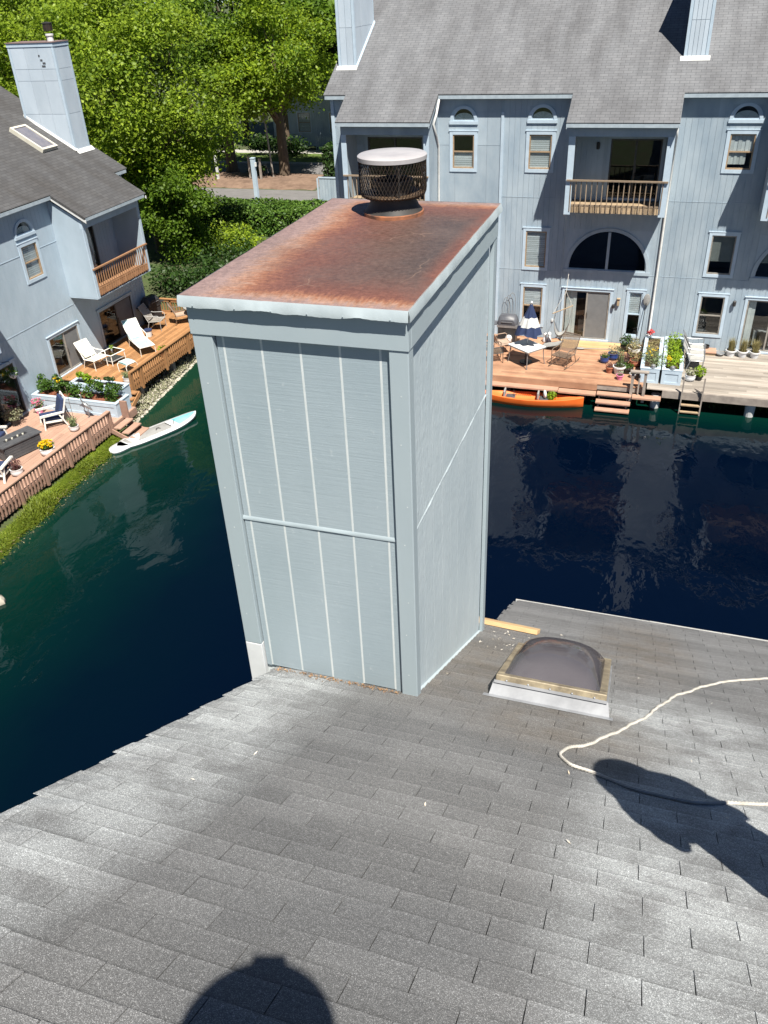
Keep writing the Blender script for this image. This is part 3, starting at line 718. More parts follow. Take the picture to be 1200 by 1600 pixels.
MT['flash'] = M('dull_zinc_flashing', (.36,.375,.40), (.24,.25,.27), .45, 6, metal=.35); b.buildw('apron_flashing', MT['flash'], sky_)
b = MB(); rx(b, a0-.012, a0+.019, q0+.031, q1, .004, .095); rx(b, a1-.019, a1+.012, q0+.031, q1, .004, .095); b.buildw('side_flashing', MT['flash'], sky_)
MT['sky_frame'] = M('aged_tan_aluminium', (.34,.29,.20), (.15,.125,.09), .5, 12, metal=.2, bmp=.2)
for (u0,u1,v0,v1) in ((a0,a1,q0-.006,q0+.05),(a0,a1,q1-.05,q1+.004),(a0,a0+.05,q0+.052,q1-.052),(a1-.05,a1,q0+.052,q1-.052)):
    b = MB(); rx(b, u0, u1, v0, v1, .099, .142); b.buildw('frame_bar', MT['sky_frame'], sky_, bevel=.006)
b = MB(); rx(b, a0-.006, a1+.006, q0-.012, q0-.007, .088, .106); b.buildw('frame_lip', MT['flash'], sky_)
for k in range(5):
    b = MB(); c_ = rp(a0+.07+k*.133, q0-.012, .112); b.lathe([(0,-.006),(.006,-.003),(.006,.003),(0,.006)], tuple(c_), 8); b.buildw('screw', MT['flash'], sky_)
def m_dome():
    m, nt, b, out = new_mat('smoky_acrylic_dome')
    v = coords(nt); c = mixc(nt, ramp(nt, noise(nt, v, 3, 4), [(.35,0.0),(.7,1.0)]), (.17,.165,.18), (.13,.125,.14)); nt.links.new(c, b.inputs['Base Color'])
    b.inputs['Roughness'].default_value = .07; b.inputs['Specular IOR Level'].default_value = .8
    t = nd(nt, 'ShaderNodeBsdfTransparent'); t.inputs[0].default_value = (.62,.60,.63,1)
    mx = nd(nt, 'ShaderNodeMixShader'); mx.inputs[0].default_value = .62
    nt.links.new(b.outputs[0], mx.inputs[1]); nt.links.new(t.outputs[0], mx.inputs[2]); nt.links.new(mx.outputs[0], out.inputs[0])
    return m
MT['dome'] = m_dome()
def dome(mb, x0, x1, s0, s1, n0, h):
    rows = []
    for j in range(19):
        v = -1+2*j/18; row = []
        for i in range(17):
            u = -1+2*i/16; z = ((1-abs(u)**2.6)*(1-abs(v)**2.6))**.52
            row.append(rp(x0+(x1-x0)*(u+1)/2, s0+(s1-s0)*(v+1)/2, n0+h*z))
        rows.append(row)
    mb.grid(rows)
b = MB(); dome(b, a0+.04, a1-.04, q0+.045, q1-.045, .136, .160); b.buildw('dome', MT['dome'], sky_, smooth=True)
b = MB(); dome(b, a0+.07, a1-.07, q0+.09, q1-.09, .13, .115); b.buildw('inner_dome', M('milky_inner_dome', (.17,.16,.175), (.13,.12,.135), .35, 4), sky_, smooth=True)
b = MB(); rx(b, a0+.02, a1-.02, q0+.035, q1-.035, .1, .12); b.buildw('shaft_board', M('dim_shaft', (.06,.055,.055), None, .9), sky_)

o = thing('timber_offcut', 'length of fresh pale timber lying on the near roof behind the chimney', 'timber', rp(-1.05, 2.56))
b = MB(); p_, q_ = rp(-1.55, 2.64, .030), rp(-.60, 2.50, .030); b.bar(p_, q_, .10, .040, up=(0,SN,CS)); b.buildw('board', M('fresh_pine', (.55,.38,.20), (.47,.31,.16), .65, 5, (1,6,6)), o, bevel=.003)
# rope: three twisted strands
P = [(1.9,2.35),(1.50,2.50),(1.22,2.33),(.85,1.91),(.62,1.50),(.45,1.13),(.33,.74),(.24,.44),(.12,.14),(.03,-.09),(-.05,-.25),(-.11,-.33),(-.148,-.41),(-.153,-.50),(-.11,-.60),(-.03,-.64),(.05,-.67),(.14,-.71),(.23,-.75),(.34,-.76),(.45,-.74),(.62,-.66),(.81,-.54),(1.2,-.25),(1.7,.1)]
def catmull(P, n):
    out = []
    for i in range(len(P)-1):
        p0, p1, p2, p3 = P[max(i-1,0)], P[i], P[i+1], P[min(i+2,len(P)-1)]
        L = max(2, int(math.dist(p1,p2)*n))
        for k in range(L):
            t = k/L; out.append(tuple(.5*((2*p1[j])+(-p0[j]+p2[j])*t+(2*p0[j]-5*p1[j]+4*p2[j]-p3[j])*t*t+(-p0[j]+3*p1[j]-3*p2[j]+p3[j])*t**3) for j in range(2)))
    out.append(P[-1]); return out
C_ = [rp(x+.006*math.sin(k*.13)+.003*math.sin(k*.41), s+.005*math.sin(k*.17+1), .014) for k, (x, s) in enumerate(catmull(P, 110))]
rope = thing('rope', 'worn white twisted rope looping over the near roof beside the skylight', 'rope', rp(.2, 0))
MT['rope'] = M('dirty_white_rope', (.54,.52,.48), (.38,.36,.32), .85, 14, bmp=.3, bscale=200)
nrm = Vector((0, SN, CS)); acc = 0
frames = []
for i in range(len(C_)):
    t = (C_[min(i+1,len(C_)-1)] - C_[max(i-1,0)]).normalized(); sd = t.cross(nrm).normalized(); frames.append((C_[i], sd, nrm, acc))
    if i+1 < len(C_): acc += (C_[i+1]-C_[i]).length
for k in range(3):
    b = MB(); b.tube([c + (sd*math.cos(a*115+k*2.094) + n_*math.sin(a*115+k*2.094))*.0052 for c, sd, n_, a in frames], .0047, 6)
    b.buildw('strand', MT['rope'], rope, smooth=True)
# crumbs of wood and paint on the shingles
b = MB(); rg = random.Random(77)
for k in range(70):
    x, s = (rg.gauss(-.8,.25), rg.uniform(1.6,2.7)) if k < 45 else (rg.uniform(-1.7,1.2), rg.uniform(-2.2,2.0))
    p_ = rp(x, s, .013); b.leaf(p_, rg.uniform(.006,.03), rg, 3.0, .3, rg.random())
kind(tag(b.build('paint_and_wood_chips', M('pale_chips', (.55,.47,.36), (.5,.5,.48), .8, 30, tone=.3)), 'pale chips of wood and paint scattered on the near roof', 'debris'), 'stuff')
# ------------------------------------------------------------------ facade helpers
class Frame:
    """wall frame: u along the wall, z up, d outwards"""
    def __init__(s, ax, off): s.ax, s.off = ax, off
    def p(s, u, z, d): return (u, s.off-d, z) if s.ax == 'R' else (s.off+d, u, z)
    def box(s, mb, u0, u1, z0, z1, d0, d1, tone=None):
        a, b = s.p(u0, z0, d0), s.p(u1, z1, d1); mb.box(a[0], b[0], a[1], b[1], a[2], b[2], tone)
def cut(iv, holes):
    out = [iv]
    for a, b in holes:
        nx = []
        for p, q in out:
            if b <= p or a >= q: nx.append((p, q)); continue
            if a > p: nx.append((p, a))
            if b < q: nx.append((b, q))
        out = nx
    return out
def pieces(u0, u1, z0, z1, ops):
    """split a rectangle by openings into rectangles"""
    us = sorted({u0, u1, *[min(max(e, u0), u1) for o in ops for e in o[:2]]}); out = []
    for a, b in zip(us, us[1:]):
        if b-a < 1e-4: continue
        h = [(o[2], o[3]) for o in ops if o[0] < b-1e-5 and o[1] > a+1e-5]
        out += [(a, b, p, q) for p, q in cut((z0, z1), h) if q-p > .004]
    return out
def wall(parent, fr, u0, u1, z0, z1, ops, mat, th=.14):
    mb = MB()
    for a, b, p, q in pieces(u0, u1, z0, z1, ops): fr.box(mb, a, b, p, q, -th, 0)
    return mb.buildw('wall', mat, parent)
def siding(parent, fr, u0, u1, seams, ops, mat, groove=.2032, step=1.2192, gap=.007, th=.014):
    """plywood sheets, each an object, with grooves cut between the strips"""
    u = u0
    while u < u1-.02:
        b = min(u+step, u1)
        for z0, z1 in zip(seams, seams[1:]):
            ps = []; x = u
            while x < b-.01:
                x2 = min(x+groove, b)
                ps += pieces(x, x2-gap if groove < step else x2-.006, z0+.006, z1-.006, ops); x = x2
            while ps:          # pieces that still hang together make one sheet
                grp = [ps.pop(0)]; grew = True
                while grew:
                    grew = False
                    for q_ in list(ps):
                        if any(q_[0] <= g_[1]+.02 and q_[1] >= g_[0]-.02 and q_[2] < g_[3] and q_[3] > g_[2] or (q_[0] < g_[1] and q_[1] > g_[0] and q_[2] <= g_[3]+.001 and q_[3] >= g_[2]-.001) for g_ in grp):
                            grp.append(q_); ps.remove(q_); grew = True
                mb = MB()
                for a, c, p, q in grp: fr.box(mb, a, c, p, q, .0015, th)
                mb.buildw('siding_panel', mat, parent)
        u = b
def trim_ring(mb, fr, u0, u1, z0, z1, w, d0, d1, sill=0.0):
    fr.box(mb, u0-w, u0, z0-w, z1+w, d0, d1); fr.box(mb, u1, u1+w, z0-w, z1+w, d0, d1)
    fr.box(mb, u0, u1, z1, z1+w, d0, d1+.003); fr.box(mb, u0, u1, z0-w, z0, d0, d1+.003+sill)
def room(parent, fr, u0, u1, z0, z1, depth=.9):
    mb = MB(); t = .02
    fr.box(mb, u0-.05, u1+.05, z0-.05, z1+.05, -.14-depth-t, -.14-depth)
    fr.box(mb, u0-.05-t, u0-.05, z0-.05, z1+.05, -.14-depth, -.142); fr.box(mb, u1+.05, u1+.05+t, z0-.05, z1+.05, -.14-depth, -.142)
    fr.box(mb, u0-.05, u1+.05, z0-.05-t, z0-.05, -.14-depth, -.142); fr.box(mb, u0-.05, u1+.05, z1+.05, z1+.05+t, -.14-depth, -.142)
    mb.buildw('interior', MT['interior'], parent)
def slats(parent, fr, u0, u1, z0, z1, d, pitch, mat, name='blind', vertical=False, rg=rnd):
    mb = MB()
    if vertical:
        n = max(2, int((u1-u0)/pitch))
        for i in range(n):
            a = u0+(u1-u0)*i/n; q = (u1-u0)/n; o = .02 if i % 2 else 0
            fr.box(mb, a, a+q*.96, z0, z1, d-.012-o, d-o, rg.random())
    else:
        n = max(2, int((z1-z0)/pitch))
        for i in range(n):
            a = z0+(z1-z0)*i/n; q = (z1-z0)/n; fr.box(mb, u0, u1, a, a+q*.86, d-.01, d, rg.random())
    mb.buildw(name, mat, parent)
def window(parent, fr, u0, u1, z0, z1, frame='window_wood', blind=None, trim='trim', tw=.10, dbl=True, pane='pane', shade=None, sillm=None):
    mb = MB(); w = .045
    trim_ring(mb, fr, u0+w, u1-w, z0+w, z1-w, w, -.06, .022)
    zm = (z0+z1)/2
    if dbl: fr.box(mb, u0+w, u1-w, zm-.022, zm+.022, -.05, .012)
    win = mb.buildw('window', MT[frame], parent)
    t = MB(); trim_ring(t, fr, u0, u1, z0, z1, tw, .0145, .042)
    fr.box(t, u0-tw-.03, u1+tw+.03, z1+tw, z1+tw+.03, .0145, .055); t.buildw('window_trim', MT[trim], win)
    cells = [(zm+.022, z1-w), (z0+w, zm-.022)] if dbl else [(z0+w, z1-w)]
    for k, (a, b) in enumerate(cells):
        m = MB(); d = -.012 - .018*k; fr.box(m, u0+w, u1-w, a, b, d-.005, d); m.buildw('pane', MT[pane], win)
    if blind == 'full': slats(win, fr, u0+w, u1-w, z0+w, z1-w, -.042, .07, MT['blind'])
    elif blind == 'low': slats(win, fr, u0+w, u1-w, z0+w, zm, -.045, .07, MT['blind'])
    elif blind == 'high': slats(win, fr, u0+w, u1-w, zm, z1-w, -.042, .07, MT['blind'])
    elif blind == 'curtain': slats(win, fr, u0+w, u0+(u1-u0)*.74, z0+.16, zm, -.045, .09, MT['curtain'], 'curtain', True)
    elif blind == 'drape':
        slats(win, fr, u0+w, u1-w, zm, z1-w, -.050, .12, MT['blind'], 'curtain', True); slats(win, fr, u0+w, u0+(u1-u0)*.74, z0+.16, zm, -.042, .09, MT['curtain'], 'curtain', True)
    elif blind == 'shade': 
        m = MB(); fr.box(m, u0+w, u1-w, z0+(z1-z0)*.32, z1-w, -.085, -.075); m.buildw('roller_shade', M('grey_shade', (.26,.27,.25), None, .8), win)
    room(win, fr, u0, u1, z0, z1); return win
def arc_pts(c, z0, a, h, n=20):
    return [(c - a*math.cos(math.pi*i/n), z0 + h*math.sin(math.pi*i/n)) for i in range(n+1)]
def arch_band(mb, fr, c, z0, a, h, w, d0, d1, n=20):
    p, q = arc_pts(c, z0, a, h, n), arc_pts(c, z0, a+w, h+w, n)
    for i in range(n):
        A, B, C, D = p[i], p[i+1], q[i+1], q[i]
        mb.hexa([fr.p(*A,d0), fr.p(*B,d0), fr.p(*C,d0), fr.p(*D,d0), fr.p(*A,d1), fr.p(*B,d1), fr.p(*C,d1), fr.p(*D,d1)])
def arch_window(parent, fr, c, z0, a, h, frame='trim', mull=False, sill='trim', tw=.10, back=None, n=20, fan=True):
    mb = MB(); w = .04; arch_band(mb, fr, c, z0+w, a-w, h-w, w, -.05, .020, n); fr.box(mb, c-a, c+a, z0, z0+w, -.05, .022)
    if mull: fr.box(mb, c-.05, c+.05, z0+w, z0+h-w, -.04, .035)
    win = mb.buildw('arched_window', MT[frame], parent)
    t = MB(); arch_band(t, fr, c, z0, a, h, tw, .0145, .045, n); fr.box(t, c-a-tw-.02, c+a+tw+.02, z0-tw, z0, .0145, .06); t.buildw('window_trim', MT[sill], win)
    for sg in ((-1,1) if mull else (0,)):
        m = MB(); p = arc_pts(c, z0+w, a-w, h-w, n)
        if sg == -1: p = [q for q in p if q[0] <= c+1e-6]; p.append((c, z0+w))
        if sg == 1: p = [q for q in p if q[0] >= c-1e-6]; p.insert(0, (c, z0+w))
        f_ = [fr.p(*q, -.015) for q in p]; b_ = [fr.p(*q, -.02) for q in p]; k = len(p)
        m.add(f_+b_, [tuple(range(k)), tuple(range(2*k-1, k-1, -1))]); m.buildw('pane', MT['pane' if back else 'pane_dark'], win)
    if back == 'fan':
        m = MB(); p = arc_pts(c, z0+w, a-w, (h-w)*.62, n)
        for i in range(n):
            q0, q1 = p[i], p[i+1]; dd = -.035-.008*(i % 2)
            m.add([fr.p(c,z0+w,dd), fr.p(*q0,dd), fr.p(*q1,dd)], [(0,1,2)], rnd.random())
        m.buildw('pleated_shade', MT['curtain'], win)
    elif back == 'half':
        m = MB(); fr.box(m, c-a*.9, c+a*.9, z0+h*.35, z0+h*.85, -.09, -.08); m.buildw('roller_shade', M('grey_green_shade', (.25,.27,.24), None, .8), win)
    # siding round the arch, filling the square opening
    fl = MB(); q = arc_pts(c, z0, a+tw*.5, h+tw*.5, n); zt = z0+h+tw*.5+.001; U0, U1 = c-a-tw*.5, c+a+tw*.5
    for i in range(n):
        A, B = q[i], q[i+1]; C, D = (B[0], zt), (A[0], zt)
        fl.hexa([fr.p(*A,-.1), fr.p(*B,-.1), fr.p(*C,-.1), fr.p(*D,-.1), fr.p(*A,.013), fr.p(*B,.013), fr.p(*C,.013), fr.p(*D,.013)])
    fl.buildw('siding_panel', fr.mat, parent)
    room(win, fr, c-a, c+a, z0, z0+h); return win
def arch_hole(c, z0, a, h, tw=.10): return (c-a-tw*.5, c+a+tw*.5, z0, z0+h+tw*.5)
def slider(parent, fr, u0, u1, z0, z1, frame='grey_frame', trim='trim', screen=1, curtain=None, tw=.10, pane='pane'):
    mb = MB(); w = .05; um = (u0+u1)/2
    trim_ring(mb, fr, u0+w, u1-w, z0+w, z1-w, w, -.08, .02); fr.box(mb, um-.03, um+.03, z0+w, z1-w, -.07, .010)
    dr = mb.buildw('sliding_door', MT[frame], parent)
    t = MB(); fr.box(t, u0-tw, u0, z0, z1+tw, .0145, .042); fr.box(t, u1, u1+tw, z0, z1+tw, .0145, .042); fr.box(t, u0, u1, z1, z1+tw, .0145, .045)
    fr.box(t, u0-tw-.03, u1+tw+.03, z1+tw, z1+tw+.03, .0145, .07); fr.box(t, u0-tw, u1+tw, z0-.07, z0, .0145, .09); t.buildw('door_trim', MT[trim], dr)
    for k, (a, b) in enumerate(((u0+w, um-.03), (um+.03, u1-w))):
        m = MB(); d = -.02-.02*k; fr.box(m, a, b, z0+w, z1-w, d-.006, d); m.buildw('pane', MT[pane], dr)
        if k == screen: m = MB(); fr.box(m, a, b, z0+w, z1-w, -.012, -.008); m.buildw('insect_screen', MT['screen'], dr)
    m = MB(); fr.box(m, um+.035, um+.06, (z0+z1)/2-.12, (z0+z1)/2+.12, .01, .035); m.buildw('handle', MT['dark_frame'], dr)
    if curtain: slats(dr, fr, curtain[0], curtain[1], z0+.06, z1-w, -.11, .10, MT['curtain'], 'curtain', True)
    m = MB(); rg = random.Random(int(u0*100) & 1023)      # dim furniture just inside
    for k in range(3):
        a = rg.uniform(u0+.1, u1-.6); fr.box(m, a, a+rg.uniform(.3,.5), z0+.06, z0+rg.uniform(.4,.9), -.85, -.45, rg.random())
    m.buildw('furniture', MT['pale_sling'], dr)
    room(dr, fr, u0, u1, z0, z1, 1.3); return dr
def gutter(parent, fr, u0, u1, z, d0, mat='gutter'):
    mb = MB(); fr.box(mb, u0, u1, z-.11, z, d0, d0+.012); fr.box(mb, u0, u1, z-.11, z-.10, d0+.012, d0+.11); fr.box(mb, u0, u1, z-.11, z+.006, d0+.11, d0+.122)
    fr.box(mb, u0, u0+.01, z-.11, z, d0, d0+.12); fr.box(mb, u1-.01, u1, z-.11, z, d0, d0+.12)
    return mb.buildw('gutter', MT[mat], parent)
def balcony(parent, fr, u0, u1, D, zb, zt, zroof0, rail_z, rail_mat, cheek_w, mat, joist_mat='wood_tan', header=.32, nbal=18, floor_ends=True):
    """boxed-out balcony: cheeks, header, floor, railing"""
    for a, b in ((u0, u0+.13), (u1-.13, u1)):
        mb = MB(); fr.box(mb, a, b, zb, zt, .016, D-.02)
        lo, hi = fr.p(a, zt, .016), fr.p(b, zt, D-.02)
        q = [fr.p(a,zt,.016), fr.p(b,zt,.016), fr.p(b,zt,D-.02), fr.p(a,zt,D-.02), fr.p(a,zroof0,.016), fr.p(b,zroof0,.016), fr.p(b,zt+.02,D-.02), fr.p(a,zt+.02,D-.02)]
        mb.hexa(q); mb.buildw('balcony_side', mat, parent)
    for a, b in ((u0-.004, u0+cheek_w), (u1-cheek_w, u1+.004)):
        mb = MB(); fr.box(mb, a, b, zb-.02, zt-header, D-.018, D+.02); mb.buildw('corner_board', MT['trim'], parent)
    mb = MB(); fr.box(mb, u0-.004, u1+.004, zt-header+.002, zt+.01, D-.10, D+.024); mb.buildw('header_board', MT['trim'] if mat is MT['siding_left'] else MT['siding'], parent)
    mb = MB(); fr.box(mb, u0+.13, u1-.13, zt-header+.05, zt-header+.09, .02, D-.1); mb.buildw('balcony_ceiling', MT['siding'], parent)
    mb = MB(); n = 22
    for i in range(n):     # floor boards run outwards, their ends show below the rail
        a = u0+.135+(u1-u0-.27)*i/n; q = (u1-u0-.27)/n
        fr.box(mb, a+.008, a+q-.008, zb+.05, zb+.05+.20, D-.30, D-.0 + rnd.uniform(-.01,.01), rnd.random())
    fr.box(mb, u0+.135, u1-.135, zb+.06, zb+.22, .02, D-.31, .4)
    mb.buildw('floor_boards', MT[joist_mat], parent)
    mb = MB(); fr.box(mb, u0+.02, u1-.02, rail_z-.05, rail_z, D+.0, D+.09); fr.box(mb, u0+.132, u1-.132, zb+.27, zb+.33, D-.05, D-.01); rl = mb.buildw('balcony_rail', MT[rail_mat], parent)
    for i in range(nbal):
        a = u0+.18+(u1-u0-.36)*i/(nbal-1); mb = MB(); q = rnd.uniform(-.006,.006)
        mb.bar(fr.p(a-q, zb+.10, D+.025), fr.p(a+q, rail_z-.05, D+.025), .03, .03); mb.buildw('baluster', MT[rail_mat], rl)

# ------------------------------------------------------------------ townhouse row across the water
FR = Frame('R', 32.7); FR.mat = MT['siding']
hr = thing('townhouse_row', 'long blue grey townhouse row with pale shingle roof across the water', 'townhouse', (-2, 33, .3))
UN = [0.0, 6.62]
ops = []; X1 = 9.6
w_up = [(-8.16,-7.34,7.26,8.44), (-5.28,-4.46,7.28,8.46), (1.57,2.39,7.38,8.52)]
a_up = [(-7.75,8.90,.41,.41), (-4.85,8.95,.41,.40), (1.97,8.97,.42,.41)]
w_mid = [(-8.16,-7.34,3.65,5.04), (-5.23,-4.43,3.65,5.04), (1.54,2.37,3.73,5.14)]
w_low = [(-8.16,-7.34,1.34,2.86), (-5.22,-4.45,1.34,2.86), (1.52,2.36,1.42,2.89)]
a_big = [(-10.45,3.66,1.46,1.46), (-2.08,3.66,1.47,1.47), (4.66,3.68,1.47,1.47)]
d_low = [(-11.4,-9.6,.88,2.82), (-3.58,-1.82,.88,2.82), (3.17,4.95,.88,2.85)]
d_bal = [(-11.55,-9.35,6.35,8.34), (-2.36,-.60,6.35,8.34), (4.35,6.1,6.35,8.34)]
w_nar = [(-1.12,-.60,1.13,2.88), (5.62,6.14,1.15,2.9)]
ops = w_up + w_mid + w_low + d_low + d_bal + w_nar + [arch_hole(*a) for a in a_up + a_big]
wall(hr, FR, -12.95, X1, .2, 9.78, ops, MT['siding'])
seams = [.62, 3.54, 6.27, 9.03, 9.78]
siding(hr, FR, -6.24, -.24, seams, ops, MT['siding']); siding(hr, FR, -.14, X1, seams, ops, MT['siding'])
siding(hr, FR, -12.95, -6.34, [.62, 3.54, 6.0, 8.07, 9.2, 9.78], ops, MT['siding'], groove=1.22)
for z in seams[1:-1]:
    for a, b in ((-6.24,-.24), (-.14,X1)):
        for p, q, _, _ in pieces(a, b, z-.01, z+.01, ops):
            mb = MB(); FR.box(mb, p, q, z-.006, z+.012, .0145, .021); mb.buildw('seam_strip', MT['siding'], hr)
mb = MB(); FR.box(mb, -6.34, -6.24, .6, 9.2, .001, .05); mb.buildw('corner_board', MT['trim'], hr)
mb = MB(); FR.box(mb, -12.99, -12.86, .3, 9.8, .016, .045); mb.buildw('corner_board', MT['trim'], hr)
for k, (w_, bl) in enumerate(zip(w_up, ('low', 'full', 'drape'))): window(hr, FR, *w_, blind=bl, tw=.12)
for k, w_ in enumerate(w_mid): window(hr, FR, *w_, frame=('window_wood','window_wood','grey_frame')[k], blind=('full','full','shade')[k], dbl=False, tw=.11)
for k, w_ in enumerate(w_low): window(hr, FR, *w_, frame=('window_wood','window_wood','grey_frame')[k], blind=('full','high',None)[k], tw=.11)
for k, a in enumerate(a_up): arch_window(hr, FR, *a, back='fan', tw=.11)
for k, a in enumerate(a_big): arch_window(hr, FR, *a, frame='siding', mull=True, sill='siding', back='half' if k == 2 else None, n=28, tw=.12)
slider(hr, FR, *d_low[0]); slider(hr, FR, *d_low[1], curtain=(-3.5,-3.1)); slider(hr, FR, *d_low[2], curtain=(3.25,3.5), screen=None)
for w_ in w_nar: window(hr, FR, *w_, frame='trim', blind='high', tw=.09, dbl=True)
for k, d_ in enumerate(d_bal): slider(hr, FR, *d_, frame='dark_frame', trim='siding', screen=None, pane='pane_dark')
JD = 1.30
for k, (a, b) in enumerate(((-12.15,-8.74), (-3.70,-.21), (2.92,6.41))):
    balcony(hr, FR, a, b, JD, 6.02, 8.92, 9.72, 7.20, 'rail_brown', .22 if k else .2, MT['siding'], nbal=18)
    gutter(hr, FR, a-.10, b+.10, 9.03, JD+.17)
for a, b in ((-8.66,-3.80), (-.12,2.82), (6.51,X1)): gutter(hr, FR, a, b, 9.78, .19)
gutter(hr, FR, -13.1, -12.25, 9.78, .19)
# roof slabs
def rq(x0, x1, y0, y1, z0=9.83, yb=32.4): return [(x0,y0,z0+.583*(y0-yb)), (x1,y0,z0+.583*(y0-yb)), (x1,y1,z0+.583*(y1-yb)), (x0,y1,z0+.583*(y1-yb))]
mb = MB(); mb.slab(rq(-13.15, X1+.3, 32.39, 41.0), .12)
mb.slab([(-13.15,41.0,14.84),(X1+.3,41.0,14.84),(X1+.3,48,10.6),(-13.15,48,10.6)], .12)
for a, b in ((-12.25,-8.64), (-3.80,-.11), (2.82,6.51)): mb.slab(rq(a, b, 31.10, 32.389), .10)
rf = mb.buildw('roof', MT['roof_right'], hr)
mb = MB()     # gable end and rear wall
mb.box(-12.95, -12.81, 32.85, 47.5, .3, 9.7); mb.hexa([(-12.95,32.9,9.7),(-12.81,32.9,9.7),(-12.81,47.3,9.7),(-12.95,47.3,9.7),(-12.95,40.8,14.4),(-12.81,40.8,14.4),(-12.81,41.2,14.4),(-12.95,41.2,14.4)])
mb.box(-12.8, X1, 47.35, 47.5, .3, 9.9); mb.buildw('gable_wall', MT['siding'], hr)
for a, b in ((-12.25,-8.64), (-3.80,-.11), (2.82,6.51)):       # barge boards down the sides of the dropped eaves
    for x in (a+.001, b-.026):
        m = MB(); z0 = 9.83-.583*1.3; m.hexa([(x,31.1,z0-.2),(x+.025,31.1,z0-.2),(x+.025,32.5,9.83-.145),(x,32.5,9.83-.145),(x,31.1,z0-.101),(x+.025,31.1,z0-.101),(x+.025,32.5,9.83-.05),(x,32.5,9.83-.05)]); m.buildw('barge_board', MT['gutter'], hr)
def far_chimney(parent, x0, x1, y0, y1, ztop, zlow, seams_, cols, axis='x'):
    m = MB(); m.box(x0+.02, x1-.02, y0+.02, y1-.02, zlow, ztop-.06); ch = m.buildw('chimney', MT['siding'], parent)
    zz = [zlow+.0] + seams_ + [ztop-.16]
    for z0, z1 in zip(zz, zz[1:]):
        n = cols
        for i in range(n):
            a = x0+.11+(x1-x0-.22)*i/n; q = (x1-x0-.22)/n; m = MB(); m.box(a+.006, a+q-.006, y0+.004, y0+.019, z0+.006, z1-.006); m.buildw('siding_panel', MT['far_panel'], ch)
        n = max(1, int((y1-y0)/.6))
        for i in range(n):
            a = y0+.1+(y1-y0-.2)*i/n; q = (y1-y0-.2)/n; m = MB(); m.box(x1-.019, x1-.004, a+.006, a+q-.006, z0+.006, z1-.006); m.buildw('siding_panel', MT['far_panel'], ch)
    for a, b, c, d_ in ((x0, x0+.1, y0, y0+.1), (x1-.1, x1, y0, y0+.1), (x1-.1, x1, y1-.1, y1), (x0, x0+.1, y1-.1, y1)):
        m = MB(); m.box(a, b, c, d_, zlow, ztop-.16); m.buildw('corner_board', MT['trim'], ch)
    m = MB(); m.box(x0-.015, x1+.015, y0-.015, y1+.015, ztop-.158, ztop-.03); m.buildw('frieze_board', MT['trim'], ch)
    m = MB(); m.box(x0-.04, x1+.04, y0-.04, y1+.04, ztop-.028, ztop); m.buildw('cap_sheet', MT['rust'], ch)
    return ch
c1 = far_chimney(hr, -12.98, -12.25, 33.78, 36.1, 14.5, 9.6, [11.95, 13.1], 2)
c2 = far_chimney(hr, -.32, .48, 33.95, 35.9, 14.25, 10.0, [11.85], 4)
for x0, x1, y in ((-13.03,-12.20,33.78), (-.42,.55,33.95)):
    zf = 9.83+.583*(y-32.4); m = MB(); m.hexa([(x0,y-.16,zf-.09),(x1,y-.16,zf-.09),(x1,y-.003,zf-.0),(x0,y-.003,zf-.0),(x0,y-.16,zf-.07),(x1,y-.16,zf-.07),(x1,y-.003,zf+.05),(x0,y-.003,zf+.05)]); m.buildw('chimney_flashing', MT['white'], hr)
m = MB(); m.hexa([(-12.249,33.78,10.66),(-12.20,33.78,10.64),(-12.20,36.1,11.99),(-12.249,36.1,12.01),(-12.249,33.78,10.72),(-12.20,33.78,10.67),(-12.20,36.1,12.03),(-12.249,36.1,12.08)]); m.buildw('chimney_flashing', MT['trim'], hr)
# downspouts
m = MB(); m.tube([(-.19,31.35,8.95),(-.17,31.5,8.6),(-.19,32.2,8.1),(-.19,32.62,7.7),(-.19,32.63,6.0),(-.19,32.63,3.0),(-.19,32.63,1.15),(-.15,32.5,1.0)], .045, 8); m.buildw('downspout', MT['white'], hr, smooth=True)
m = MB(); m.tube([(-8.62,32.45,9.70),(-8.66,32.2,9.2),(-8.70,31.9,8.9),(-8.70,32.4,8.35),(-8.70,32.62,8.05),(-8.70,32.63,5.0),(-8.70,32.63,1.1)], .045, 8); m.buildw('downspout', MT['white'], hr, smooth=True)
m = MB(); m.tube([(-3.72,31.42,6.0),(-3.74,32.6,5.6),(-3.76,32.66,3.0)], .010, 5); m.buildw('cable', MT['gutter'], hr)
# wall lamps, bird box, meter
def wall_lamp(u, z, mat, h=.2):
    t = MB(); t.lathe([(.02,-h*.5),(.055,-h*.45),(.065,h*.35),(.03,h*.5)], FR.p(u, z, .10), 10); L = t.buildw('wall_lamp', mat, hr)
    t = MB(); FR.box(t, u-.04, u+.04, z-.06, z+.06, .0145, .045); t.buildw('lamp_plate', mat, L)
wall_lamp(2.71, 2.70, MT['black_metal'], .22); wall_lamp(-1.66, 2.30, MT['black_metal'], .15)
wall_lamp(-2.80, 8.12, MT['black_metal'], .25)
m = MB(); FR.box(m, -1.53, -1.44, 2.34, 2.60, .0145, .12); FR.box(m, -1.55, -1.42, 2.60, 2.62, .0145, .15); m.buildw('bird_box', MT['wood_tan'], hr)
m = MB(); FR.box(m, -4.02, -3.95, 1.50, 1.60, .0145, .06); m.buildw('outlet_box', MT['white'], hr)
m = MB(); FR.box(m, -.30, -.20, 1.10, 1.25, .07, .16); m.buildw('outlet_box', MT['white'], hr)

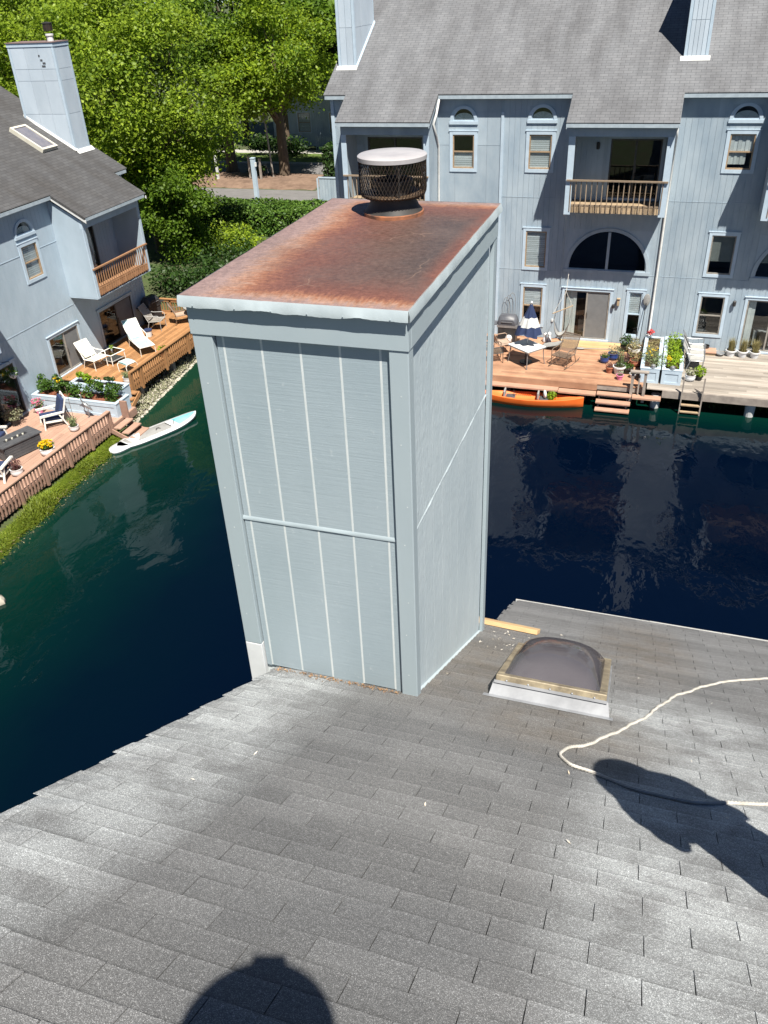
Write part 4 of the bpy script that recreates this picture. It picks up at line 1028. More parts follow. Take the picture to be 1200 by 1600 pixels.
# ------------------------------------------------------------------ house on the left bank
FL = Frame('L', -21.7); FL.mat = MT['siding_left']
hl = thing('house', 'pale grey two storey house with dark roof on the left bank', 'house', (-22, 25, .4))
w0 = (24.0,24.82,4.82,5.98); a0_ = (24.39,6.36,.42,.41); d1_ = (24.15,25.88,.98,2.50); d2_ = (27.36,29.66,.98,2.46); d0_ = (19.9,22.06,.55,2.46)
db = (26.7,28.2,3.95,5.95); opl = [w0, d1_, d2_, d0_, db, arch_hole(*a0_), (16.2,17.9,3.95,5.95)]
wall(hl, FL, 14.0, 30.7, .2, 7.32, opl, MT['siding_left'])
siding(hl, FL, 14.0, 30.62, [.42, 3.27, 5.72, 7.32], opl, MT['siding_left'], gap=.005)
for a, b in ((21.0,26.0),):
    for z in (3.27, 5.72):
        for p, q, _, _ in pieces(a, b, z-.01, z+.01, opl):
            mb = MB(); FL.box(mb, p, q, z-.008, z+.014, .0145, .024); mb.buildw('seam_strip', MT['siding_left'], hl)
mb = MB(); FL.box(mb, 30.62, 30.74, .4, 7.3, .001, .045); mb.buildw('corner_board', MT['trim'], hl)
window(hl, FL, *w0, blind='full', tw=.12); arch_window(hl, FL, *a0_, back='fan', tw=.10)
slider(hl, FL, *d1_, screen=1, frame='grey_frame'); slider(hl, FL, *d2_, screen=1, frame='dark_frame', trim='siding', pane='pane_dark'); slider(hl, FL, *d0_, screen=None, frame='dark_frame', trim='trim')
slider(hl, FL, *db, frame='dark_frame', trim='siding', screen=None, curtain=(27.2,28.1)); slider(hl, FL, 16.2, 17.9, 3.95, 5.95, frame='dark_frame', trim='siding', screen=None)
for a, b in ((25.93,29.66), (16.2,20.42)):
    balcony(hl, FL, a, b, JD, 3.60, 6.48, 7.22, 4.72, 'cedar_balcony', .14, MT['siding_left'], joist_mat='cedar_balcony', header=.30, nbal=24)
    gutter(hl, FL, a-.06, b+.12, 6.60, JD+.17)
    m = MB(); FL.box(m, a+.004, b-.004, 3.56, 3.598, .02, JD-.02); m.buildw('balcony_soffit', MT['trim'], hl)
gutter(hl, FL, 20.5, 25.86, 7.33, .19); gutter(hl, FL, 29.85, 30.75, 7.33, .19)
mb = MB()
def lq(y0, y1, x0, x1): return [(x1,y0,7.38-.583*(x1+21.4)), (x1,y1,7.38-.583*(x1+21.4)), (x0,y1,7.38-.583*(x0+21.4)), (x0,y0,7.38-.583*(x0+21.4))]
mb.slab(lq(13.8, 30.85, -29.4, -21.39), .12)
mb.slab([(-29.4,13.8,12.04),(-29.4,30.85,12.04),(-37,30.85,7.6),(-37,13.8,7.6)], .12)
for a, b in ((25.84,29.92), (16.1,20.5)): mb.slab(lq(a, b, -21.391, -20.10), .10)
mb.buildw('roof', MT['roof_left'], hl)
mb = MB(); mb.box(-36.5,-21.86,30.56,30.70,.3,7.2); mb.hexa([(-36.4,30.56,7.2),(-21.9,30.56,7.2),(-21.9,30.7,7.2),(-36.4,30.7,7.2),(-29.6,30.56,11.75),(-29.2,30.56,11.75),(-29.2,30.7,11.75),(-29.6,30.7,11.75)]); mb.box(-36.5,-21.86,14,14.14,.3,7.2); mb.buildw('gable_wall', MT['siding_left'], hl)
for a, b in ((25.84,29.92),):
    for y in (a+.001, b-.026):
        m = MB(); z0 = 6.62; m.hexa([(-20.1,y,z0-.2),(-20.1,y+.025,z0-.2),(-21.5,y+.025,7.24),(-21.5,y,7.24),(-20.1,y,z0-.101),(-20.1,y+.025,z0-.101),(-21.5,y+.025,7.33),(-21.5,y,7.33)]); m.buildw('barge_board', MT['white'], hl)
cl = far_chimney(hl, -24.88, -22.80, 29.72, 30.66, 11.98, 7.6, [9.52, 10.68, 11.08], 3)
m = MB(); m.lathe([(.12,0),(.12,.16),(.15,.18),(.15,.24),(.10,.25)], (-23.20,30.2,11.98), 16); m.buildw('flue', MT['white'], cl)
m = MB(); m.lathe([(.165,.33),(.175,.34),(.175,.56),(.15,.57),(.15,.34)], (-23.20,30.2,11.98), 14); m.buildw('flue_mesh', MT['flue_mesh'], cl)
m = MB(); m.lathe([(.19,.57),(.19,.60),(0,.63)], (-23.20,30.2,11.98), 14); m.buildw('flue_lid', MT['flue_black'], cl)
for k, (x, z) in enumerate(((-23.55,11.5),(-23.5,11.35),(-23.42,11.25),(-23.48,11.15),(-24.6,11.86))):
    m = MB(); m.box(x, x+.07+.03*k, 29.715, 29.7245, z, z+.06); m.buildw('rot_patch', MT['terracotta'] if k == 4 else MT['charcoal'], cl)
def lp(x, y, n=0): return (x + n*.504, y, 7.38-.583*(x+21.4) + n*.864)
m = MB(); m.hexa([lp(-24.42,29.66,.01),lp(-22.72,29.66,.01),lp(-22.72,29.74,.01),lp(-24.95,29.74,.01),lp(-24.42,29.66,.04),lp(-22.72,29.66,.04),lp(-22.72,29.74,.10),lp(-24.95,29.74,.10)]); m.buildw('chimney_flashing', MT['white'], hl)
m = MB(); m.hexa([lp(-22.79,29.66,.01),lp(-22.62,29.66,.01),lp(-22.62,30.7,.01),lp(-22.79,30.7,.01),lp(-22.79,29.66,.07),lp(-22.62,29.66,.02),lp(-22.62,30.7,.02),lp(-22.79,30.7,.07)]); m.buildw('chimney_flashing', MT['white'], hl)
sk = thing('skylight', 'small flat skylight on the dark roof of the left house', 'skylight', lp(-23.75, 28.6))
for u0, u1, y0, y1 in ((-24.42,-23.12,28.12,28.20), (-24.42,-23.12,28.94,29.02), (-24.42,-24.34,28.202,28.938), (-23.20,-23.12,28.202,28.938)):
    m = MB(); m.hexa([lp(u0,y0,.0),lp(u1,y0,0),lp(u1,y1,0),lp(u0,y1,0),lp(u0,y0,.15),lp(u1,y0,.15),lp(u1,y1,.15),lp(u0,y1,.15)]); m.buildw('frame_bar', MT['cream'], sk)
m = MB(); m.hexa([lp(-24.335,28.205,.08),lp(-23.205,28.205,.08),lp(-23.205,28.935,.08),lp(-24.335,28.935,.08),lp(-24.335,28.205,.12),lp(-23.205,28.205,.12),lp(-23.205,28.935,.12),lp(-24.335,28.935,.12)]); m.buildw('pane', M('smoked_skylight_pane', (.10,.10,.13), (.16,.15,.17), .12, 3, spec=.8), sk)
# ------------------------------------------------------------------ decks
def planks(mb, x0, x1, y0, y1, z, along, w=.14, th=.035, joint=3.0, rg=rnd):
    if along == 'x':
        y = y0
        while y < y1-.01:
            b = min(y+w, y1); x = x0 - rg.uniform(0, joint)
            while x < x1:
                a, c = max(x, x0), min(x+joint, x1)
                if c-a > .02: mb.box(a+.001, c-.001, y+.003, b-.003, z-th+rg.uniform(-.002,.002), z+rg.uniform(-.003,.003), rg.random())
                x += joint
            y = b
    else:
        x = x0
        while x < x1-.01:
            b = min(x+w, x1); y = y0 - rg.uniform(0, joint)
            while y < y1:
                a, c = max(y, y0), min(y+joint, y1)
                if c-a > .02: mb.box(x+.003, b-.003, a+.001, c-.001, z-th+rg.uniform(-.002,.002), z+rg.uniform(-.003,.003), rg.random())
                y += joint
            x = b
def posts(parent, pts, z1, mat, s=.1):
    for x, y in pts:
        m = MB(); m.box(x-s, x+s, y-s, y+s, -1.2, z1); m.buildw('post', mat, parent)
ZR = .80
dk = thing('deck', 'salmon stained wooden deck at the water in front of the townhouses', 'deck', (-4, 30.5, ZR-.04))
m = MB(); planks(m, -12.4, -.02, 28.50, 32.66, ZR, 'x'); kind(m.buildw('deck_planks', MT['salmon_deck'], dk), 'stuff')
m = MB(); m.box(-12.4, -.06, 28.52, 28.56, .58, .762); m.box(-12.4, -.06, 30.4, 30.44, .5, .762); m.buildw('joist', MT['wood_grey'], dk)
for a, b, dz in ((-12.4,-5.6,0), (-5.6,-3.06,.0), (-3.05,-1.70,-.03)):
    m = MB(); m.box(a, b-.006, 28.14, 28.47, .50+dz, .555+dz); m.buildw('ledge_board', MT['salmon_new'], dk)
m = MB(); m.box(-.44, .54, 28.15, 28.47, .49, .55); m.buildw('ledge_board', MT['salmon_new'], dk)
m = MB(); m.box(-12.4, -1.7, 28.46, 28.50, .555, .79); m.buildw('fascia_board', MT['salmon_deck'], dk)
posts(dk, [(-11.5,28.9),(-8.6,28.9),(-5.0,28.9),(-2.2,28.9)], .75, MT['wood_grey'])
m = MB(); planks(m, -3.6, -.1, 31.7, 32.6, ZR+.012, 'x', .14, .010); kind(m.buildw('pale_planks', M('pale_yellow_planks', (.50,.34,.17), (.44,.28,.14), .7, 2, tone=.12), dk), 'stuff')
dg = thing('deck', 'bleached grey wooden deck at the water on the right', 'deck', (3, 30.5, ZR-.04))
m = MB(); planks(m, 0.02, 14, 28.50, 32.66, ZR, 'x', .145); kind(m.buildw('deck_planks', MT['grey_deck'], dg), 'stuff')
x = .0
for L in (1.2, 3.3, 4.2, 5.3):
    m = MB(); m.box(x+.56 if x == 0 else x+.003, x+L, 28.44, 28.495, .52, .79); m.buildw('fascia_board', MT['wood_grey'], dg); x += L
m = MB(); m.box(0.06, 14, 29.9, 29.94, .5, .762); m.buildw('joist', MT['wood_grey'], dg)
MT['pier'] = M('pale_pier_plastic', (.55,.56,.56), (.42,.43,.43), .6, 4)
for x, y in ((.37,28.75), (3.55,28.75), (7.5,28.75)):
    m = MB(); m.lathe([(.15,-1.0),(.16,.0),(.17,.3),(.17,.5)], (x,y,0), 14); m.buildw('pier', MT['pier'], dg)
# steps from the deck to the water
st = thing('steps', 'wooden steps going down to the water from the salmon deck', 'steps', (-1.06, 28.3, 0))
for k, (z, y) in enumerate(((.56,28.44),(.34,28.24),(.12,28.06),(-.08,27.9))):
    m = MB(); m.box(-1.67, -.47, y-.30 if k else y-.28, y, z-.045, z); m.buildw('tread', MT['salmon_new'] if k < 3 else MT['wood_tan'], st)
    m = MB(); m.box(-1.60, -.55, y-.06, y-.03, z-.20, z-.047); m.buildw('riser', MT['wood_grey'], st)
for x in (-1.58, -.60):
    m = MB(); m.bar((x,28.42,.35),(x,27.66,-.45),.05,.16); m.buildw('stringer', MT['wood_grey'], st)
# short hand rail bench
bn = thing('handrail', 'small weathered handrail of two posts beside the water steps', 'handrail', (-.25, 28.5, .5))
for x, y in ((-.50,28.42), (-.07,28.38)):
    m = MB(); m.box(x-.05, x+.05, y-.05, y+.05, .3, 1.42); m.buildw('post', MT['wood_grey'], bn)
m = MB(); m.box(-.29, -.24, 28.40, 28.44, .5, 1.3); m.buildw('picket', MT['wood_grey'], bn)
m = MB(); m.box(-.60, .03, 28.30, 28.48, 1.42, 1.47); m.buildw('top_board', MT['wood_grey'], bn)
# ladder
ld = thing('ladder', 'narrow wooden dock ladder standing in the green water', 'ladder', (1.55, 28.3, 0))
for x in (1.22, 1.90):
    m = MB(); m.bar((x,28.38,-.7),(x,28.36,1.42),.045,.075,up=(0,1,0)); m.buildw('rail', MT['wood_grey'], ld)
for z in (-.42, -.16, .10, .36):
    m = MB(); m.box(1.245, 1.877, 28.30, 28.42, z-.02, z+.02); m.buildw('rung', MT['wood_tan'], ld)
m = MB(); m.bar((1.62,28.5,.95),(1.87,28.36,.88),.05,.05); m.buildw('brace', MT['wood_grey'], ld)

# left: orange deck, pink deck
ZO, ZP = .95, .50
do = thing('deck', 'orange cedar deck with railing beside the left house', 'deck', (-20, 28, ZO-.04))
m = MB(); planks(m, -21.66, -18.46, 24.1, 31.95, ZO, 'y', .14); planks(m, -23.2, -21.66, 30.8, 31.95, ZO, 'y', .14); kind(m.buildw('deck_planks', MT['cedar'], do), 'stuff')
m = MB(); m.box(-18.49, -18.45, 24.1, 31.95, .70, .912); m.buildw('fascia_board', MT['cedar'], do)
posts(do, [(-18.7,25),(-18.7,27.4),(-18.7,29.8)], .9, MT['wood_grey'])
def railing(parent, p, q, zt, zb, mat, sp=.135, post_every=1.8, cap=.14, pw=.04, capm=None):
    p, q = Vector((*p,0)), Vector((*q,0)); L = (q-p).length; d = (q-p)/L; nrm_ = Vector((-d.y, d.x, 0))
    m = MB(); m.bar(p+Vector((0,0,zt-.018)), q+Vector((0,0,zt-.018)), cap, .036); m.buildw('top_rail', capm or mat, parent)
    m = MB(); m.bar(p-nrm_*.03+Vector((0,0,zt-.10)), q-nrm_*.03+Vector((0,0,zt-.10)), .03, .09); m.bar(p-nrm_*.03+Vector((0,0,zb+.24)), q-nrm_*.03+Vector((0,0,zb+.24)), .03, .09); m.buildw('lower_rail', mat, parent)
    n = int(L/sp); pe = max(1, round(post_every/sp))
    for i in range(n+1):
        c = p + d*(L*i/n)
        if i % pe == 0 or i == n:
            m = MB(); m.bar(c+Vector((0,0,zb-.12)), c+Vector((0,0,zt-.037)), .09, .09, up=d); m.buildw('post', mat, parent)
        else:
            m = MB(); o_ = c + nrm_*.012; j = rnd.uniform(-.02,.02); m.bar(o_+Vector((0,0,zb+j)), o_+Vector((0,0,zt-.037)), pw, pw, up=d); m.buildw('picket', mat, parent)
railing(do, (-18.40,31.95), (-18.40,24.15), 1.50, .70, MT['cedar'])
railing(do, (-23.0,31.92), (-18.5,31.92), 1.58, .75, MT['cedar'])
dp = thing('deck', 'pink tan wooden deck with low picket railing at lower left', 'deck', (-19.8, 18, ZP-.04))
m = MB(); planks(m, -21.66, -17.86, 9.5, 23.4, ZP, 'y', .14); kind(m.buildw('deck_planks', MT['pink_deck'], dp), 'stuff')
m = MB(); m.box(-17.90, -17.86, 9.5, 23.4, .22, .462); m.buildw('fascia_board', MT['pink_rail'], dp)
posts(dp, [(-18.1,12),(-18.1,15),(-18.1,18),(-18.1,21)], .45, MT['wood_grey'])
railing(dp, (-17.80,21.75), (-17.80,9.6), 1.13, .34, MT['pink_rail'], .15, 1.2, capm=MT['pink_deck'])
m = MB(); m.box(-17.9, -17.62, 22.55, 22.62, .45, 1.12); m.buildw('post', MT['pink_rail'], dp)
st = thing('steps', 'four open wooden treads going down from the pink deck to the paddleboard', 'steps', (-17.2, 22.1, 0))
for k in range(4):
    x = -17.72+.30*k; z = .48-.15*k; m = MB(); m.box(x, x+.27, 21.72, 22.56, z-.04, z); m.buildw('tread', MT['pink_deck'], st)
for y in (21.70, 22.60):
    m = MB(); m.bar((-17.8,y,.36),(-16.5,y,-.22),.05,.15); m.buildw('stringer', MT['pink_rail'], st)
st = thing('steps', 'short cedar steps between the orange deck and the pink deck', 'steps', (-18.6, 23.8, ZP))
for k in range(3):
    y = 24.08-.24*k; z = ZO-.14*(k+1); m = MB(); m.box(-18.95, -18.10, y-.26, y, z-.04, z); m.buildw('tread', MT['cedar'], st)
for x in (-18.98, -18.07):
    m = MB(); m.bar((x,24.1,.75),(x,23.3,.35),.04,.16); m.buildw('stringer', MT['cedar'], st)

# ------------------------------------------------------------------ planters and potted plants
def pot_profile(r, h, style):
    if style == 'round': return [(r*.6,0),(r*.92,h*.22),(r,h*.6),(r*.93,h*.92),(r*1.0,h),(r*.86,h),(r*.84,h*.9)]
    return [(r*.68,0),(r*.92,h*.80),(r*1.05,h*.82),(r*1.06,h),(r*.90,h),(r*.88,h*.9)]
def potted(label, loc, r, h, pot, leaf, ph, pr, n=160, style='taper', size=.09, flower=None, nf=0, blades=0, seed=1, cat='potted plant', group=None, name='potted_plant'):
    t = thing(name, label, cat, loc, 0, group); rg = random.Random(seed)
    m = MB(); m.lathe(pot_profile(r, h, style), (0,0,0), 18); m.build('pot', MT[pot], t, smooth=True, sharp=50)
    m = MB(); m.lathe([(r*.87,h*.9),(0,h*.92)], (0,0,0), 12); m.build('soil', MT['soil'], t)
    m = MB()
    if blades:
        for _ in range(blades):
            a = rg.uniform(0,6.28); q = r*.6*math.sqrt(rg.random()); m.blade((q*math.cos(a), q*math.sin(a), h*.9), ph*rg.uniform(.6,1.1), pr*1.4, .014, rg, rg.random())
    if n: m.leaves((0,0,h+ph*.5), (pr,pr,ph*.55), n, size, rg, .4)
    for _ in range(5): m.tube([(rg.uniform(-.03,.03),rg.uniform(-.03,.03),h*.88),(rg.uniform(-pr,pr)*.5,rg.uniform(-pr,pr)*.5,h+ph*.7)], .006, 4, cap=False, tone=.2)
    m.build('foliage', MT[leaf], t)
    if flower:
        m = MB()
        for _ in range(nf):
            a = rg.uniform(0,6.28); q = pr*math.sqrt(rg.random()); z = h+ph*(.55+.5*math.sqrt(max(0,1-(q/pr)**2))) + rg.uniform(-.02,.03)
            for _k in range(5): m.leaf((q*math.cos(a)+rg.gauss(0,.015), q*math.sin(a)+rg.gauss(0,.015), z+rg.gauss(0,.012)), .06, rg, .9, .8, rg.random())
        m.build('flowers', MT[flower], t)
    return t
def planter(label, x0, x1, y0, y1, z0, z1, mat, soilmat, panels='front', wallw=.09):
    t = thing('planter', label, 'planter', ((x0+x1)/2, (y0+y1)/2, z0))
    m = MB()
    m.box(x0+.02,x1-.02,y0+.02,y0+wallw,z0,z1-.04); m.box(x0+.02,x1-.02,y1-wallw,y1-.02,z0,z1-.04); m.box(x0+.02,x0+wallw,y0+wallw,y1-wallw,z0,z1-.04); m.box(x1-wallw,x1-.02,y0+wallw,y1-wallw,z0,z1-.04)
    m.buildw('box', mat, t)
    for a, b, c, d_ in ((x0,x1,y0,y0+.13),(x0,x1,y1-.13,y1),(x0,x0+.13,y0+.131,y1-.131),(x1-.13,x1,y0+.131,y1-.131)):
        m = MB(); m.box(a, b, c, d_, z1-.038, z1); m.buildw('cap_board', mat, t, bevel=.006)
    m = MB(); m.box(x0+wallw+.001, x1-wallw-.001, y0+wallw+.001, y1-wallw-.001, z0+.02, z1-.10); m.buildw('soil', soilmat, t)
    for a, b, c, d_ in ((x0+.02,x1-.02,z0,z0+.09),(x0+.02,x1-.02,z1-.16,z1-.05),(x0+.02,x0+.13,z0+.092,z1-.162),(x1-.13,x1-.02,z0+.092,z1-.162)):
        m = MB(); m.box(a, b, y0+.001, y0+.0195, c, d_); m.buildw('panel_trim', mat, t)
    return t
planter('long white planter box with red mulch and leafy shrubs on the pink deck', -21.62, -17.95, 22.42, 23.30, ZP, 1.05, MT['trim'], MT['red_mulch'])
planter('smaller white planter box behind the long one', -20.6, -18.25, 23.36, 23.86, ZP, 1.22, MT['trim'], MT['soil'])
def shrub(label, c, rad, n, size, leaf, flower=None, nf=0, seed=1, group=None, name='shrub', stem=True, cat='shrub'):
    rg = random.Random(seed); t = thing(name, label, cat, (c[0], c[1], c[2]-rad[2]), 0, group)
    m = MB()
    k = max(3, n//60)
    for _ in range(k):
        a = rg.uniform(0,6.28); q = rg.uniform(.2,.8); cc = (rad[0]*q*math.cos(a), rad[1]*q*math.sin(a), rad[2]+rad[2]*rg.uniform(-.5,.7))
        m.leaves(cc, (rad[0]*.42, rad[1]*.42, rad[2]*.42), n//k, size, rg, .45)
    m.build('foliage', MT[leaf], t)
    if stem:
        m = MB()
        for _ in range(4): m.tube([(rg.uniform(-.03,.03),rg.uniform(-.03,.03),0),(rg.uniform(-rad[0],rad[0])*.5,rg.uniform(-rad[1],rad[1])*.5,rad[2]*1.4)], [.012,.005], 5)
        m.build('stem', MT['bark'], t)
    if flower:
        m = MB()
        for _ in range(nf):
            a = rg.uniform(0,6.28); q = math.sqrt(rg.random())*.9; z = rad[2]*(1.2+.7*math.sqrt(max(0,1-q*q)))
            for _k in range(6): m.leaf((rad[0]*q*math.cos(a)+rg.gauss(0,.03), rad[1]*q*math.sin(a)+rg.gauss(0,.03), z+rg.gauss(0,.02)), .09, rg, .8, .8, rg.random())
        m.build('flowers', MT[flower], t)
    return t
gsh = 'leafy shrubs in the long planter'
for k, (x, nm) in enumerate(((-21.25,'leftmost, against the house wall'),(-20.65,'second from the house wall'),(-19.85,'third from the house wall'),(-19.1,'fourth from the house wall'),(-18.35,'last, nearest the water'))):
    shrub('bright green shrub in the long planter, '+nm, (x, 22.86+(k % 2)*.1, 1.20+.07*(k % 2)), (.44,.38,.40), 560, .11, 'leaf_green', 'petal_yellow' if k == 1 else None, 3, 50+k, gsh)
shrub('broad leafed shrub with pale lime leaves in the smaller planter', (-19.9, 23.6, 1.36), (.5,.22,.25), 200, .15, 'leaf_lime', None, 0, 61)
shrub('dark green shrub in the smaller planter near the steps', (-18.9, 23.6, 1.32), (.4,.2,.2), 160, .11, 'leaf_dark', None, 0, 62)
potted('pink flowering plant in a pink pot at the corner of the long planter', (-21.15,22.12,ZP), .16, .22, 'pink_pot', 'leaf_grey', .30, .24, 200, size=.09, flower='petal_pink', nf=26, seed=71)
potted('pale sage bush in a dark pot beside the left sliding door', (-21.38,21.05,ZP), .17, .22, 'black_pot', 'leaf_pale', .42, .38, 480, size=.08, seed=72)
potted('spiky leafed plant in a white bowl beside the navy chair', (-18.95,21.18,ZP), .17, .20, 'white_pot', 'leaf_grey', .34, .22, 50, 'round', .08, None, 0, 90, 73)
potted('bright yellow flowers in a white bowl by the picket railing', (-18.75,19.46,ZP), .25, .24, 'white_pot', 'leaf_green', .20, .26, 160, 'round', .08, 'petal_yellow', 75, 0, 74)
potted('dusky purple plant in a white bowl at the left edge', (-18.85,18.02,ZP), .20, .24, 'white_pot', 'leaf_purple', .30, .20, 120, 'round', .07, None, 0, 60, 75)
potted('grey green plant in a white bowl at the orange deck corner', (-18.72,24.42,ZO), .19, .24, 'white_pot', 'leaf_grey', .22, .22, 170, 'round', .06, None, 0, 40, 76)
potted('lime leafed plant in a terracotta pot by the cedar railing', (-18.68,27.0,ZO), .14, .22, 'terracotta', 'leaf_lime', .24, .24, 110, size=.13, seed=77)
potted('small lime leafed plant by the far end of the cedar railing', (-18.75,29.5,ZO), .11, .16, 'terracotta', 'leaf_lime', .14, .16, 60, size=.10, seed=78)
t = thing('bucket', 'empty white and blue bucket beside the aqua lounger', 'bucket', (-20.62,28.95,ZO))
m = MB(); m.lathe([(.13,0),(.17,.30),(.155,.30),(.12,.03),(0,.03)], (0,0,0), 18); m.build('body', MT['white_pot'], t, smooth=True, sharp=50)
m = MB(); m.lathe([(.171,.25),(.176,.25),(.178,.305),(.150,.306)], (0,0,0), 18); m.build('rim', MT['navy'], t)

# ------------------------------------------------------------------ left deck furniture
def tube_part(t, name, paths, r, mat, n=6):
    m = MB()
    for p in paths: m.tube(p, r, n)
    return m.build(name, MT[mat], t, smooth=True, sharp=60)
def lerp(a, b, t): return tuple(a[i]+(b[i]-a[i])*t for i in range(3))
def strap_panel(t, name, a0, a1, b0, b1, mat, n=10, sag=.02, gap=.15, th=.008):
    """woven straps between two side rails a0-a1 and b0-b1"""
    m = MB()
    for i in range(n):
        f0, f1 = (i+gap*.5)/n, (i+1-gap*.5)/n
        p, q, r_, s_ = lerp(a0,a1,f0), lerp(a0,a1,f1), lerp(b0,b1,f1), lerp(b0,b1,f0)
        mp, mq = lerp(p,s_,.5), lerp(q,r_,.5); mp = (mp[0],mp[1],mp[2]-sag); mq = (mq[0],mq[1],mq[2]-sag)
        for A, B, C, D in ((p,q,mq,mp), (mp,mq,r_,s_)):
            up = (0,0,th); m.hexa([A,B,C,D,vadd(A,up),vadd(B,up),vadd(C,up),vadd(D,up)])
    return m.build(name, MT[mat], t)
def sling_chair(name, label, loc, rz, frame, sling, w=.58, seat_h=.42, back_h=1.0, depth=.55, lean=.28, rocker=False, straps=1, r=.014, group=None, gap=.0, hook=True):
    """tube framed arm chair; faces +y locally"""
    t = thing(name, label, 'chair', loc, rz, group); h = w/2
    for sx in (-1, 1):
        x = sx*h
        tube_part(t, 'leg', [[(x,depth*.5,0),(x,depth*.48,seat_h)]], r, frame); tube_part(t, 'leg', [[(x,-depth*.62,0),(x,-depth*.38,seat_h)]], r, frame)
        tube_part(t, 'side_rail', [[(x,depth*.52,seat_h+.01),(x,-depth*.45,seat_h-.03),(x,-depth*.45-lean*.3,seat_h+.2),(x,-depth*.45-lean,back_h)]], r, frame)
        tube_part(t, 'armrest', [[(x,depth*.49,seat_h),(x,depth*.50,seat_h+.20),(x,depth*.36,seat_h+.245),(x,-depth*.35,seat_h+.225),(x,-depth*.45-lean*.42,seat_h+.26)]], r*1.1, frame)
        if rocker: tube_part(t, 'rocker', [[(x,depth*.8,.06),(x,depth*.4,0.0),(x,-depth*.5,0.0),(x,-depth*1.1,.09)]], r, frame)
    tube_part(t, 'top_rail', [[(-h,-depth*.45-lean,back_h),(h,-depth*.45-lean,back_h)]], r, frame); tube_part(t, 'front_rail', [[(-h,depth*.52,seat_h+.01),(h,depth*.52,seat_h+.01)]], r, frame)
    strap_panel(t, 'seat', (-h,depth*.5,seat_h), (-h,-depth*.45,seat_h-.03), (h,depth*.5,seat_h), (h,-depth*.45,seat_h-.03), sling, straps if straps > 1 else 4, .02, gap if straps > 1 else .004)
    strap_panel(t, 'backrest', (-h,-depth*.47,seat_h), (-h,-depth*.45-lean,back_h-.01), (h,-depth*.47,seat_h), (h,-depth*.45-lean,back_h-.01), sling, straps if straps > 1 else 4, .0, gap if straps > 1 else .004, .01)
    return t
# chaise
def chaise(label, loc, rz):
    t = thing('sun_lounger', label, 'sun lounger', loc, rz); h = .31
    for sx in (-1,1):
        tube_part(t, 'side_rail', [[(sx*h,1.15,.36),(sx*h,-.1,.38),(sx*h,-.75,.98)]], .017, 'white_metal')
        tube_part(t, 'leg', [[(sx*h,1.12,.36),(sx*h,1.12,0)]], .016, 'white_metal'); tube_part(t, 'leg', [[(sx*h,-.15,.38),(sx*h,-.30,0)]], .016, 'white_metal')
        tube_part(t, 'armrest', [[(sx*h,.30,.37),(sx*(h+.02),.28,.58),(sx*(h+.02),-.20,.62),(sx*h,-.40,.66)]], .016, 'white_metal')
    tube_part(t, 'cross_rail', [[(-h,1.15,.36),(h,1.15,.36)],[(-h,-.75,.98),(h,-.75,.98)]], .016, 'white_metal')
    strap_panel(t, 'seat', (-h,1.14,.365), (-h,-.1,.385), (h,1.14,.365), (h,-.1,.385), 'aqua', 8, .03, .002); strap_panel(t, 'backrest', (-h,-.1,.385), (-h,-.745,.98), (h,-.1,.385), (h,-.745,.98), 'aqua', 5, .01, .002)
    return t
chaise('pale aqua sun lounger with white frame on the orange deck', (-20.35,27.75,ZO), R_(-128))
sling_chair('patio_chair', 'cream strap patio chair with white frame beside the left sliding door', (-20.85,25.45,ZO), R_(-105), 'white_metal', 'cream', .60, .40, .98, .62, .40, False, 11, .018, gap=.12)
t = thing('ottoman', 'cream and aqua footstool in front of the cream patio chair', 'ottoman', (-19.35,25.40,ZO), R_(-20))
for sx in (-1,1):
    tube_part(t, 'side_frame', [[(sx*.27,-.24,0),(sx*.27,-.26,.30),(sx*.27,-.18,.38),(sx*.27,.18,.38),(sx*.27,.26,.30),(sx*.27,.24,0)]], .017, 'white_metal')
m = MB(); m.grid([[(x,y,.385+.03*(1-(x/.27)**2)) for x in (-.27,-.15,0,.15,.27)] for y in (-.22,-.08,.08,.22)]); m.grid([[(x,y,.34+.02*(1-(x/.27)**2)) for x in (.27,.15,0,-.15,-.27)] for y in (-.22,-.08,.08,.22)]); m.build('cushion', MT['aqua'], t, smooth=True)
t = thing('side_table', 'low white side table with smoked glass top on the orange deck', 'table', (-20.5,26.1,ZO), R_(-12))
for x, y in ((-.33,-.36),(.33,-.36),(.33,.36),(-.33,.36)): tube_part(t, 'leg', [[(x,y,0),(x*.96,y*.96,.42)]], .018, 'white_metal')
for a, b in (((-.34,-.37),(.34,-.37)),((.34,-.37),(.34,.37)),((.34,.37),(-.34,.37)),((-.34,.37),(-.34,-.37))): tube_part(t, 'top_rail', [[(*a,.43),(*b,.43)]], .02, 'white_metal')
m = MB(); m.box(-.33,.33,-.36,.36,.425,.435); m.build('glass_top', M_glass('smoked_table_glass', (.4,.42,.42), .05, .12), t)
m = MB(); m.box(-.3,.3,-.33,.33,.14,.155); m.build('shelf', MT['grey_sling'], t)
potted('tiny lime plant in a white cup on the side table', (-20.55,26.2,ZO+.438), .055, .09, 'white_pot', 'leaf_lime', .12, .10, 40, size=.08, seed=79)
sling_chair('patio_chair', 'dark sling patio chair with pale arms facing the cedar railing', (-20.72,29.85,ZO), R_(-80), 'pale_sling', 'grey_frame', .6, .42, 1.05, .56, .34)
sling_chair('patio_chair', 'tan sling chair at the far end of the orange deck', (-20.0,30.75,ZO), R_(-55), 'brown_metal', 'tan_sling', .58, .42, .95, .54, .28)
t = thing('patio_table', 'grey topped table at the far end of the orange deck', 'table', (-19.35,31.0,ZO))
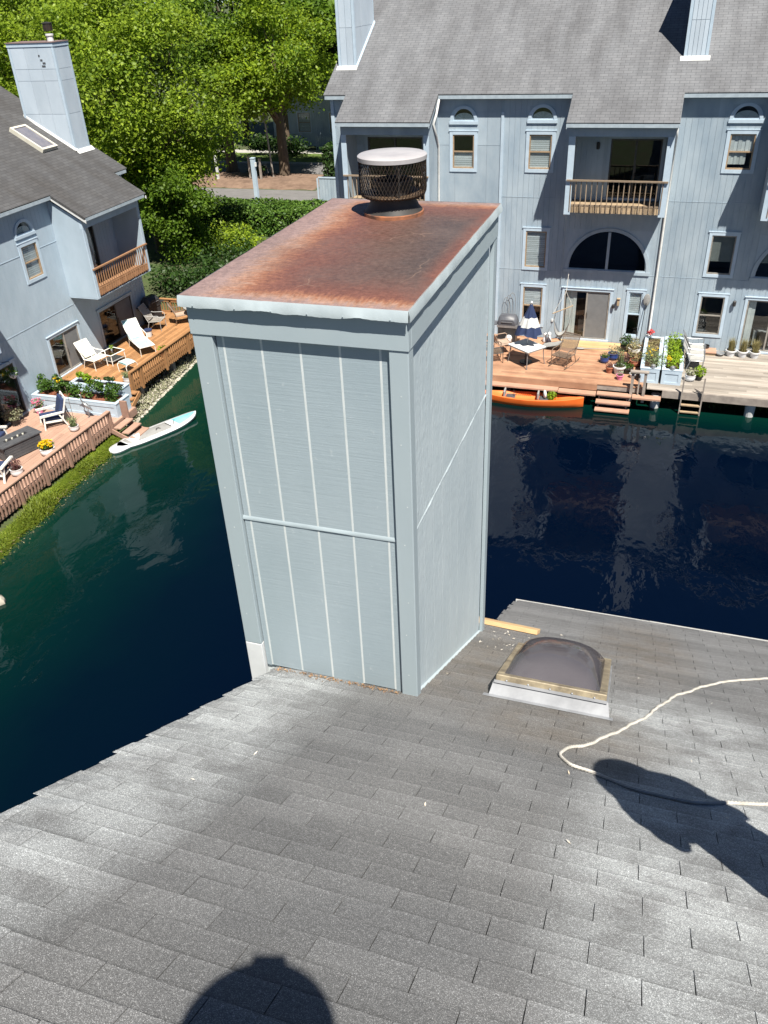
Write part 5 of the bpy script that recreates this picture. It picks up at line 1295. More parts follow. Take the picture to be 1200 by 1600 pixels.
m = MB(); m.lathe([(.0,.70),(.55,.70),(.56,.71),(.56,.735),(0,.738)], (0,0,0), 28); m.build('table_top', MT['grey_sling'], t)
for k in range(4): tube_part(t, 'leg', [[(.42*math.cos(k*1.571+.6),.42*math.sin(k*1.571+.6),0),(.3*math.cos(k*1.571+.6),.3*math.sin(k*1.571+.6),.7)]], .016, 'brown_metal')
def grill(label, loc, rz, lid, body, covered=False):
    t = thing('barbecue_grill', label, 'grill', loc, rz)
    prof = [(-.40,.84),(-.40,.93),(-.36,1.10),(-.28,1.20),(.28,1.20),(.36,1.10),(.40,.93),(.40,.84)]
    m = MB(); rows = []
    for y, s_ in ((-.27,.80),(-.24,.95),(-.12,1.0),(.10,1.0),(.22,.95),(.26,.80)): rows.append([(x*s_, y, .84+(z-.84)*(s_ if abs(y) < .2 else s_*.72)) for x, z in prof])
    m.grid(rows); m.add(rows[0], [tuple(range(8))]); m.add(rows[-1], [tuple(range(7,-1,-1))]); m.build('lid', MT[lid], t, smooth=True, sharp=40)
    m = MB(); m.box(-.40,.40,-.26,.26,.72,.838); m.build('firebox', MT['steel'] if not covered else MT[body], t, bevel=.01)
    for sx in (-1,1):
        m = MB(); m.box(sx*.41,sx*.70,-.22,.22,.80,.83); m.build('side_shelf', MT['grill_cover' if not covered else body], t, bevel=.008)
    m = MB(); m.box(-.36,.36,-.24,.24,.08,.718); m.build('cabinet', MT[body], t, bevel=.01)
    tube_part(t, 'lid_handle', [[(-.22,-.30,.97),(.22,-.30,.97)],[(-.2,-.26,.96),(-.2,-.30,.97)],[(.2,-.26,.96),(.2,-.30,.97)]], .012, 'steel')
    for sx in (-1,1):
        for sy in (-1,1):
            m = MB(); m.tube([(sx*.32-.02,sy*.2,.045),(sx*.32+.02,sy*.2,.045)], .045, 12); m.build('wheel', MT['black_metal'], t)
    if not covered:
        m = MB(); m.lathe([(.06,0),(.13,.05),(.14,.22),(.10,.30),(.03,.33)], (.10,-.30,.12), 16); m.build('gas_bottle', MT['white_pot'], t, smooth=True)
    return t
grill('black covered barbecue at the far corner of the orange deck', (-21.35,30.55,ZO), R_(80), 'black_metal', 'black_metal', True)
def navy_chair(label, loc, rz):
    t = thing('lounge_chair', label, 'chair', loc, rz)
    for sx in (-1,1):
        for nm, p, q in (('leg',(sx*.37,.36,0),(sx*.36,.30,.50)), ('leg',(sx*.37,-.42,0),(sx*.36,-.20,.50))):
            m = MB(); m.bar(p, q, .055, .05, up=(0,1,0)); m.build(nm, MT['white_metal'], t)
        m = MB(); m.grid([[(sx*.36-.05,y,.52+.02*math.sin((y+.4)*2.2)),(sx*.36+.05,y,.52+.02*math.sin((y+.4)*2.2))] for y in (-.40,-.2,0,.2,.42)]); m.grid([[(sx*.36+.05,y,.485),(sx*.36-.05,y,.485)] for y in (-.40,-.2,0,.2,.42)]); m.bar((sx*.36,.42,.50),(sx*.36,-.4,.50),.10,.03); m.build('armrest', MT['white_metal'], t)
    m = MB(); m.bar((-.36,.30,.26),(.36,.30,.26),.04,.06); m.bar((-.36,-.28,.20),(.36,-.28,.20),.04,.06); m.bar((-.34,.30,.26),(-.34,-.3,.20),.04,.06); m.bar((.34,.30,.26),(.34,-.3,.20),.04,.06); m.build('seat_frame', MT['white_metal'], t)
    m = MB(); m.bar((-.33,-.3,.22),(-.33,-.55,.98),.05,.04); m.bar((.33,-.3,.22),(.33,-.55,.98),.05,.04); m.bar((-.36,-.55,.97),(.36,-.55,.97),.04,.07); m.build('back_frame', MT['white_metal'], t)
    m = MB(); m.bar((0,.36,.34),(0,-.26,.30),.60,.13); m.build('seat_cushion', MT['navy'], t, bevel=.03); m = MB(); m.bar((0,-.26,.36),(0,-.47,.95),.60,.12,up=(0,1,0)); m.build('back_cushion', MT['navy'], t, bevel=.03)
    return t
navy_chair('white armchair with navy cushions facing us across the pink deck', (-20.05,21.45,ZP), R_(140))
navy_chair('white armchair with navy cushions cut off by the left edge, beside the fire table', (-21.05,19.55,ZP), R_(-75))
navy_chair('white armchair with its back to the railing at the left edge', (-19.35,17.75,ZP), R_(15))
t = thing('fire_table', 'charcoal rectangular fire table with slatted sides on the pink deck', 'table', (-19.85,19.35,ZP), R_(-18))
for k in range(5):
    m = MB(); a = -.42+.168*k; m.box(a+.004, a+.164, -.75, .75, .52, .56) if k != 2 else (m.box(a+.004,a+.164,-.75,-.42,.52,.56), m.box(a+.004,a+.164,.42,.75,.52,.56)); m.build('top_plank', MT['charcoal'], t)
m = MB(); m.box(-.085,.085,-.415,.415,.50,.545); m.build('burner_lid', MT['black_metal'], t)
for k in range(5):
    for sx in (-1,1):
        m = MB(); m.box(sx*.36, sx*.385, -.66, .66, .03+.095*k, .115+.095*k); m.build('side_slat', MT['charcoal'], t)
    for sy in (-1,1):
        m = MB(); m.box(-.359, .359, sy*.66, sy*.685, .03+.095*k, .115+.095*k); m.build('side_slat', MT['charcoal'], t)
for k, (x, y) in enumerate(((-.03,-.3),(.02,-.12),(0,.1),(.03,.28))):
    c_ = thing('candle', 'small cream candle in the row on the fire table, %s' % ('nearest the railing corner','second','third','farthest along')[k], 'candle', (0,0,0), 0, 'candles on the fire table'); a = R_(-18)
    c_.location = (-19.85+x*math.cos(a)-y*math.sin(a), 19.35+x*math.sin(a)+y*math.cos(a), ZP+.545+.001)
    m = MB(); m.lathe([(.03,0),(.032,.045),(.026,.05),(0,.048)], (0,0,0), 10); m.build('wax', MT['cream'], c_); m = MB(); m.tube([(0,0,.045),(.002,0,.065)], .003, 4); m.build('wick', MT['black_metal'], c_)
# heron statue and garden stakes
t = thing('heron_statue', 'thin metal heron statue standing against the long planter', 'statue', (-19.15,22.2,ZP))
m = MB(); m.tube([(-.02,0,.62),(.0,-.03,.60),(.10,-.02,.50),(.22,.0,.40),(.30,.02,.30)], [.02,.05,.075,.05,.01], 8); m.build('body', MT['steel'], t, smooth=True)
m = MB(); m.tube([(-.0,-.02,.60),(-.07,-.02,.72),(-.02,-.02,.82),(-.06,-.02,.90),(-.12,-.02,.90),(-.24,-.02,.87)], [.03,.02,.016,.024,.014,.003], 7); m.build('neck', MT['steel'], t, smooth=True)
for y in (-.03,.03): m = MB(); m.tube([(.1,y,.48),(.11,y,.25),(.09,y,.0),(.03,y,.0)], .010, 5); m.build('leg', MT['steel'], t)
t = thing('plant_stake', 'tall thin metal stake rising from the white bowl beside the navy chair', 'stake', (-18.92,21.25,ZP)); m = MB(); m.tube([(0,0,.2),(-.05,.05,.9),(-.09,.1,1.45)], .009, 5); m.build('rod', MT['brown_metal'], t)
m = MB(); m.tube([(-.09,.1,1.45),(-.06,.06,1.53),(-.12,.1,1.58),(-.16,.14,1.50),(-.09,.1,1.45)], .007, 5); m.build('hook', MT['brown_metal'], t)
t = thing('plant_hanger', 'wall hung basket of green leaves beside the left door frame', 'hanging plant', (-21.35,21.6,2.2))
m = MB(); m.lathe([(.05,-.12),(.13,-.05),(.15,.05),(.13,.05)], (0,0,0), 12); m.build('basket', MT['white_pot'], t); m = MB(); m.leaves((0,0,.1), (.22,.22,.2), 130, .09, random.Random(4)); m.build('foliage', MT['leaf_green'], t); m = MB(); m.bar((-.33,0,.45),(0,0,.5),.02,.02); m.tube([(0,0,.5),(0,0,.05)], .004, 4); m.build('bracket', MT['black_metal'], t)
# ------------------------------------------------------------------ right deck furniture
t = thing('patio_table', 'white topped square patio table under the closed navy umbrella', 'table', (-4.53,29.87,ZR), R_(52))
m = MB(); m.box(-.46,.46,-.56,.56,.685,.715); m.build('table_top', MT['white'], t, bevel=.008)
m = MB(); m.box(-.47,.47,-.57,.57,.655,.684); m.build('table_frame', MT['steel'], t)
for x, y in ((-.42,-.5),(.42,-.5),(.42,.5),(-.42,.5)): tube_part(t, 'leg', [[(x*1.08,y*1.08,0),(x,y,.25),(x*.95,y*.95,.66)]], .018, 'steel')
t = thing('patio_umbrella', 'closed navy and white striped patio umbrella standing through the white table', 'umbrella', (-4.55,29.93,ZR))
m = MB(); m.tube([(0,0,.02),(.05,0,1.3),(.10,0,2.32)], .022, 8); m.build('pole', MT['steel'], t, smooth=True)
m = MB(); m.lathe([(.24,0),(.24,.04),(.05,.06),(.04,.3),(.03,.3)], (0,0,0), 20); m.build('base', MT['black_metal'], t)
def umb(z): # radius of the folded cloth at height above deck
    return .045+.40*((2.30-z)/1.18)**.95
N = 32; bands = [(1.12,1.45,'navy'),(1.45,1.80,'white'),(1.80,2.30,'navy')]
for z0, z1, mt in bands:
    m = MB(); rows = []
    for i in range(6):
        z = z0+(z1-z0)*i/5; row = []
        for j in range(N+1):
            a = 2*math.pi*j/N; fold = 1 + (.20 if j % 4 == 0 else (-.22 if j % 4 == 2 else 0))*min(1,(2.3-z)*2)
            zz = z + (.06*math.sin(a*3+1) if (i == 0 and z0 < 1.2) else 0) + (.025*math.sin(a*4) if (i in (0,5) and 1.2 < z < 2.2) else 0)
            rr = umb(z)*fold; row.append((rr*math.cos(a)+.045+(z-1.2)*.045, rr*math.sin(a)*.72, zz))
        rows.append(row)
    m.grid(rows); m.build('canopy_cloth', MT[mt], t, smooth=True)
m = MB(); m.lathe([(.0,-.05),(.03,-.04),(.05,.0),(.035,.04),(0,.055)], (.10,0,2.36), 12); m.build('finial', MT['white_pot'], t, smooth=True)
grill('gas barbecue with charcoal lid against the townhouse wall', (-5.62,31.75,ZR), 0, 'grill_cover', 'black_metal')
t = thing('wire_trellis', 'thin looped wire trellis leaning on the wall above the barbecue', 'trellis', (-5.75,32.55,ZR))
for k in range(3):
    x = -.12+.12*k; m = MB(); m.tube([(x-.13,0,.6)]+[(x+.13*math.cos(math.pi-a),.02,1.25+.35*math.sin(a)+.1*k) for a in [math.pi*i/10 for i in range(11)]]+[(x+.13,0,.6)], .006, 4); m.build('wire_hoop', MT['brown_metal'], t)
# hanging hammock chair on a stand
t = thing('hammock_chair', 'grey hanging hammock chair with wooden spreader bar by the sliding door', 'hammock chair', (-3.45,31.75,ZR))
m = MB(); m.tube([(-.42,-.08,1.38),(.30,.28,1.62)], .022, 8); m.build('spreader_bar', MT['wood_tan'], t)
m = MB(); m.tube([(-.40,-.07,1.39),(0.0,.3,2.15)], .008, 4); m.tube([(.28,.27,1.61),(0.0,.3,2.15)], .008, 4); m.tube([(0,.3,2.15),(.0,.62,2.75)], .012, 5); m.build('hanging_rope', MT['rope'], t)
m = MB(); rows = []
for i in range(13):
    v = i/12; ang = -1.5+3.0*v; row = []
    for j in range(7):
        u = -1+2*j/6; d_ = .95*(1-abs(ang/1.5)**2.2)
        x = -.05+.33*math.sin(ang)*(.95) ; y = .10+.16*math.sin(ang) + u*.20*(1-.55*abs(ang/1.5)); z = 1.48+.10*math.sin(ang) - d_ - .12*(1-u*u)
        row.append((x, y, z))
    rows.append(row)
m.grid(rows); m.grid([[(x,y,z-.008) for x,y,z in r_] for r_ in rows[::-1]]); m.build('sling_seat', MT['grey_sling'], t, smooth=True)
m = MB(); m.lathe([(0,-.12),(.06,-.08),(.07,0),(0,.04)], (-.05,.12,.42), 10); m.build('tassel', MT['grey_sling'], t)
# rocking lounge chair in brown mesh
def m_mesh():
    m_, nt, b_, out = new_mat('open_brown_mesh'); b_.inputs['Base Color'].default_value = (.16,.12,.09,1); b_.inputs['Roughness'].default_value = .5
    v = coords(nt, (1,1,1)); ck = nd(nt, 'ShaderNodeTexChecker'); ck.inputs['Scale'].default_value = 70; nt.links.new(v, ck.inputs[0])
    tr = nd(nt, 'ShaderNodeBsdfTransparent'); mx = nd(nt, 'ShaderNodeMixShader')
    nt.links.new(ck.outputs['Fac'], mx.inputs[0]); nt.links.new(b_.outputs[0], mx.inputs[1]); nt.links.new(tr.outputs[0], mx.inputs[2]); nt.links.new(mx.outputs[0], out.inputs[0]); return m_
MT['mesh'] = m_mesh()
t = sling_chair('rocking_chair', 'open brown metal mesh rocking chair in the middle of the salmon deck', (-3.15,30.05,ZR), R_(160), 'brown_metal', 'mesh', .66, .40, 1.02, .66, .34, True, 1, .017)
t = thing('low_lounger', 'flat dark sling lounger lying low behind the rocking chair', 'lounger', (-3.75,31.55,ZR), R_(80)); h = .27
for sx in (-1,1): tube_part(t, 'side_rail', [[(sx*h,.45,.05),(sx*h,0,.16),(sx*h,-.35,.28)]], .014, 'black_metal')
strap_panel(t, 'seat', (-h,.45,.05),(-h,-.35,.28),(h,.45,.05),(h,-.35,.28),'grey_sling',4,.03,.004); tube_part(t, 'cross_rail', [[(-h,.45,.05),(h,.45,.05)],[(-h,-.35,.28),(h,-.35,.28)],[(-h,-.2,0),(h,-.2,0)]], .013, 'black_metal')
t = thing('paddle', 'grey kayak paddle lying on the pale planks by the sliding door', 'paddle', (-2.4,31.7,ZR))
m = MB(); m.tube([(-.15,-.02,.05),(.9,.10,.05)], .015, 6); m.build('shaft', MT['steel'], t); m = MB(); m.lathe([(0,-.012),(.12,-.008),(.13,0),(.12,.008),(0,.012)], (-.32,-.03,.05), 16, sx=1.6, sy=.7); m.build('blade', MT['grey_sling'], t, smooth=True)
for k, (x, y) in enumerate(((-4.16,32.15),(-4.0,32.2))):
    t = thing('ornament', 'white garden figure by the wall, %s of the pair' % ('left','right')[k], 'ornament', (x,y,ZR), 0, 'white figures by the wall'); m = MB(); m.lathe([(.08,0),(.10,.06),(.07,.2),(.05,.26),(.075,.32),(.06,.40),(0,.43)], (0,0,0), 12); m.build('figure', MT['white_pot'], t, smooth=True)
sling_chair('patio_chair', 'pale tan patio chair beside the barbecue, half hidden by the chimney', (-5.62,30.75,ZR), R_(-60), 'tan_sling', 'tan_sling', .58, .42, .9, .5, .25)
sling_chair('patio_chair', 'curly black wrought iron chair at the deck edge beside the chimney', (-5.72,29.85,ZR), R_(-70), 'black_metal', 'mesh', .55, .40, .80, .5, .2)
t = thing('paddle', 'upright oval paddle leaning against the wall by the downspout', 'paddle', (-.52,32.35,ZR))
m = MB(); m.tube([(0,0,.0),(.04,.12,.9),(.08,.22,1.72)], .014, 6); m.build('shaft', MT['black_metal'], t); m = MB(); m.lathe([(0,-.01),(.12,-.006),(.13,0),(.12,.006),(0,.01)], (0,0,0), 18, sx=1.0, sy=1.8); m.v = [(x+.09, z*1.0+.23, y+1.85) for x, y, z in m.v]; m.build('blade', MT['grey_sling'], t, smooth=True)
# raised planters
pa = planter('raised white planter with mixed flowers beside the dock steps', -.30, .40, 28.98, 32.2, ZR, 1.36, MT['trim'], MT['soil'])
pb = planter('raised white planter packed with lime green foliage', .44, 1.16, 28.98, 32.3, ZR, 1.36, MT['trim'], MT['soil'])
t = thing('planting', 'dense lime green foliage filling the right raised planter', 'plants', (.8,30.6,1.27)); m = MB(); rg = random.Random(81)
for k in range(26): m.leaves((rg.uniform(-.2,.2), rg.uniform(-1.35,1.4), rg.uniform(.12,.30)), (.20,.22,.22), 60, .085, rg, .5)
m.build('foliage', MT['leaf_lime'], t); m = MB()
for k in range(5): m.leaves((-.1+rg.uniform(-.1,.1), -1.25+rg.uniform(-.1,.3), .35), (.1,.1,.06), 14, .06, rg, .8)
m.build('flowers', MT['petal_yellow'], t)
t = thing('planting', 'dry brown seedlings at the wall end of the left raised planter', 'plants', (.05,31.3,1.27)); m = MB()
for k in range(12): m.leaves((rg.uniform(-.2,.2), rg.uniform(-.6,.6), .10), (.16,.18,.14), 45, .05, rg, .5)
m.build('foliage', MT['leaf_straw'], t)
t = thing('planting', 'grey green herbs and yellow flowers at the water end of the left raised planter', 'plants', (.08,29.7,1.27)); m = MB()
for k in range(16): m.leaves((rg.uniform(-.24,.26), rg.uniform(-.65,.6), rg.uniform(.1,.3)), (.20,.2,.2), 55, .06, rg, .5)
m.build('foliage', MT['leaf_grey'], t); m = MB()
for k in range(9):
    c_ = (rg.uniform(-.25,.25), rg.uniform(-.7,.5), rg.uniform(.35,.45)); m.leaves(c_, (.05,.05,.03), 8, .06, rg, .8)
m.build('flowers', MT['petal_yellow'], t)
t = thing('flower', 'single red bloom at the corner of the left raised planter', 'flower', (-.12,32.0,1.27)); m = MB(); m.leaves((0,0,.32), (.13,.13,.11), 90, .09, rg, .3); m.build('petals', MT['petal_red'], t); m = MB(); m.tube([(0,0,0),(0,0,.3)], .01, 5); m.build('stem', MT['leaf_green'], t)
for k, (x, y) in enumerate(((.14,29.05),(.80,29.05))):
    t = thing('solar_lamp', 'small silver solar lamp on the %s raised planter rim' % ('left','right')[k], 'lamp', (x,y,1.36), 0, 'solar lamps'); m = MB(); m.lathe([(.07,0),(.09,.03),(.07,.08),(.085,.10),(.03,.14),(0,.145)], (0,0,0), 14); m.build('lantern', MT['steel'], t, smooth=True, sharp=50)
# pots beside the steps
potted('green plant in a cobalt blue pot, leftmost of the pots', (-1.66,30.55,ZR), .17, .22, 'cobalt', 'leaf_green', .16, .19, 90, 'round', .07, seed=101)
potted('pale rimmed dark blue pot with straggly plant behind the blue pot', (-1.36,30.95,ZR), .22, .25, 'cobalt', 'leaf_pale', .30, .24, 130, 'round', .06, seed=102)
potted('dry reddish plant in a terracotta pot', (-1.38,29.62,ZR), .15, .24, 'terracotta', 'leaf_purple', .22, .2, 130, size=.05, seed=103)
potted('tall thin green shoots in a white and navy pot', (-1.05,29.62,ZR), .23, .30, 'white_pot', 'leaf_grey', .75, .14, 110, 'taper', .07, None, 0, 40, 104)
potted('small sage plant in a bright pink pot at the deck edge', (-.97,29.08,ZR), .13, .18, 'pink_pot', 'leaf_grey', .16, .13, 70, size=.05, seed=105)
potted('low green plant in a black pot behind the handrail', (-.74,29.72,ZR), .19, .22, 'black_pot', 'leaf_green', .16, .22, 130, size=.07, seed=106)
potted('small plant in a white pot tucked behind the handrail', (-.52,29.35,ZR), .13, .16, 'white_pot', 'leaf_pale', .12, .14, 60, size=.05, seed=107)
potted('yellowing plant in a wide terracotta bowl beside the left planter', (-.52,30.5,ZR), .22, .22, 'terracotta', 'leaf_straw', .36, .28, 200, 'round', .06, seed=108)
potted('dusky mixed seedlings in a black tray pot among the pots', (-.95,30.5,ZR), .2, .2, 'black_pot', 'leaf_purple', .26, .26, 170, size=.05, seed=109)
potted('very dark leafy plant near the wall behind the pots', (-1.0,31.85,ZR), .18, .25, 'black_pot', 'leaf_dark', .42, .26, 230, size=.10, seed=110)
potted('pale leafed plant in a white bowl near the narrow window', (-.62,31.75,ZR), .26, .22, 'white_pot', 'leaf_pale', .34, .28, 160, 'round', .07, seed=111)
potted('tall thin yellow green plant in the middle of the pots', (-.72,31.05,ZR), .16, .22, 'black_pot', 'leaf_straw', .5, .24, 190, size=.06, seed=112)
t = thing('pet_statue', 'small black cat shaped figure against the wall by the planters', 'ornament', (-.25,32.35,ZR)); m = MB(); m.lathe([(.10,0),(.12,.1),(.07,.3),(.05,.36),(.075,.44),(.05,.52),(0,.53)], (0,0,0), 12); m.build('body', MT['black_metal'], t, smooth=True)
for sx in (-1,1): m = MB(); m.lathe([(.025,0),(0,.07)], (sx*.04,0,.50), 6); m.build('ear', MT['black_metal'], t)
for k in range(3):
    sling_chair('patio_chair', 'grey framed sling chair in the row beside the lime planter, %s' % ('nearest the water','in the middle','nearest the wall')[k], (1.62,30.65+.55*k,ZR), R_(-92+4*k), 'steel', 'pale_sling', .55, .42, .98, .52, .30, False, 1, .016, 'chairs beside the lime planter')
potted('pale pink leafed plant in a white pot at the dock ladder', (1.45,29.52,ZR), .19, .24, 'white_pot', 'leaf_pale', .25, .22, 150, 'round', .07, seed=121)
potted('lime green plant in a black pot at the dock ladder', (1.76,29.62,ZR), .13, .16, 'black_pot', 'leaf_lime', .36, .22, 190, size=.10, seed=122)
for k, x in enumerate((2.88,3.30,3.73)):
    potted('straw coloured ornamental grass in a white pot, %s of three by the right door' % ('left','middle','right')[k], (x,32.22,ZR), .19, .24, 'white_pot', 'leaf_straw', .50, .17, 0, 'taper', .05, None, 0, 170, 130+k, group='grass pots by the right door')
t = thing('door_step', 'pale timber doorstep box against the townhouse wall', 'step', (2.12,32.3,ZR)); m = MB(); m.box(-.22,.22,-.24,.24,0,.10); m.build('box', MT['wood_tan'], t); m = MB(); m.box(-.24,.24,-.27,.25,.101,.135); m.build('tread', MT['salmon_new'], t)
t = thing('metal_bowl', 'dark metal dish lying by the doorstep box', 'bowl', (2.5,32.15,ZR)); m = MB(); m.lathe([(.06,0),(.16,.08),(.17,.12),(.15,.12),(.05,.03),(0,.03)], (0,0,0), 16); m.build('dish', MT['steel'], t, smooth=True)
t = thing('pot', 'empty black pot by the low window', 'pot', (1.98,32.5,ZR)); m = MB(); m.lathe([(.10,0),(.13,.24),(.11,.24),(.09,.04),(0,.04)], (0,0,0), 14); m.build('body', MT['black_pot'], t, smooth=True, sharp=50)

# ------------------------------------------------------------------ boats
def hull(mb, L, W, H, n=28, zk=-.10, nose=1.6, rocker=.10, rim=.0):
    rows = []; prof = [(-1,1.0),(-.96,.55),(-.72,.12),(-.3,-.02),(0,-.04),(.3,-.02),(.72,.12),(.96,.55),(1,1.0)]
    for i in range(n+1):
        u = -1+2*i/n; w = W/2*max(.02, (1-abs(u)**nose))**.75; k = rocker*abs(u)**3
        rows.append([(u*L/2, a*w, zk+k+(H-zk)*b*(1 if b > .5 else 1-.5*abs(u)**4)) for a, b in prof])
    mb.grid(rows); return rows
kay = thing('kayak', 'bright orange sit on top kayak moored at the salmon deck', 'kayak', (-4.02,28.02,.02), R_(3))
MT['kayak'] = M('orange_plastic_hull', (.78,.155,.025), (.70,.13,.02), .35, 4, spec=.5); m = MB(); rows = hull(m, 3.85, .80, .27, 30); m.build('hull', MT['kayak'], kay, smooth=True)
m = MB(); rr = []
for r_ in rows:
    x, w, z = r_[0][0], abs(r_[0][1]), r_[0][2]; u = abs(x)/1.92; dip = .10*sstep(0,.35,.75-u)
    rr.append([(x,-w,z),(x,-w*.80,z+.012),(x,-w*.70,z-dip),(x,0,z-dip*1.1+.02*sstep(.7,1,u)),(x,w*.70,z-dip),(x,w*.80,z+.012),(x,w,z)])
m.grid(rr); m.build('deck', M('orange_plastic_deck', (.80,.21,.06), (.70,.17,.045), .45, 3), kay, smooth=True)
for x in (-.95, .28):
    m = MB(); m.box(x-.03,x+.04,-.19,.19,.22,.48); m.build('seat_back', MT['grey_sling'], kay, bevel=.03); m = MB(); m.box(x+.05,x+.40,-.18,.18,.19,.24); m.build('seat_pad', MT['charcoal'], kay, bevel=.03)
for k in range(8):
    for sy in (-1,1): m = MB(); m.box(-.55+.075*k,-.52+.075*k,sy*.19,sy*.25,.195,.235); m.build('foot_rib', MT['kayak'], kay)
for k in range(9): m = MB(); m.box(.85+.075*k,.89+.075*k,-.16+.012*k,.16-.012*k,.20,.235); m.build('deck_rib', MT['kayak'], kay)
m = MB(); m.tube([(-.6,0,.22),(-.62,.05,.45)], .012, 5); m.build('rod_holder', MT['black_metal'], kay)
t = thing('boat_cushion', 'white cushion propped in the orange kayak', 'cushion', (-3.50,28.05,.25), R_(20)); m = MB(); m.lathe([(0,-.05),(.13,-.04),(.16,0),(.13,.04),(0,.05)], (0,0,0), 16); m.v = [(z*1.0, x, y+.16) for x, y, z in m.v]; m.build('pad', MT['white'], t, smooth=True)
t = thing('green_plant', 'clump of lime green weed lying in the orange kayak', 'plant', (-3.25,28.08,.22)); m = MB(); m.leaves((0,0,.14), (.17,.2,.18), 300, .07, random.Random(5)); m.build('foliage', MT['leaf_lime'], t)
a = Vector((-17.25,21.15)); b_ = Vector((-15.80,24.02)); mid = (a+b_)/2; ang = math.atan2((b_-a).y, (b_-a).x)
sup = thing('paddleboard', 'white and aqua inflatable paddleboard tied at the pink deck steps', 'paddleboard', (mid.x, mid.y, .05), ang)
def board(mb, L, W, z0, z1, u0=-1, u1=1, inset=0, n=26):
    top, bot = [], []
    for i in range(n+1):
        u = u0+(u1-u0)*i/n; w = (W/2)*max(.0, (1-abs(u)**(2.4 if u > 0 else 4)))**.62 - inset; w = max(w, .008); k = .12*max(0,u)**3
        top.append([(u*L/2,-w,z0+k+(z1-z0)*.5),(u*L/2,-w*.93,z1+k),(u*L/2,0,z1+k),(u*L/2,w*.93,z1+k),(u*L/2,w,z0+k+(z1-z0)*.5)]); bot.append([(u*L/2,w,z0+k+(z1-z0)*.5),(u*L/2,w*.93,z0+k),(u*L/2,0,z0+k),(u*L/2,-w*.93,z0+k),(u*L/2,-w,z0+k+(z1-z0)*.5)])
    mb.grid(top)
    if inset == 0: mb.grid(bot)
m = MB(); board(m, 3.3, .82, -.06, .09); m.build('hull', MT['white_pot'], sup, smooth=True)
m = MB(); board(m, 3.3, .82, .06, .094, .45, .97, .07); m.build('nose_panel', MT['aqua'] if False else M('aqua_board_print', (.16,.52,.60), (.25,.60,.66), .5, 3), sup, smooth=True)
m = MB(); board(m, 3.3, .82, .06, .094, -.80, .28, .10); m.build('deck_pad', MT['grey_sling'], sup, smooth=True)
m = MB(); m.tube([(.42,.18,.12),(.45,-.18,.12)], .012, 5); m.tube([(.80,.16,.125),(.55,-.16,.12)], .012, 5); m.build('bungee', MT['black_metal'], sup)
m = MB(); m.tube([(-.1,-.05,.10),(-.05,0,.14),(.05,0,.14),(.1,-.05,.10)], .014, 6); m.build('handle', MT['black_metal'], sup)
t = thing('kayak_nose', 'white rounded tail of a second board under the pink deck steps', 'paddleboard', (-17.1,21.35,.04), ang+.15); m = MB(); board(m, 1.3, .55, -.05, .10); m.build('hull', MT['white_pot'], t, smooth=True)
t = tag(MB().build('x', MT['stone']), 'x', 'x'); bpy.data.objects.remove(t)
def rock(label, loc, r, seed, group=None, mat='stone', sz=(1,1,.6)):
    rg = random.Random(seed); m = MB(); rows = []
    for i in range(7):
        th = math.pi*i/6; rows.append([])
        for j in range(10):
            ph = 2*math.pi*j/9 if j < 9 else 0; k = r*(1+rg.uniform(-.12,.12)) if j < 9 else None
            if j == 9: rows[-1].append(rows[-1][0]); continue
            rows[-1].append((loc[0]+k*math.sin(th)*math.cos(ph)*sz[0], loc[1]+k*math.sin(th)*math.sin(ph)*sz[1], loc[2]-k*math.cos(th)*sz[2]))
    m.grid(rows); o = m.build('rock', MT[mat], None, smooth=True); return tag(o, label, 'rock', group)
rock('tan rock breaking the green water at the left edge', (-15.55,12.85,.02), .24, 4, sz=(1.1,.8,.75))

# ------------------------------------------------------------------ banks
rg = random.Random(91); m = MB()
for k in range(20000):
    y = rg.uniform(10, 21.9); s_ = shore_x(y); q = rg.random(); x = s_ - .50 + q*.70
    if x > s_ + .16 + .14*math.sin(y*3.1): continue
    dens = .5+.5*math.sin(y*1.7+1)*math.sin(y*.63); h = (.05 + .34*dens*dens*rg.random())*(1-.45*max(0,(q-.5)*2)); z = max(-.05, ground_z(x, y))
    m.blade((x, y, z), h, .26, .022, rg, min(1, max(0, rg.gauss(.25+.5*dens*(1-abs(q-.5)), .25))))
o = kind(tag(m.build('shore_grass', MT['grass_blade']), 'bright green grass fringe along the bank under the pink deck', 'grass'), 'stuff')
m = MB()
for k in range(2600):
    y = rg.uniform(10, 21.9); s_ = shore_x(y); x = s_ + rg.gauss(.05,.16); z = max(-.03, ground_z(x,y)); r_ = rg.uniform(.015,.05)
    m.leaf((x,y,z+.02), r_*2.2, rg, 1.2, .7, rg.random())
kind(tag(m.build('shore_litter', M('pale_shore_litter', (.34,.28,.17), (.22,.17,.09), .9, 8, tone=.4)), 'pale pebbles and leaf litter at the left waterline', 'pebbles'), 'stuff')
m = MB()
for k in range(1500):
    y = rg.uniform(22.7, 31.2); s_ = shore_x(y); x = s_ + .15 - abs(rg.gauss(0,.42)); z = max(-.02, ground_z(x,y)); r_ = rg.uniform(.03,.085)
    vs_ = []; 
    for dx, dy, dz in ((1,0,0),(-1,0,0),(0,1,0),(0,-1,0),(0,0,.75),(0,0,-.6)): f_ = r_*rg.uniform(.75,1.2); vs_.append((x+dx*f_, y+dy*f_, z+r_*.3+dz*f_))
    m.add(vs_, [(0,2,4),(2,1,4),(1,3,4),(3,0,4),(2,0,5),(1,2,5),(3,1,5),(0,3,5)], rg.random())
kind(tag(m.build('shore_stones', MT['stone']), 'band of pale stones along the bank below the cedar railing', 'stones'), 'stuff')
m = MB()
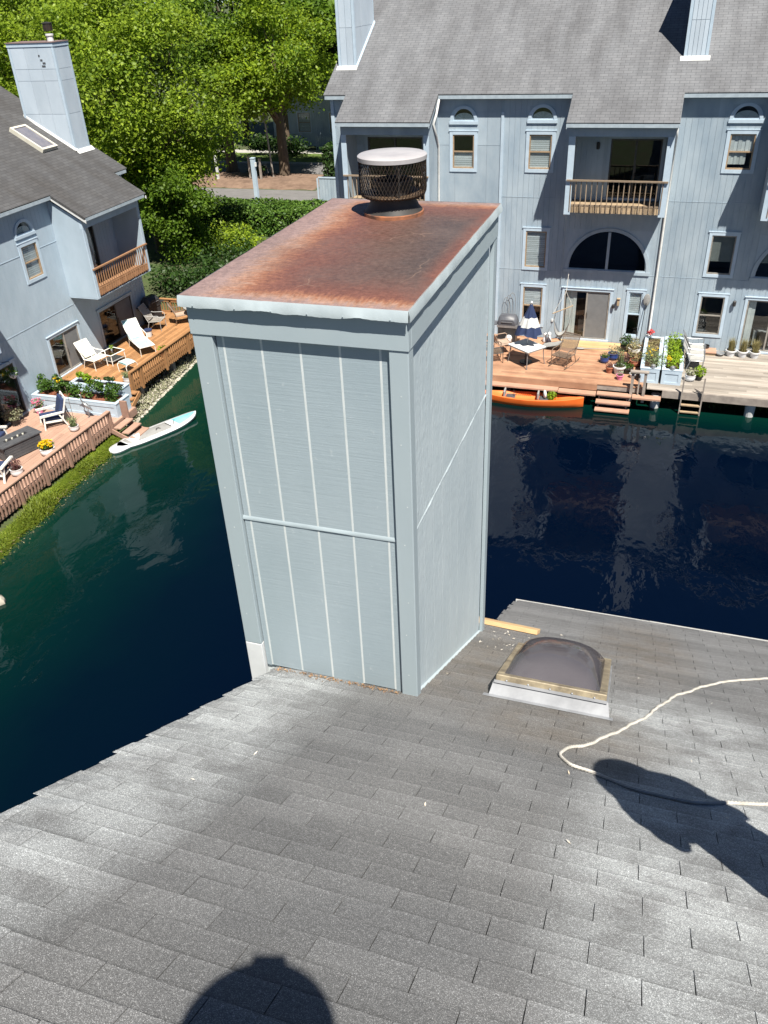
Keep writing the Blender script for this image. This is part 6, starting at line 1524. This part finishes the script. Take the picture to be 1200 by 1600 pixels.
for k in range(2600):
    y = rg.uniform(22.6, 31.0); s_ = shore_x(y); x = s_ + .12 - abs(rg.gauss(0,.40)); z = max(-.02, ground_z(x,y)); m.leaf((x,y,z+rg.uniform(.04,.22)), rg.uniform(.05,.11), rg, .5, .6, rg.random())
kind(tag(m.build('shore_plants', MT['leaf_pale']), 'pale sage ground plants among the stones below the cedar railing', 'plants'), 'stuff')
m = MB()
for k in range(2600):
    x = rg.uniform(-12, 10); y = 29.45 - abs(rg.gauss(0,.2)) + .05; m.blade((x, y, max(-.05,ground_z(x,y))-.02), rg.uniform(.08,.3), .15, .02, rg, rg.random()*.5)
kind(tag(m.build('bank_weeds', MT['leaf_green']), 'sparse weeds along the dark bank under the right decks', 'weeds'), 'stuff')
# ------------------------------------------------------------------ trees, hedge and street beyond
def tree(name, label, base, height, crown, mat, seed, nl=14, per=26, leaves=42, size=.30, trunk=.22, group=None, crown_lo=.25, lean=(0,0), cat='tree'):
    """crown = (rx, ry); lobes hold clumps of leaf faces, limbs run to the lobes"""
    rg = random.Random(seed); t = thing(name, label, cat, base, 0, group); H = height; rx, ry = crown
    zc = H*(crown_lo+1)/2; rz = H*(1-crown_lo)/2
    lobes = []
    for k in range(nl):
        while True:
            x, y, z = rg.uniform(-1,1), rg.uniform(-1,1), rg.uniform(-1,1)
            if .25 < x*x+y*y+z*z < 1: break
        s_ = rg.uniform(.22,.38); lobes.append((x*rx*.80+lean[0]*z, y*ry*.80+lean[1]*z, zc+z*rz*.80, s_))
    lobes.append((0,0,zc,.5))
    tr = MB(); top = (rg.uniform(-.3,.3), rg.uniform(-.3,.3), H*.72)
    tr.tube([(0,0,-.3),(0.03,0,.25),(top[0]*.2,top[1]*.2,H*.25),(top[0]*.6,top[1]*.6,H*.5),top], [trunk*1.5,trunk,trunk*.8,trunk*.5,trunk*.15], 9)
    for lx, ly, lz, s_ in lobes[:-1]:
        f = rg.uniform(.25,.6); b = (top[0]*f, top[1]*f, H*(.12+.5*f)); 
        if b[2] > lz: b = (b[0], b[1], max(H*.15, lz-.8))
        mdl = ((b[0]+lx)/2+rg.uniform(-.2,.2), (b[1]+ly)/2+rg.uniform(-.2,.2), (b[2]+lz)/2+.15)
        tr.tube([b, mdl, (lx,ly,lz)], [trunk*.32, trunk*.2, trunk*.06], 6, cap=False)
    tr.build('trunk', MT['bark'], t, smooth=True)
    cr = MB(); mr = min(rx, ry, rz)
    for lx, ly, lz, s_ in lobes:
        R0 = (rx*s_, ry*s_, rz*s_*.50)
        for c in range(per):
            while True:
                x, y, z = rg.gauss(0,1), rg.gauss(0,1), rg.gauss(.35,.8); q = math.sqrt(x*x+y*y+z*z)
                if q > .2: break
            q = rg.uniform(.72,1.10)/q; cc = (lx+x*q*R0[0], ly+y*q*R0[1], lz+z*q*R0[2]); cs = rg.uniform(.05,.10)*mr+.10; tb = rg.uniform(0,.5)
            for _ in range(leaves):
                cr.leaf((cc[0]+rg.gauss(0,cs), cc[1]+rg.gauss(0,cs), cc[2]+rg.gauss(0,cs*.75)), size*rg.uniform(.6,1.2), rg, .55, .62, min(1, tb*tb*2+rg.uniform(0,.5)), (x*.5,y*.5,z*.5))
    cr.build('crown', MT[mat], t)
    return t
GT = 'trees behind the left house and along the street'
tree('maple_tree', 'big bright green tree rising behind the roof of the left house', (-27.6,41.5,.7), 14.2, (5.3,4.6), 'tree_light', 11, 34, 40, 46, .21, .30, GT, .02)
tree('maple_tree', 'low arching yellow green tree beside the hedge', (-24.9,40.2,.7), 6.2, (2.6,2.4), 'tree_mid', 12, 15, 28, 42, .19, .14, GT, .02)
tree('maple_tree', 'yellow tinged street tree with thick trunk on the mulch bed', (-28.76,61.8,1.0), 13.2, (5.0,4.4), 'tree_yellow', 13, 28, 32, 44, .26, .42, GT, .24)
tree('maple_tree', 'street tree with broad trunk left of the yellow tinged one', (-34.0,63.2,1.0), 14, (4.6,4.6), 'tree_mid', 14, 24, 30, 40, .28, .46, GT, .22)
tree('maple_tree', 'green tree right behind the chimney of the left house', (-36.5,46,.7), 15, (5.4,5), 'tree_light', 15, 30, 34, 42, .23, .3, GT, .1)
tree('maple_tree', 'green tree filling the upper left corner', (-45,50,.7), 16.5, (6.5,6), 'tree_light', 16, 30, 32, 42, .26, .3, GT, .1)
tree('maple_tree', 'small thin tree at the left end of the mulch bed', (-35.9,59.2,1.0), 6.5, (2.0,2.0), 'tree_light', 19, 10, 16, 30, .28, .08, GT, .3)
for k, (x, y, h, mt) in enumerate(((-48,74,20,'tree_dark'),(-41,80,22,'tree_dark'),(-34.5,84,23,'tree_dark'),(-27,80,21,'tree_mid'),(-56,70,20,'tree_mid'),(-20,82,21,'tree_dark'),(-64,84,24,'tree_dark'))):
    tree('tall_tree', ('dark tall tree in the wood beyond the street, behind the yellow tinged tree','darkest tall tree beyond the street, between the two bright crowns','tall dark tree at the top centre behind the street','green tree beyond the street close to the townhouse chimney','green tree far behind the upper left corner','dark tree hidden behind the townhouse roof','farthest dark tree at the left')[k], (x,y,.9), h, (6,6), mt, 20+k, 17, 20, 36, .55, .4, 'tall trees beyond the street', .05)
tree('maple_tree', 'shady tree standing before the blue grey house beyond the street', (-25.5,71.2,.9), 13.5, (4.6,3.2), 'tree_mid', 41, 18, 22, 36, .45, .3, GT, .34)
tree('maple_tree', 'shady tree left of the one before the blue grey house', (-33,72,.9), 14, (5,3.4), 'tree_mid', 42, 18, 22, 36, .45, .3, GT, .34)
def hedge(name, label, x0, x1, y0, y1, z0, z1, mat, seed, n, size=.20):
    rg = random.Random(seed); t = thing(name, label, 'hedge', ((x0+x1)/2,(y0+y1)/2,z0)); cx, cy = (x0+x1)/2, (y0+y1)/2
    m = MB(); m.box(x0-cx+.22, x1-cx-.22, y0-cy+.22, y1-cy-.22, 0, z1-z0-.22); m.build('twigs', M('dark_hedge_inside', (.015,.022,.008), None, .95), t)
    m = MB(); LX, LY, LZ = x1-x0, y1-y0, z1-z0; A = [LX*LY, LX*LZ*2, LY*LZ*2]; T = sum(A)
    for _ in range(n):
        r_ = rg.random()*T; b = .12*math.sin(rg.random()*6.28)
        if r_ < A[0]: p, o_ = (rg.uniform(0,LX), rg.uniform(0,LY), LZ+rg.gauss(0,.06)), (0,0,1)
        elif r_ < A[0]+A[1]:
            s_ = rg.random() < .5; p, o_ = (rg.uniform(0,LX), (0 if s_ else LY)+rg.gauss(0,.08), rg.uniform(0,LZ)), (0,-1 if s_ else 1,0)
        else:
            s_ = rg.random() < .5; p, o_ = ((0 if s_ else LX)+rg.gauss(0,.08), rg.uniform(0,LY), rg.uniform(0,LZ)), (-1 if s_ else 1,0,0)
        w_ = .10*math.sin(p[0]*1.9)*math.sin(p[1]*2.3+p[2]*2)
        m.leaf((p[0]+x0-cx+o_[0]*w_, p[1]+y0-cy+o_[1]*w_, p[2]+o_[2]*w_), size*rg.uniform(.6,1.2), rg, .3, .62, rg.random(), (o_[0]*1.6,o_[1]*1.6,o_[2]*1.6))
    m.build('foliage', MT[mat], t); return t
hedge('hedge', 'long clipped green hedge in front of the street', -33, -17.6, 45.6, 48.7, .6, 2.2, 'leaf_hedge', 31, 22000, .20)
hedge('hedge', 'dark clipped hedge block beside the townhouse gable', -25.0, -20.0, 60.6, 62.4, .8, 3.3, 'leaf_dark', 33, 5000, .26)
shrub('pale green grassy shrub in front of the hedge', (-24.4,44.4,1.1), (.9,.8,.6), 700, .2, 'leaf_grey', None, 0, 141)
shrub('yellow green bush at the foot of the hedge', (-23.2,42.3,1.35), (2.0,1.6,.95), 3000, .2, 'tree_light', None, 0, 142)
shrub('low dark bush between the left deck and the hedge', (-22.6,36.5,1.0), (2.4,1.8,.9), 2600, .2, 'leaf_dark', None, 0, 143)
shrub('dark bush in front of the yellow green bush', (-21.8,39.6,1.05), (2.3,1.7,.9), 2800, .2, 'leaf_dark', None, 0, 148)
shrub('dark green bush behind the far cedar railing', (-20.3,34.6,.95), (1.8,1.2,.75), 1800, .18, 'leaf_dark', None, 0, 144)
shrub('rounded dark shrub under the street tree', (-30.6,61.2,1.4), (.9,.7,.55), 500, .22, 'leaf_dark', None, 0, 145)
shrub('wide shadowed shrub beyond the far kerb', (-33,70.5,1.7), (3.2,1.2,.9), 1700, .3, 'leaf_dark', None, 0, 146)
shrub('shadowed shrub at the left beyond the far kerb', (-39.5,69.8,1.6), (2.4,1.2,.9), 1400, .3, 'leaf_dark', None, 0, 147)
# street posts
def post(name, label, x, y, z0, h, w, mat, cat, sign=None):
    t = thing(name, label, cat, (x,y,z0)); m = MB(); m.box(-w/2,w/2,-w/2,w/2,-.2,h); m.build('post', MT[mat], t)
    m = MB(); m.box(-w/2-.02,w/2+.02,-w/2-.02,w/2+.02,h+.001,h+.05); m.build('cap', MT[mat], t)
    if sign: m = MB(); m.box(w/2+.002,w/2+.10,-.06,.06,h-.5,h-.25); m.build('box', MT[sign], t)
    return t
post('lamp_post', 'pale square post standing behind the long hedge', -27.2, 53.6, .8, 2.9, .26, 'trim', 'post', 'white')
post('bollard', 'white mailbox post at the left end of the mulch bed', -33.4, 59.7, .95, 1.75, .16, 'white', 'post', 'black_metal')
post('bollard', 'dark wooden post on the mulch bed, left of the pair', -30.9, 60.2, 1.0, 1.6, .14, 'wood_grey', 'post')
post('bollard', 'dark wooden post on the mulch bed, right of the pair', -29.85, 59.9, 1.0, 1.5, .14, 'wood_grey', 'post')
t = thing('sign_pole', 'tall slim grey pole leaning beside the thick street trunk', 'pole', (-29.25,60.8,1.0)); m = MB(); m.tube([(0,0,-.2),(-.25,0,4.6)], .07, 8); m.build('pole', MT['grey_frame'], t); m = MB(); m.box(-.55,.05,-.02,.02,3.9,4.5); m.build('sign_back', MT['steel'], t)
t = thing('bicycle', 'bicycle parked in shade on the mulch bed', 'bicycle', (-30.2,60.9,1.05))
for sx in (-.5,.5): m = MB(); m.tube([(sx+.33*math.cos(a),0,.33+.33*math.sin(a)) for a in [i*math.pi/9 for i in range(18)]], .022, 5, closed=True); m.build('wheel', MT['black_metal'], t)
m = MB(); m.tube([(-.5,0,.33),(-.15,0,.8),(.4,0,.85),(.5,0,.33)], .02, 5); m.tube([(-.15,0,.8),(0,0,.3),(.4,0,.8)], .02, 5); m.tube([(.4,-.25,.98),(.4,.25,.98)], .015, 5); m.build('frame', MT['steel'], t); m = MB(); m.box(-.28,-.06,-.06,.06,.86,.92); m.build('saddle', MT['black_metal'], t)
t = thing('garden_fence', 'blue grey board fence beside the townhouse gable', 'fence', (-19.5,53.6,.8))
for k in range(22):
    m = MB(); x = -3.0+.205*k; m.box(x,x+.195,-.02,.02,-.1,1.75); m.build('board', MT['siding'], t)
m = MB(); m.box(-3.05,1.6,-.05,.05,1.751,1.83); m.build('cap_rail', MT['trim'], t)
for x in (-3.1,-1.5,.1,1.55): m = MB(); m.box(x-.05,x+.05,-.08,.0-.021,-.2,1.74); m.build('post', MT['trim'], t)
# house across the street, in the shade of the trees
FH = Frame('R', 76.0); FH.mat = MT['siding']
hb = thing('house', 'shaded blue grey house beyond the street behind the trees', 'house', (-28,80,.8))
ob = [(-33.5,-32.3,2.0,3.6),(-30.4,-29.2,2.0,3.6),(-26.8,-25.6,2.0,3.6)]
wall(hb, FH, -36, -18, .5, 5.6, ob, MT['siding']); siding(hb, FH, -36, -18, [.8,3.3,5.6], ob, MT['siding'])
for o_ in ob: window(hb, FH, *o_, blind='full')
m = MB(); m.slab([(-36.6,75.2,5.4),(-17.4,75.2,5.4),(-17.4,82,9.4),(-36.6,82,9.4)], .15); m.slab([(-36.6,82,9.4),(-17.4,82,9.4),(-17.4,89,5.4),(-36.6,89,5.4)], .15); m.buildw('roof', MT['roof_right'], hb)
m = MB(); m.box(-36,-35.86,76.2,88.5,.5,5.5); m.box(-18.14,-18,76.2,88.5,.5,5.5); m.buildw('side_wall', MT['siding'], hb)
t = thing('picket_fence', 'dark picket fence in front of the shaded house', 'fence', (-27,73.8,.9))
for k in range(40):
    m = MB(); x = -4+.2*k; m.box(x,x+.08,-.015,.015,-.1,1.1); m.build('picket', MT['siding'], t)
m = MB(); m.box(-4,4,.016,.05,.8,.9); m.box(-4,4,.016,.05,.2,.3); m.build('rail', MT['siding'], t)

# ------------------------------------------------------------------ the two people on the roof whose shadows fall in the picture
def limb_mesh(name, joints, edges, mat, parent, sub=2):
    me = bpy.data.meshes.new(name); keys = list(joints); idx = {k: i for i, k in enumerate(keys)}
    me.from_pydata([joints[k][0] for k in keys], [(idx[a], idx[b]) for a, b in edges], [])
    o = bpy.data.objects.new(name, me); COL.objects.link(o); o.parent = parent
    o.modifiers.new('skin', 'SKIN'); sv = me.skin_vertices[0].data
    for k in keys:
        r_ = joints[k][1]; sv[idx[k]].radius = r_ if isinstance(r_, tuple) else (r_, r_)
    sv[0].use_root = True
    sb = o.modifiers.new('sub', 'SUBSURF'); sb.levels = 1; sb.render_levels = sub
    me.materials.append(mat); return o
SKIN = M('skin', (.42,.26,.19), (.38,.23,.165), .5, 9)
def person(label, loc, rz, elbows, hands, shirt, trousers, hat, knees=((-.11,.06,.48),(.11,.06,.48)), feet=((-.13,.0,.04),(.13,.02,.04)), bend=.04, add_cape=False):
    t = thing('person', label, 'person', loc, rz)
    J = {'pelvis': ((0,0,.93),(.15,.11)), 'waist': ((0,bend*.3,1.08),(.135,.10)), 'chest': ((0,bend*.7,1.30),(.16,.115)), 'neck0': ((0,bend,1.46),(.075,.07)), 'neck': ((0,bend*1.2,1.53),(.055,.055)), 'head0': ((0,bend*1.5+.015,1.60),(.07,.08)), 'head1': ((0,bend*1.6+.02,1.68),(.078,.095)), 'head2': ((0,bend*1.6+.01,1.76),(.055,.07)), 'nose': ((0,bend*1.6+.125,1.655),(.014,.016))}
    E_ = [('pelvis','waist'),('waist','chest'),('chest','neck0'),('neck0','neck'),('neck','head0'),('head0','head1'),('head1','head2'),('head1','nose')]
    for i, s_ in enumerate((-1,1)):
        n = 'lr'[i]; e, h = Vector(elbows[i]), Vector(hands[i]); d_ = (h-e).normalized(); k, f = knees[i], feet[i]
        J[n+'sh'] = ((s_*.185,bend*.8,1.42),.062); J[n+'el'] = (tuple(e),.042); J[n+'wr'] = (tuple(h-d_*.05),(.03,.024)); J[n+'pa'] = (tuple(h+d_*.03),(.042,.018))
        E_ += [('neck0',n+'sh'),(n+'sh',n+'el'),(n+'el',n+'wr'),(n+'wr',n+'pa')]
        sd = d_.cross(Vector((0,0,1))).normalized() if abs(d_.z) < .95 else Vector((1,0,0))
        for q in range(4):
            b0 = h+d_*.05+sd*(-.030+.020*q); L = (.07,.08,.075,.06)[q]; J[n+'f%da' % q] = (tuple(b0),.0095); J[n+'f%db' % q] = (tuple(b0+d_*L*.55+Vector((0,0,-.006))),.0085); J[n+'f%dc' % q] = (tuple(b0+d_*L+Vector((0,0,-.02))),.007)
            E_ += [(n+'pa',n+'f%da' % q),(n+'f%da' % q,n+'f%db' % q),(n+'f%db' % q,n+'f%dc' % q)]
        b0 = h-d_*.02-sd*.035*s_; J[n+'ta'] = (tuple(b0-sd*.02*s_+d_*.02),.011); J[n+'tb'] = (tuple(b0-sd*.035*s_+d_*.055),.009); E_ += [(n+'pa',n+'ta'),(n+'ta',n+'tb')]
        J[n+'hip'] = ((s_*.095,0,.88),.095); J[n+'kn'] = (k,.062); J[n+'an'] = ((f[0],f[1]-.02,f[2]+.06),.042); J[n+'to'] = ((f[0]+s_*.02,f[1]+.17,f[2]),(.045,.03))
        E_ += [('pelvis',n+'hip'),(n+'hip',n+'kn'),(n+'kn',n+'an'),(n+'an',n+'to')]
    limb_mesh('body', J, E_, SKIN, t)
    T = {'chest': (J['chest'][0],(.175,.13)), 'waist': (J['waist'][0],(.16,.125)), 'hem': ((0,0,.92),(.165,.13)), 'neck0': (J['neck0'][0],(.09,.08))}; ET = [('chest','waist'),('waist','hem'),('chest','neck0')]
    for n in 'lr': sh = Vector(J[n+'sh'][0]); el = Vector(J[n+'el'][0]); T[n+'sh'] = (tuple(sh),.08); T[n+'sl'] = (tuple(sh.lerp(el,.7)),.068); ET += [('neck0',n+'sh'),(n+'sh',n+'sl')]
    limb_mesh('shirt', T, ET, shirt, t)
    T = {'p': ((0,0,.96),(.16,.125))}; ET = []
    for n in 'lr': T[n+'h'] = (J[n+'hip'][0],.108); T[n+'k'] = (J[n+'kn'][0],.082); T[n+'a'] = (J[n+'an'][0],.07); ET += [('p',n+'h'),(n+'h',n+'k'),(n+'k',n+'a')]
    limb_mesh('trousers', T, ET, trousers, t)
    for i, n in enumerate('lr'):
        f = J[n+'an'][0]; m = MB(); m.hexa([(f[0]-.05,f[1]-.09,f[2]-.10),(f[0]+.05,f[1]-.09,f[2]-.10),(f[0]+.055,f[1]+.20,f[2]-.10),(f[0]-.055,f[1]+.20,f[2]-.10),(f[0]-.045,f[1]-.07,f[2]+.03),(f[0]+.045,f[1]-.07,f[2]+.03),(f[0]+.05,f[1]+.19,f[2]-.045),(f[0]-.05,f[1]+.19,f[2]-.045)]); m.build('shoe', MT['charcoal'], t, bevel=.02)
    hy = bend*1.6+.015
    m = MB(); m.lathe([(hat[0],.0),(hat[0]+.004,.006),(.105,.012),(.098,.07),(.07,.11),(0,.122)], (0,hy,1.705), 26); m.build('hat', MT['wood_tan'], t, smooth=True)
    if add_cape: m = MB(); m.lathe([(.13,.0),(.165,-.06),(.225,-.16),(.275,-.30),(.265,-.30),(.21,-.15),(.12,-.01)], (0,hy-.01,1.70), 24, sy=.8); m.build('shadow_cape', MT['wood_tan'], t, smooth=True)  # added neck cover, unseen; closes the neck gap in the cast shadow
    for s_ in (-1,1): m = MB(); m.lathe([(0,-.008),(.012,0),(0,.008)], (s_*.032,hy+.088,1.685), 8); m.build('eye', MT['dark_frame'], t)
    return t
FY = -.24; FZ = rp(0, s_of(FY)).z
dzf = -.575*.0
SH1 = M('blue_work_shirt', (.08,.14,.24), None, .85, 6); TR1 = M('grey_work_trousers', (.12,.115,.11), None, .85, 6)
pv = Vector((0,-.02,13.4)); 
person('photographer in a brimmed hat whose rounded shadow falls at the bottom of the roof', (.105,FY-.08,FZ-.02), R_(8), ((-.30,.14,1.20),(.27,.16,1.20)), ((-.13,.17,1.44),(-.02,.20,1.40)), SH1, TR1, (.195,))
# the phone it holds (the picture is taken through its lens)
ph = thing('phone', 'dark phone held up by the photographer on the near roof', 'phone', (0,0,13.4))
vx, vd, vf = Vector(CM[0]), Vector(CM[1]), Vector(CM[2]); c_ = Vector((0,0,13.4)) - vf*.016 + vd*.021
m = MB(); A, B, C = vx*.046, vd*.075, vf*.004; m.hexa([c_-A-B-C, c_+A-B-C, c_+A+B-C, c_-A+B-C, c_-A-B+C, c_+A-B+C, c_+A+B+C, c_-A+B+C]); m.buildw('case', MT['black_metal'], ph)
WX_, WY_ = 1.14, 1.96
person('unseen worker posed so that its long shadow enters from the right edge', (WX_,WY_,rp(0,s_of(WY_)).z), R_(36), ((-.25,.02,1.14),(.25,.02,1.14)), ((-.07,.26,1.06),(.07,.26,1.04)), M('grey_work_shirt', (.2,.2,.21), None, .85, 6), TR1, (.18,), add_cape=True).rotation_euler = (R_(2), R_(-9), R_(36))  # unseen figure; lean and outline shaped to fit the roof shadow
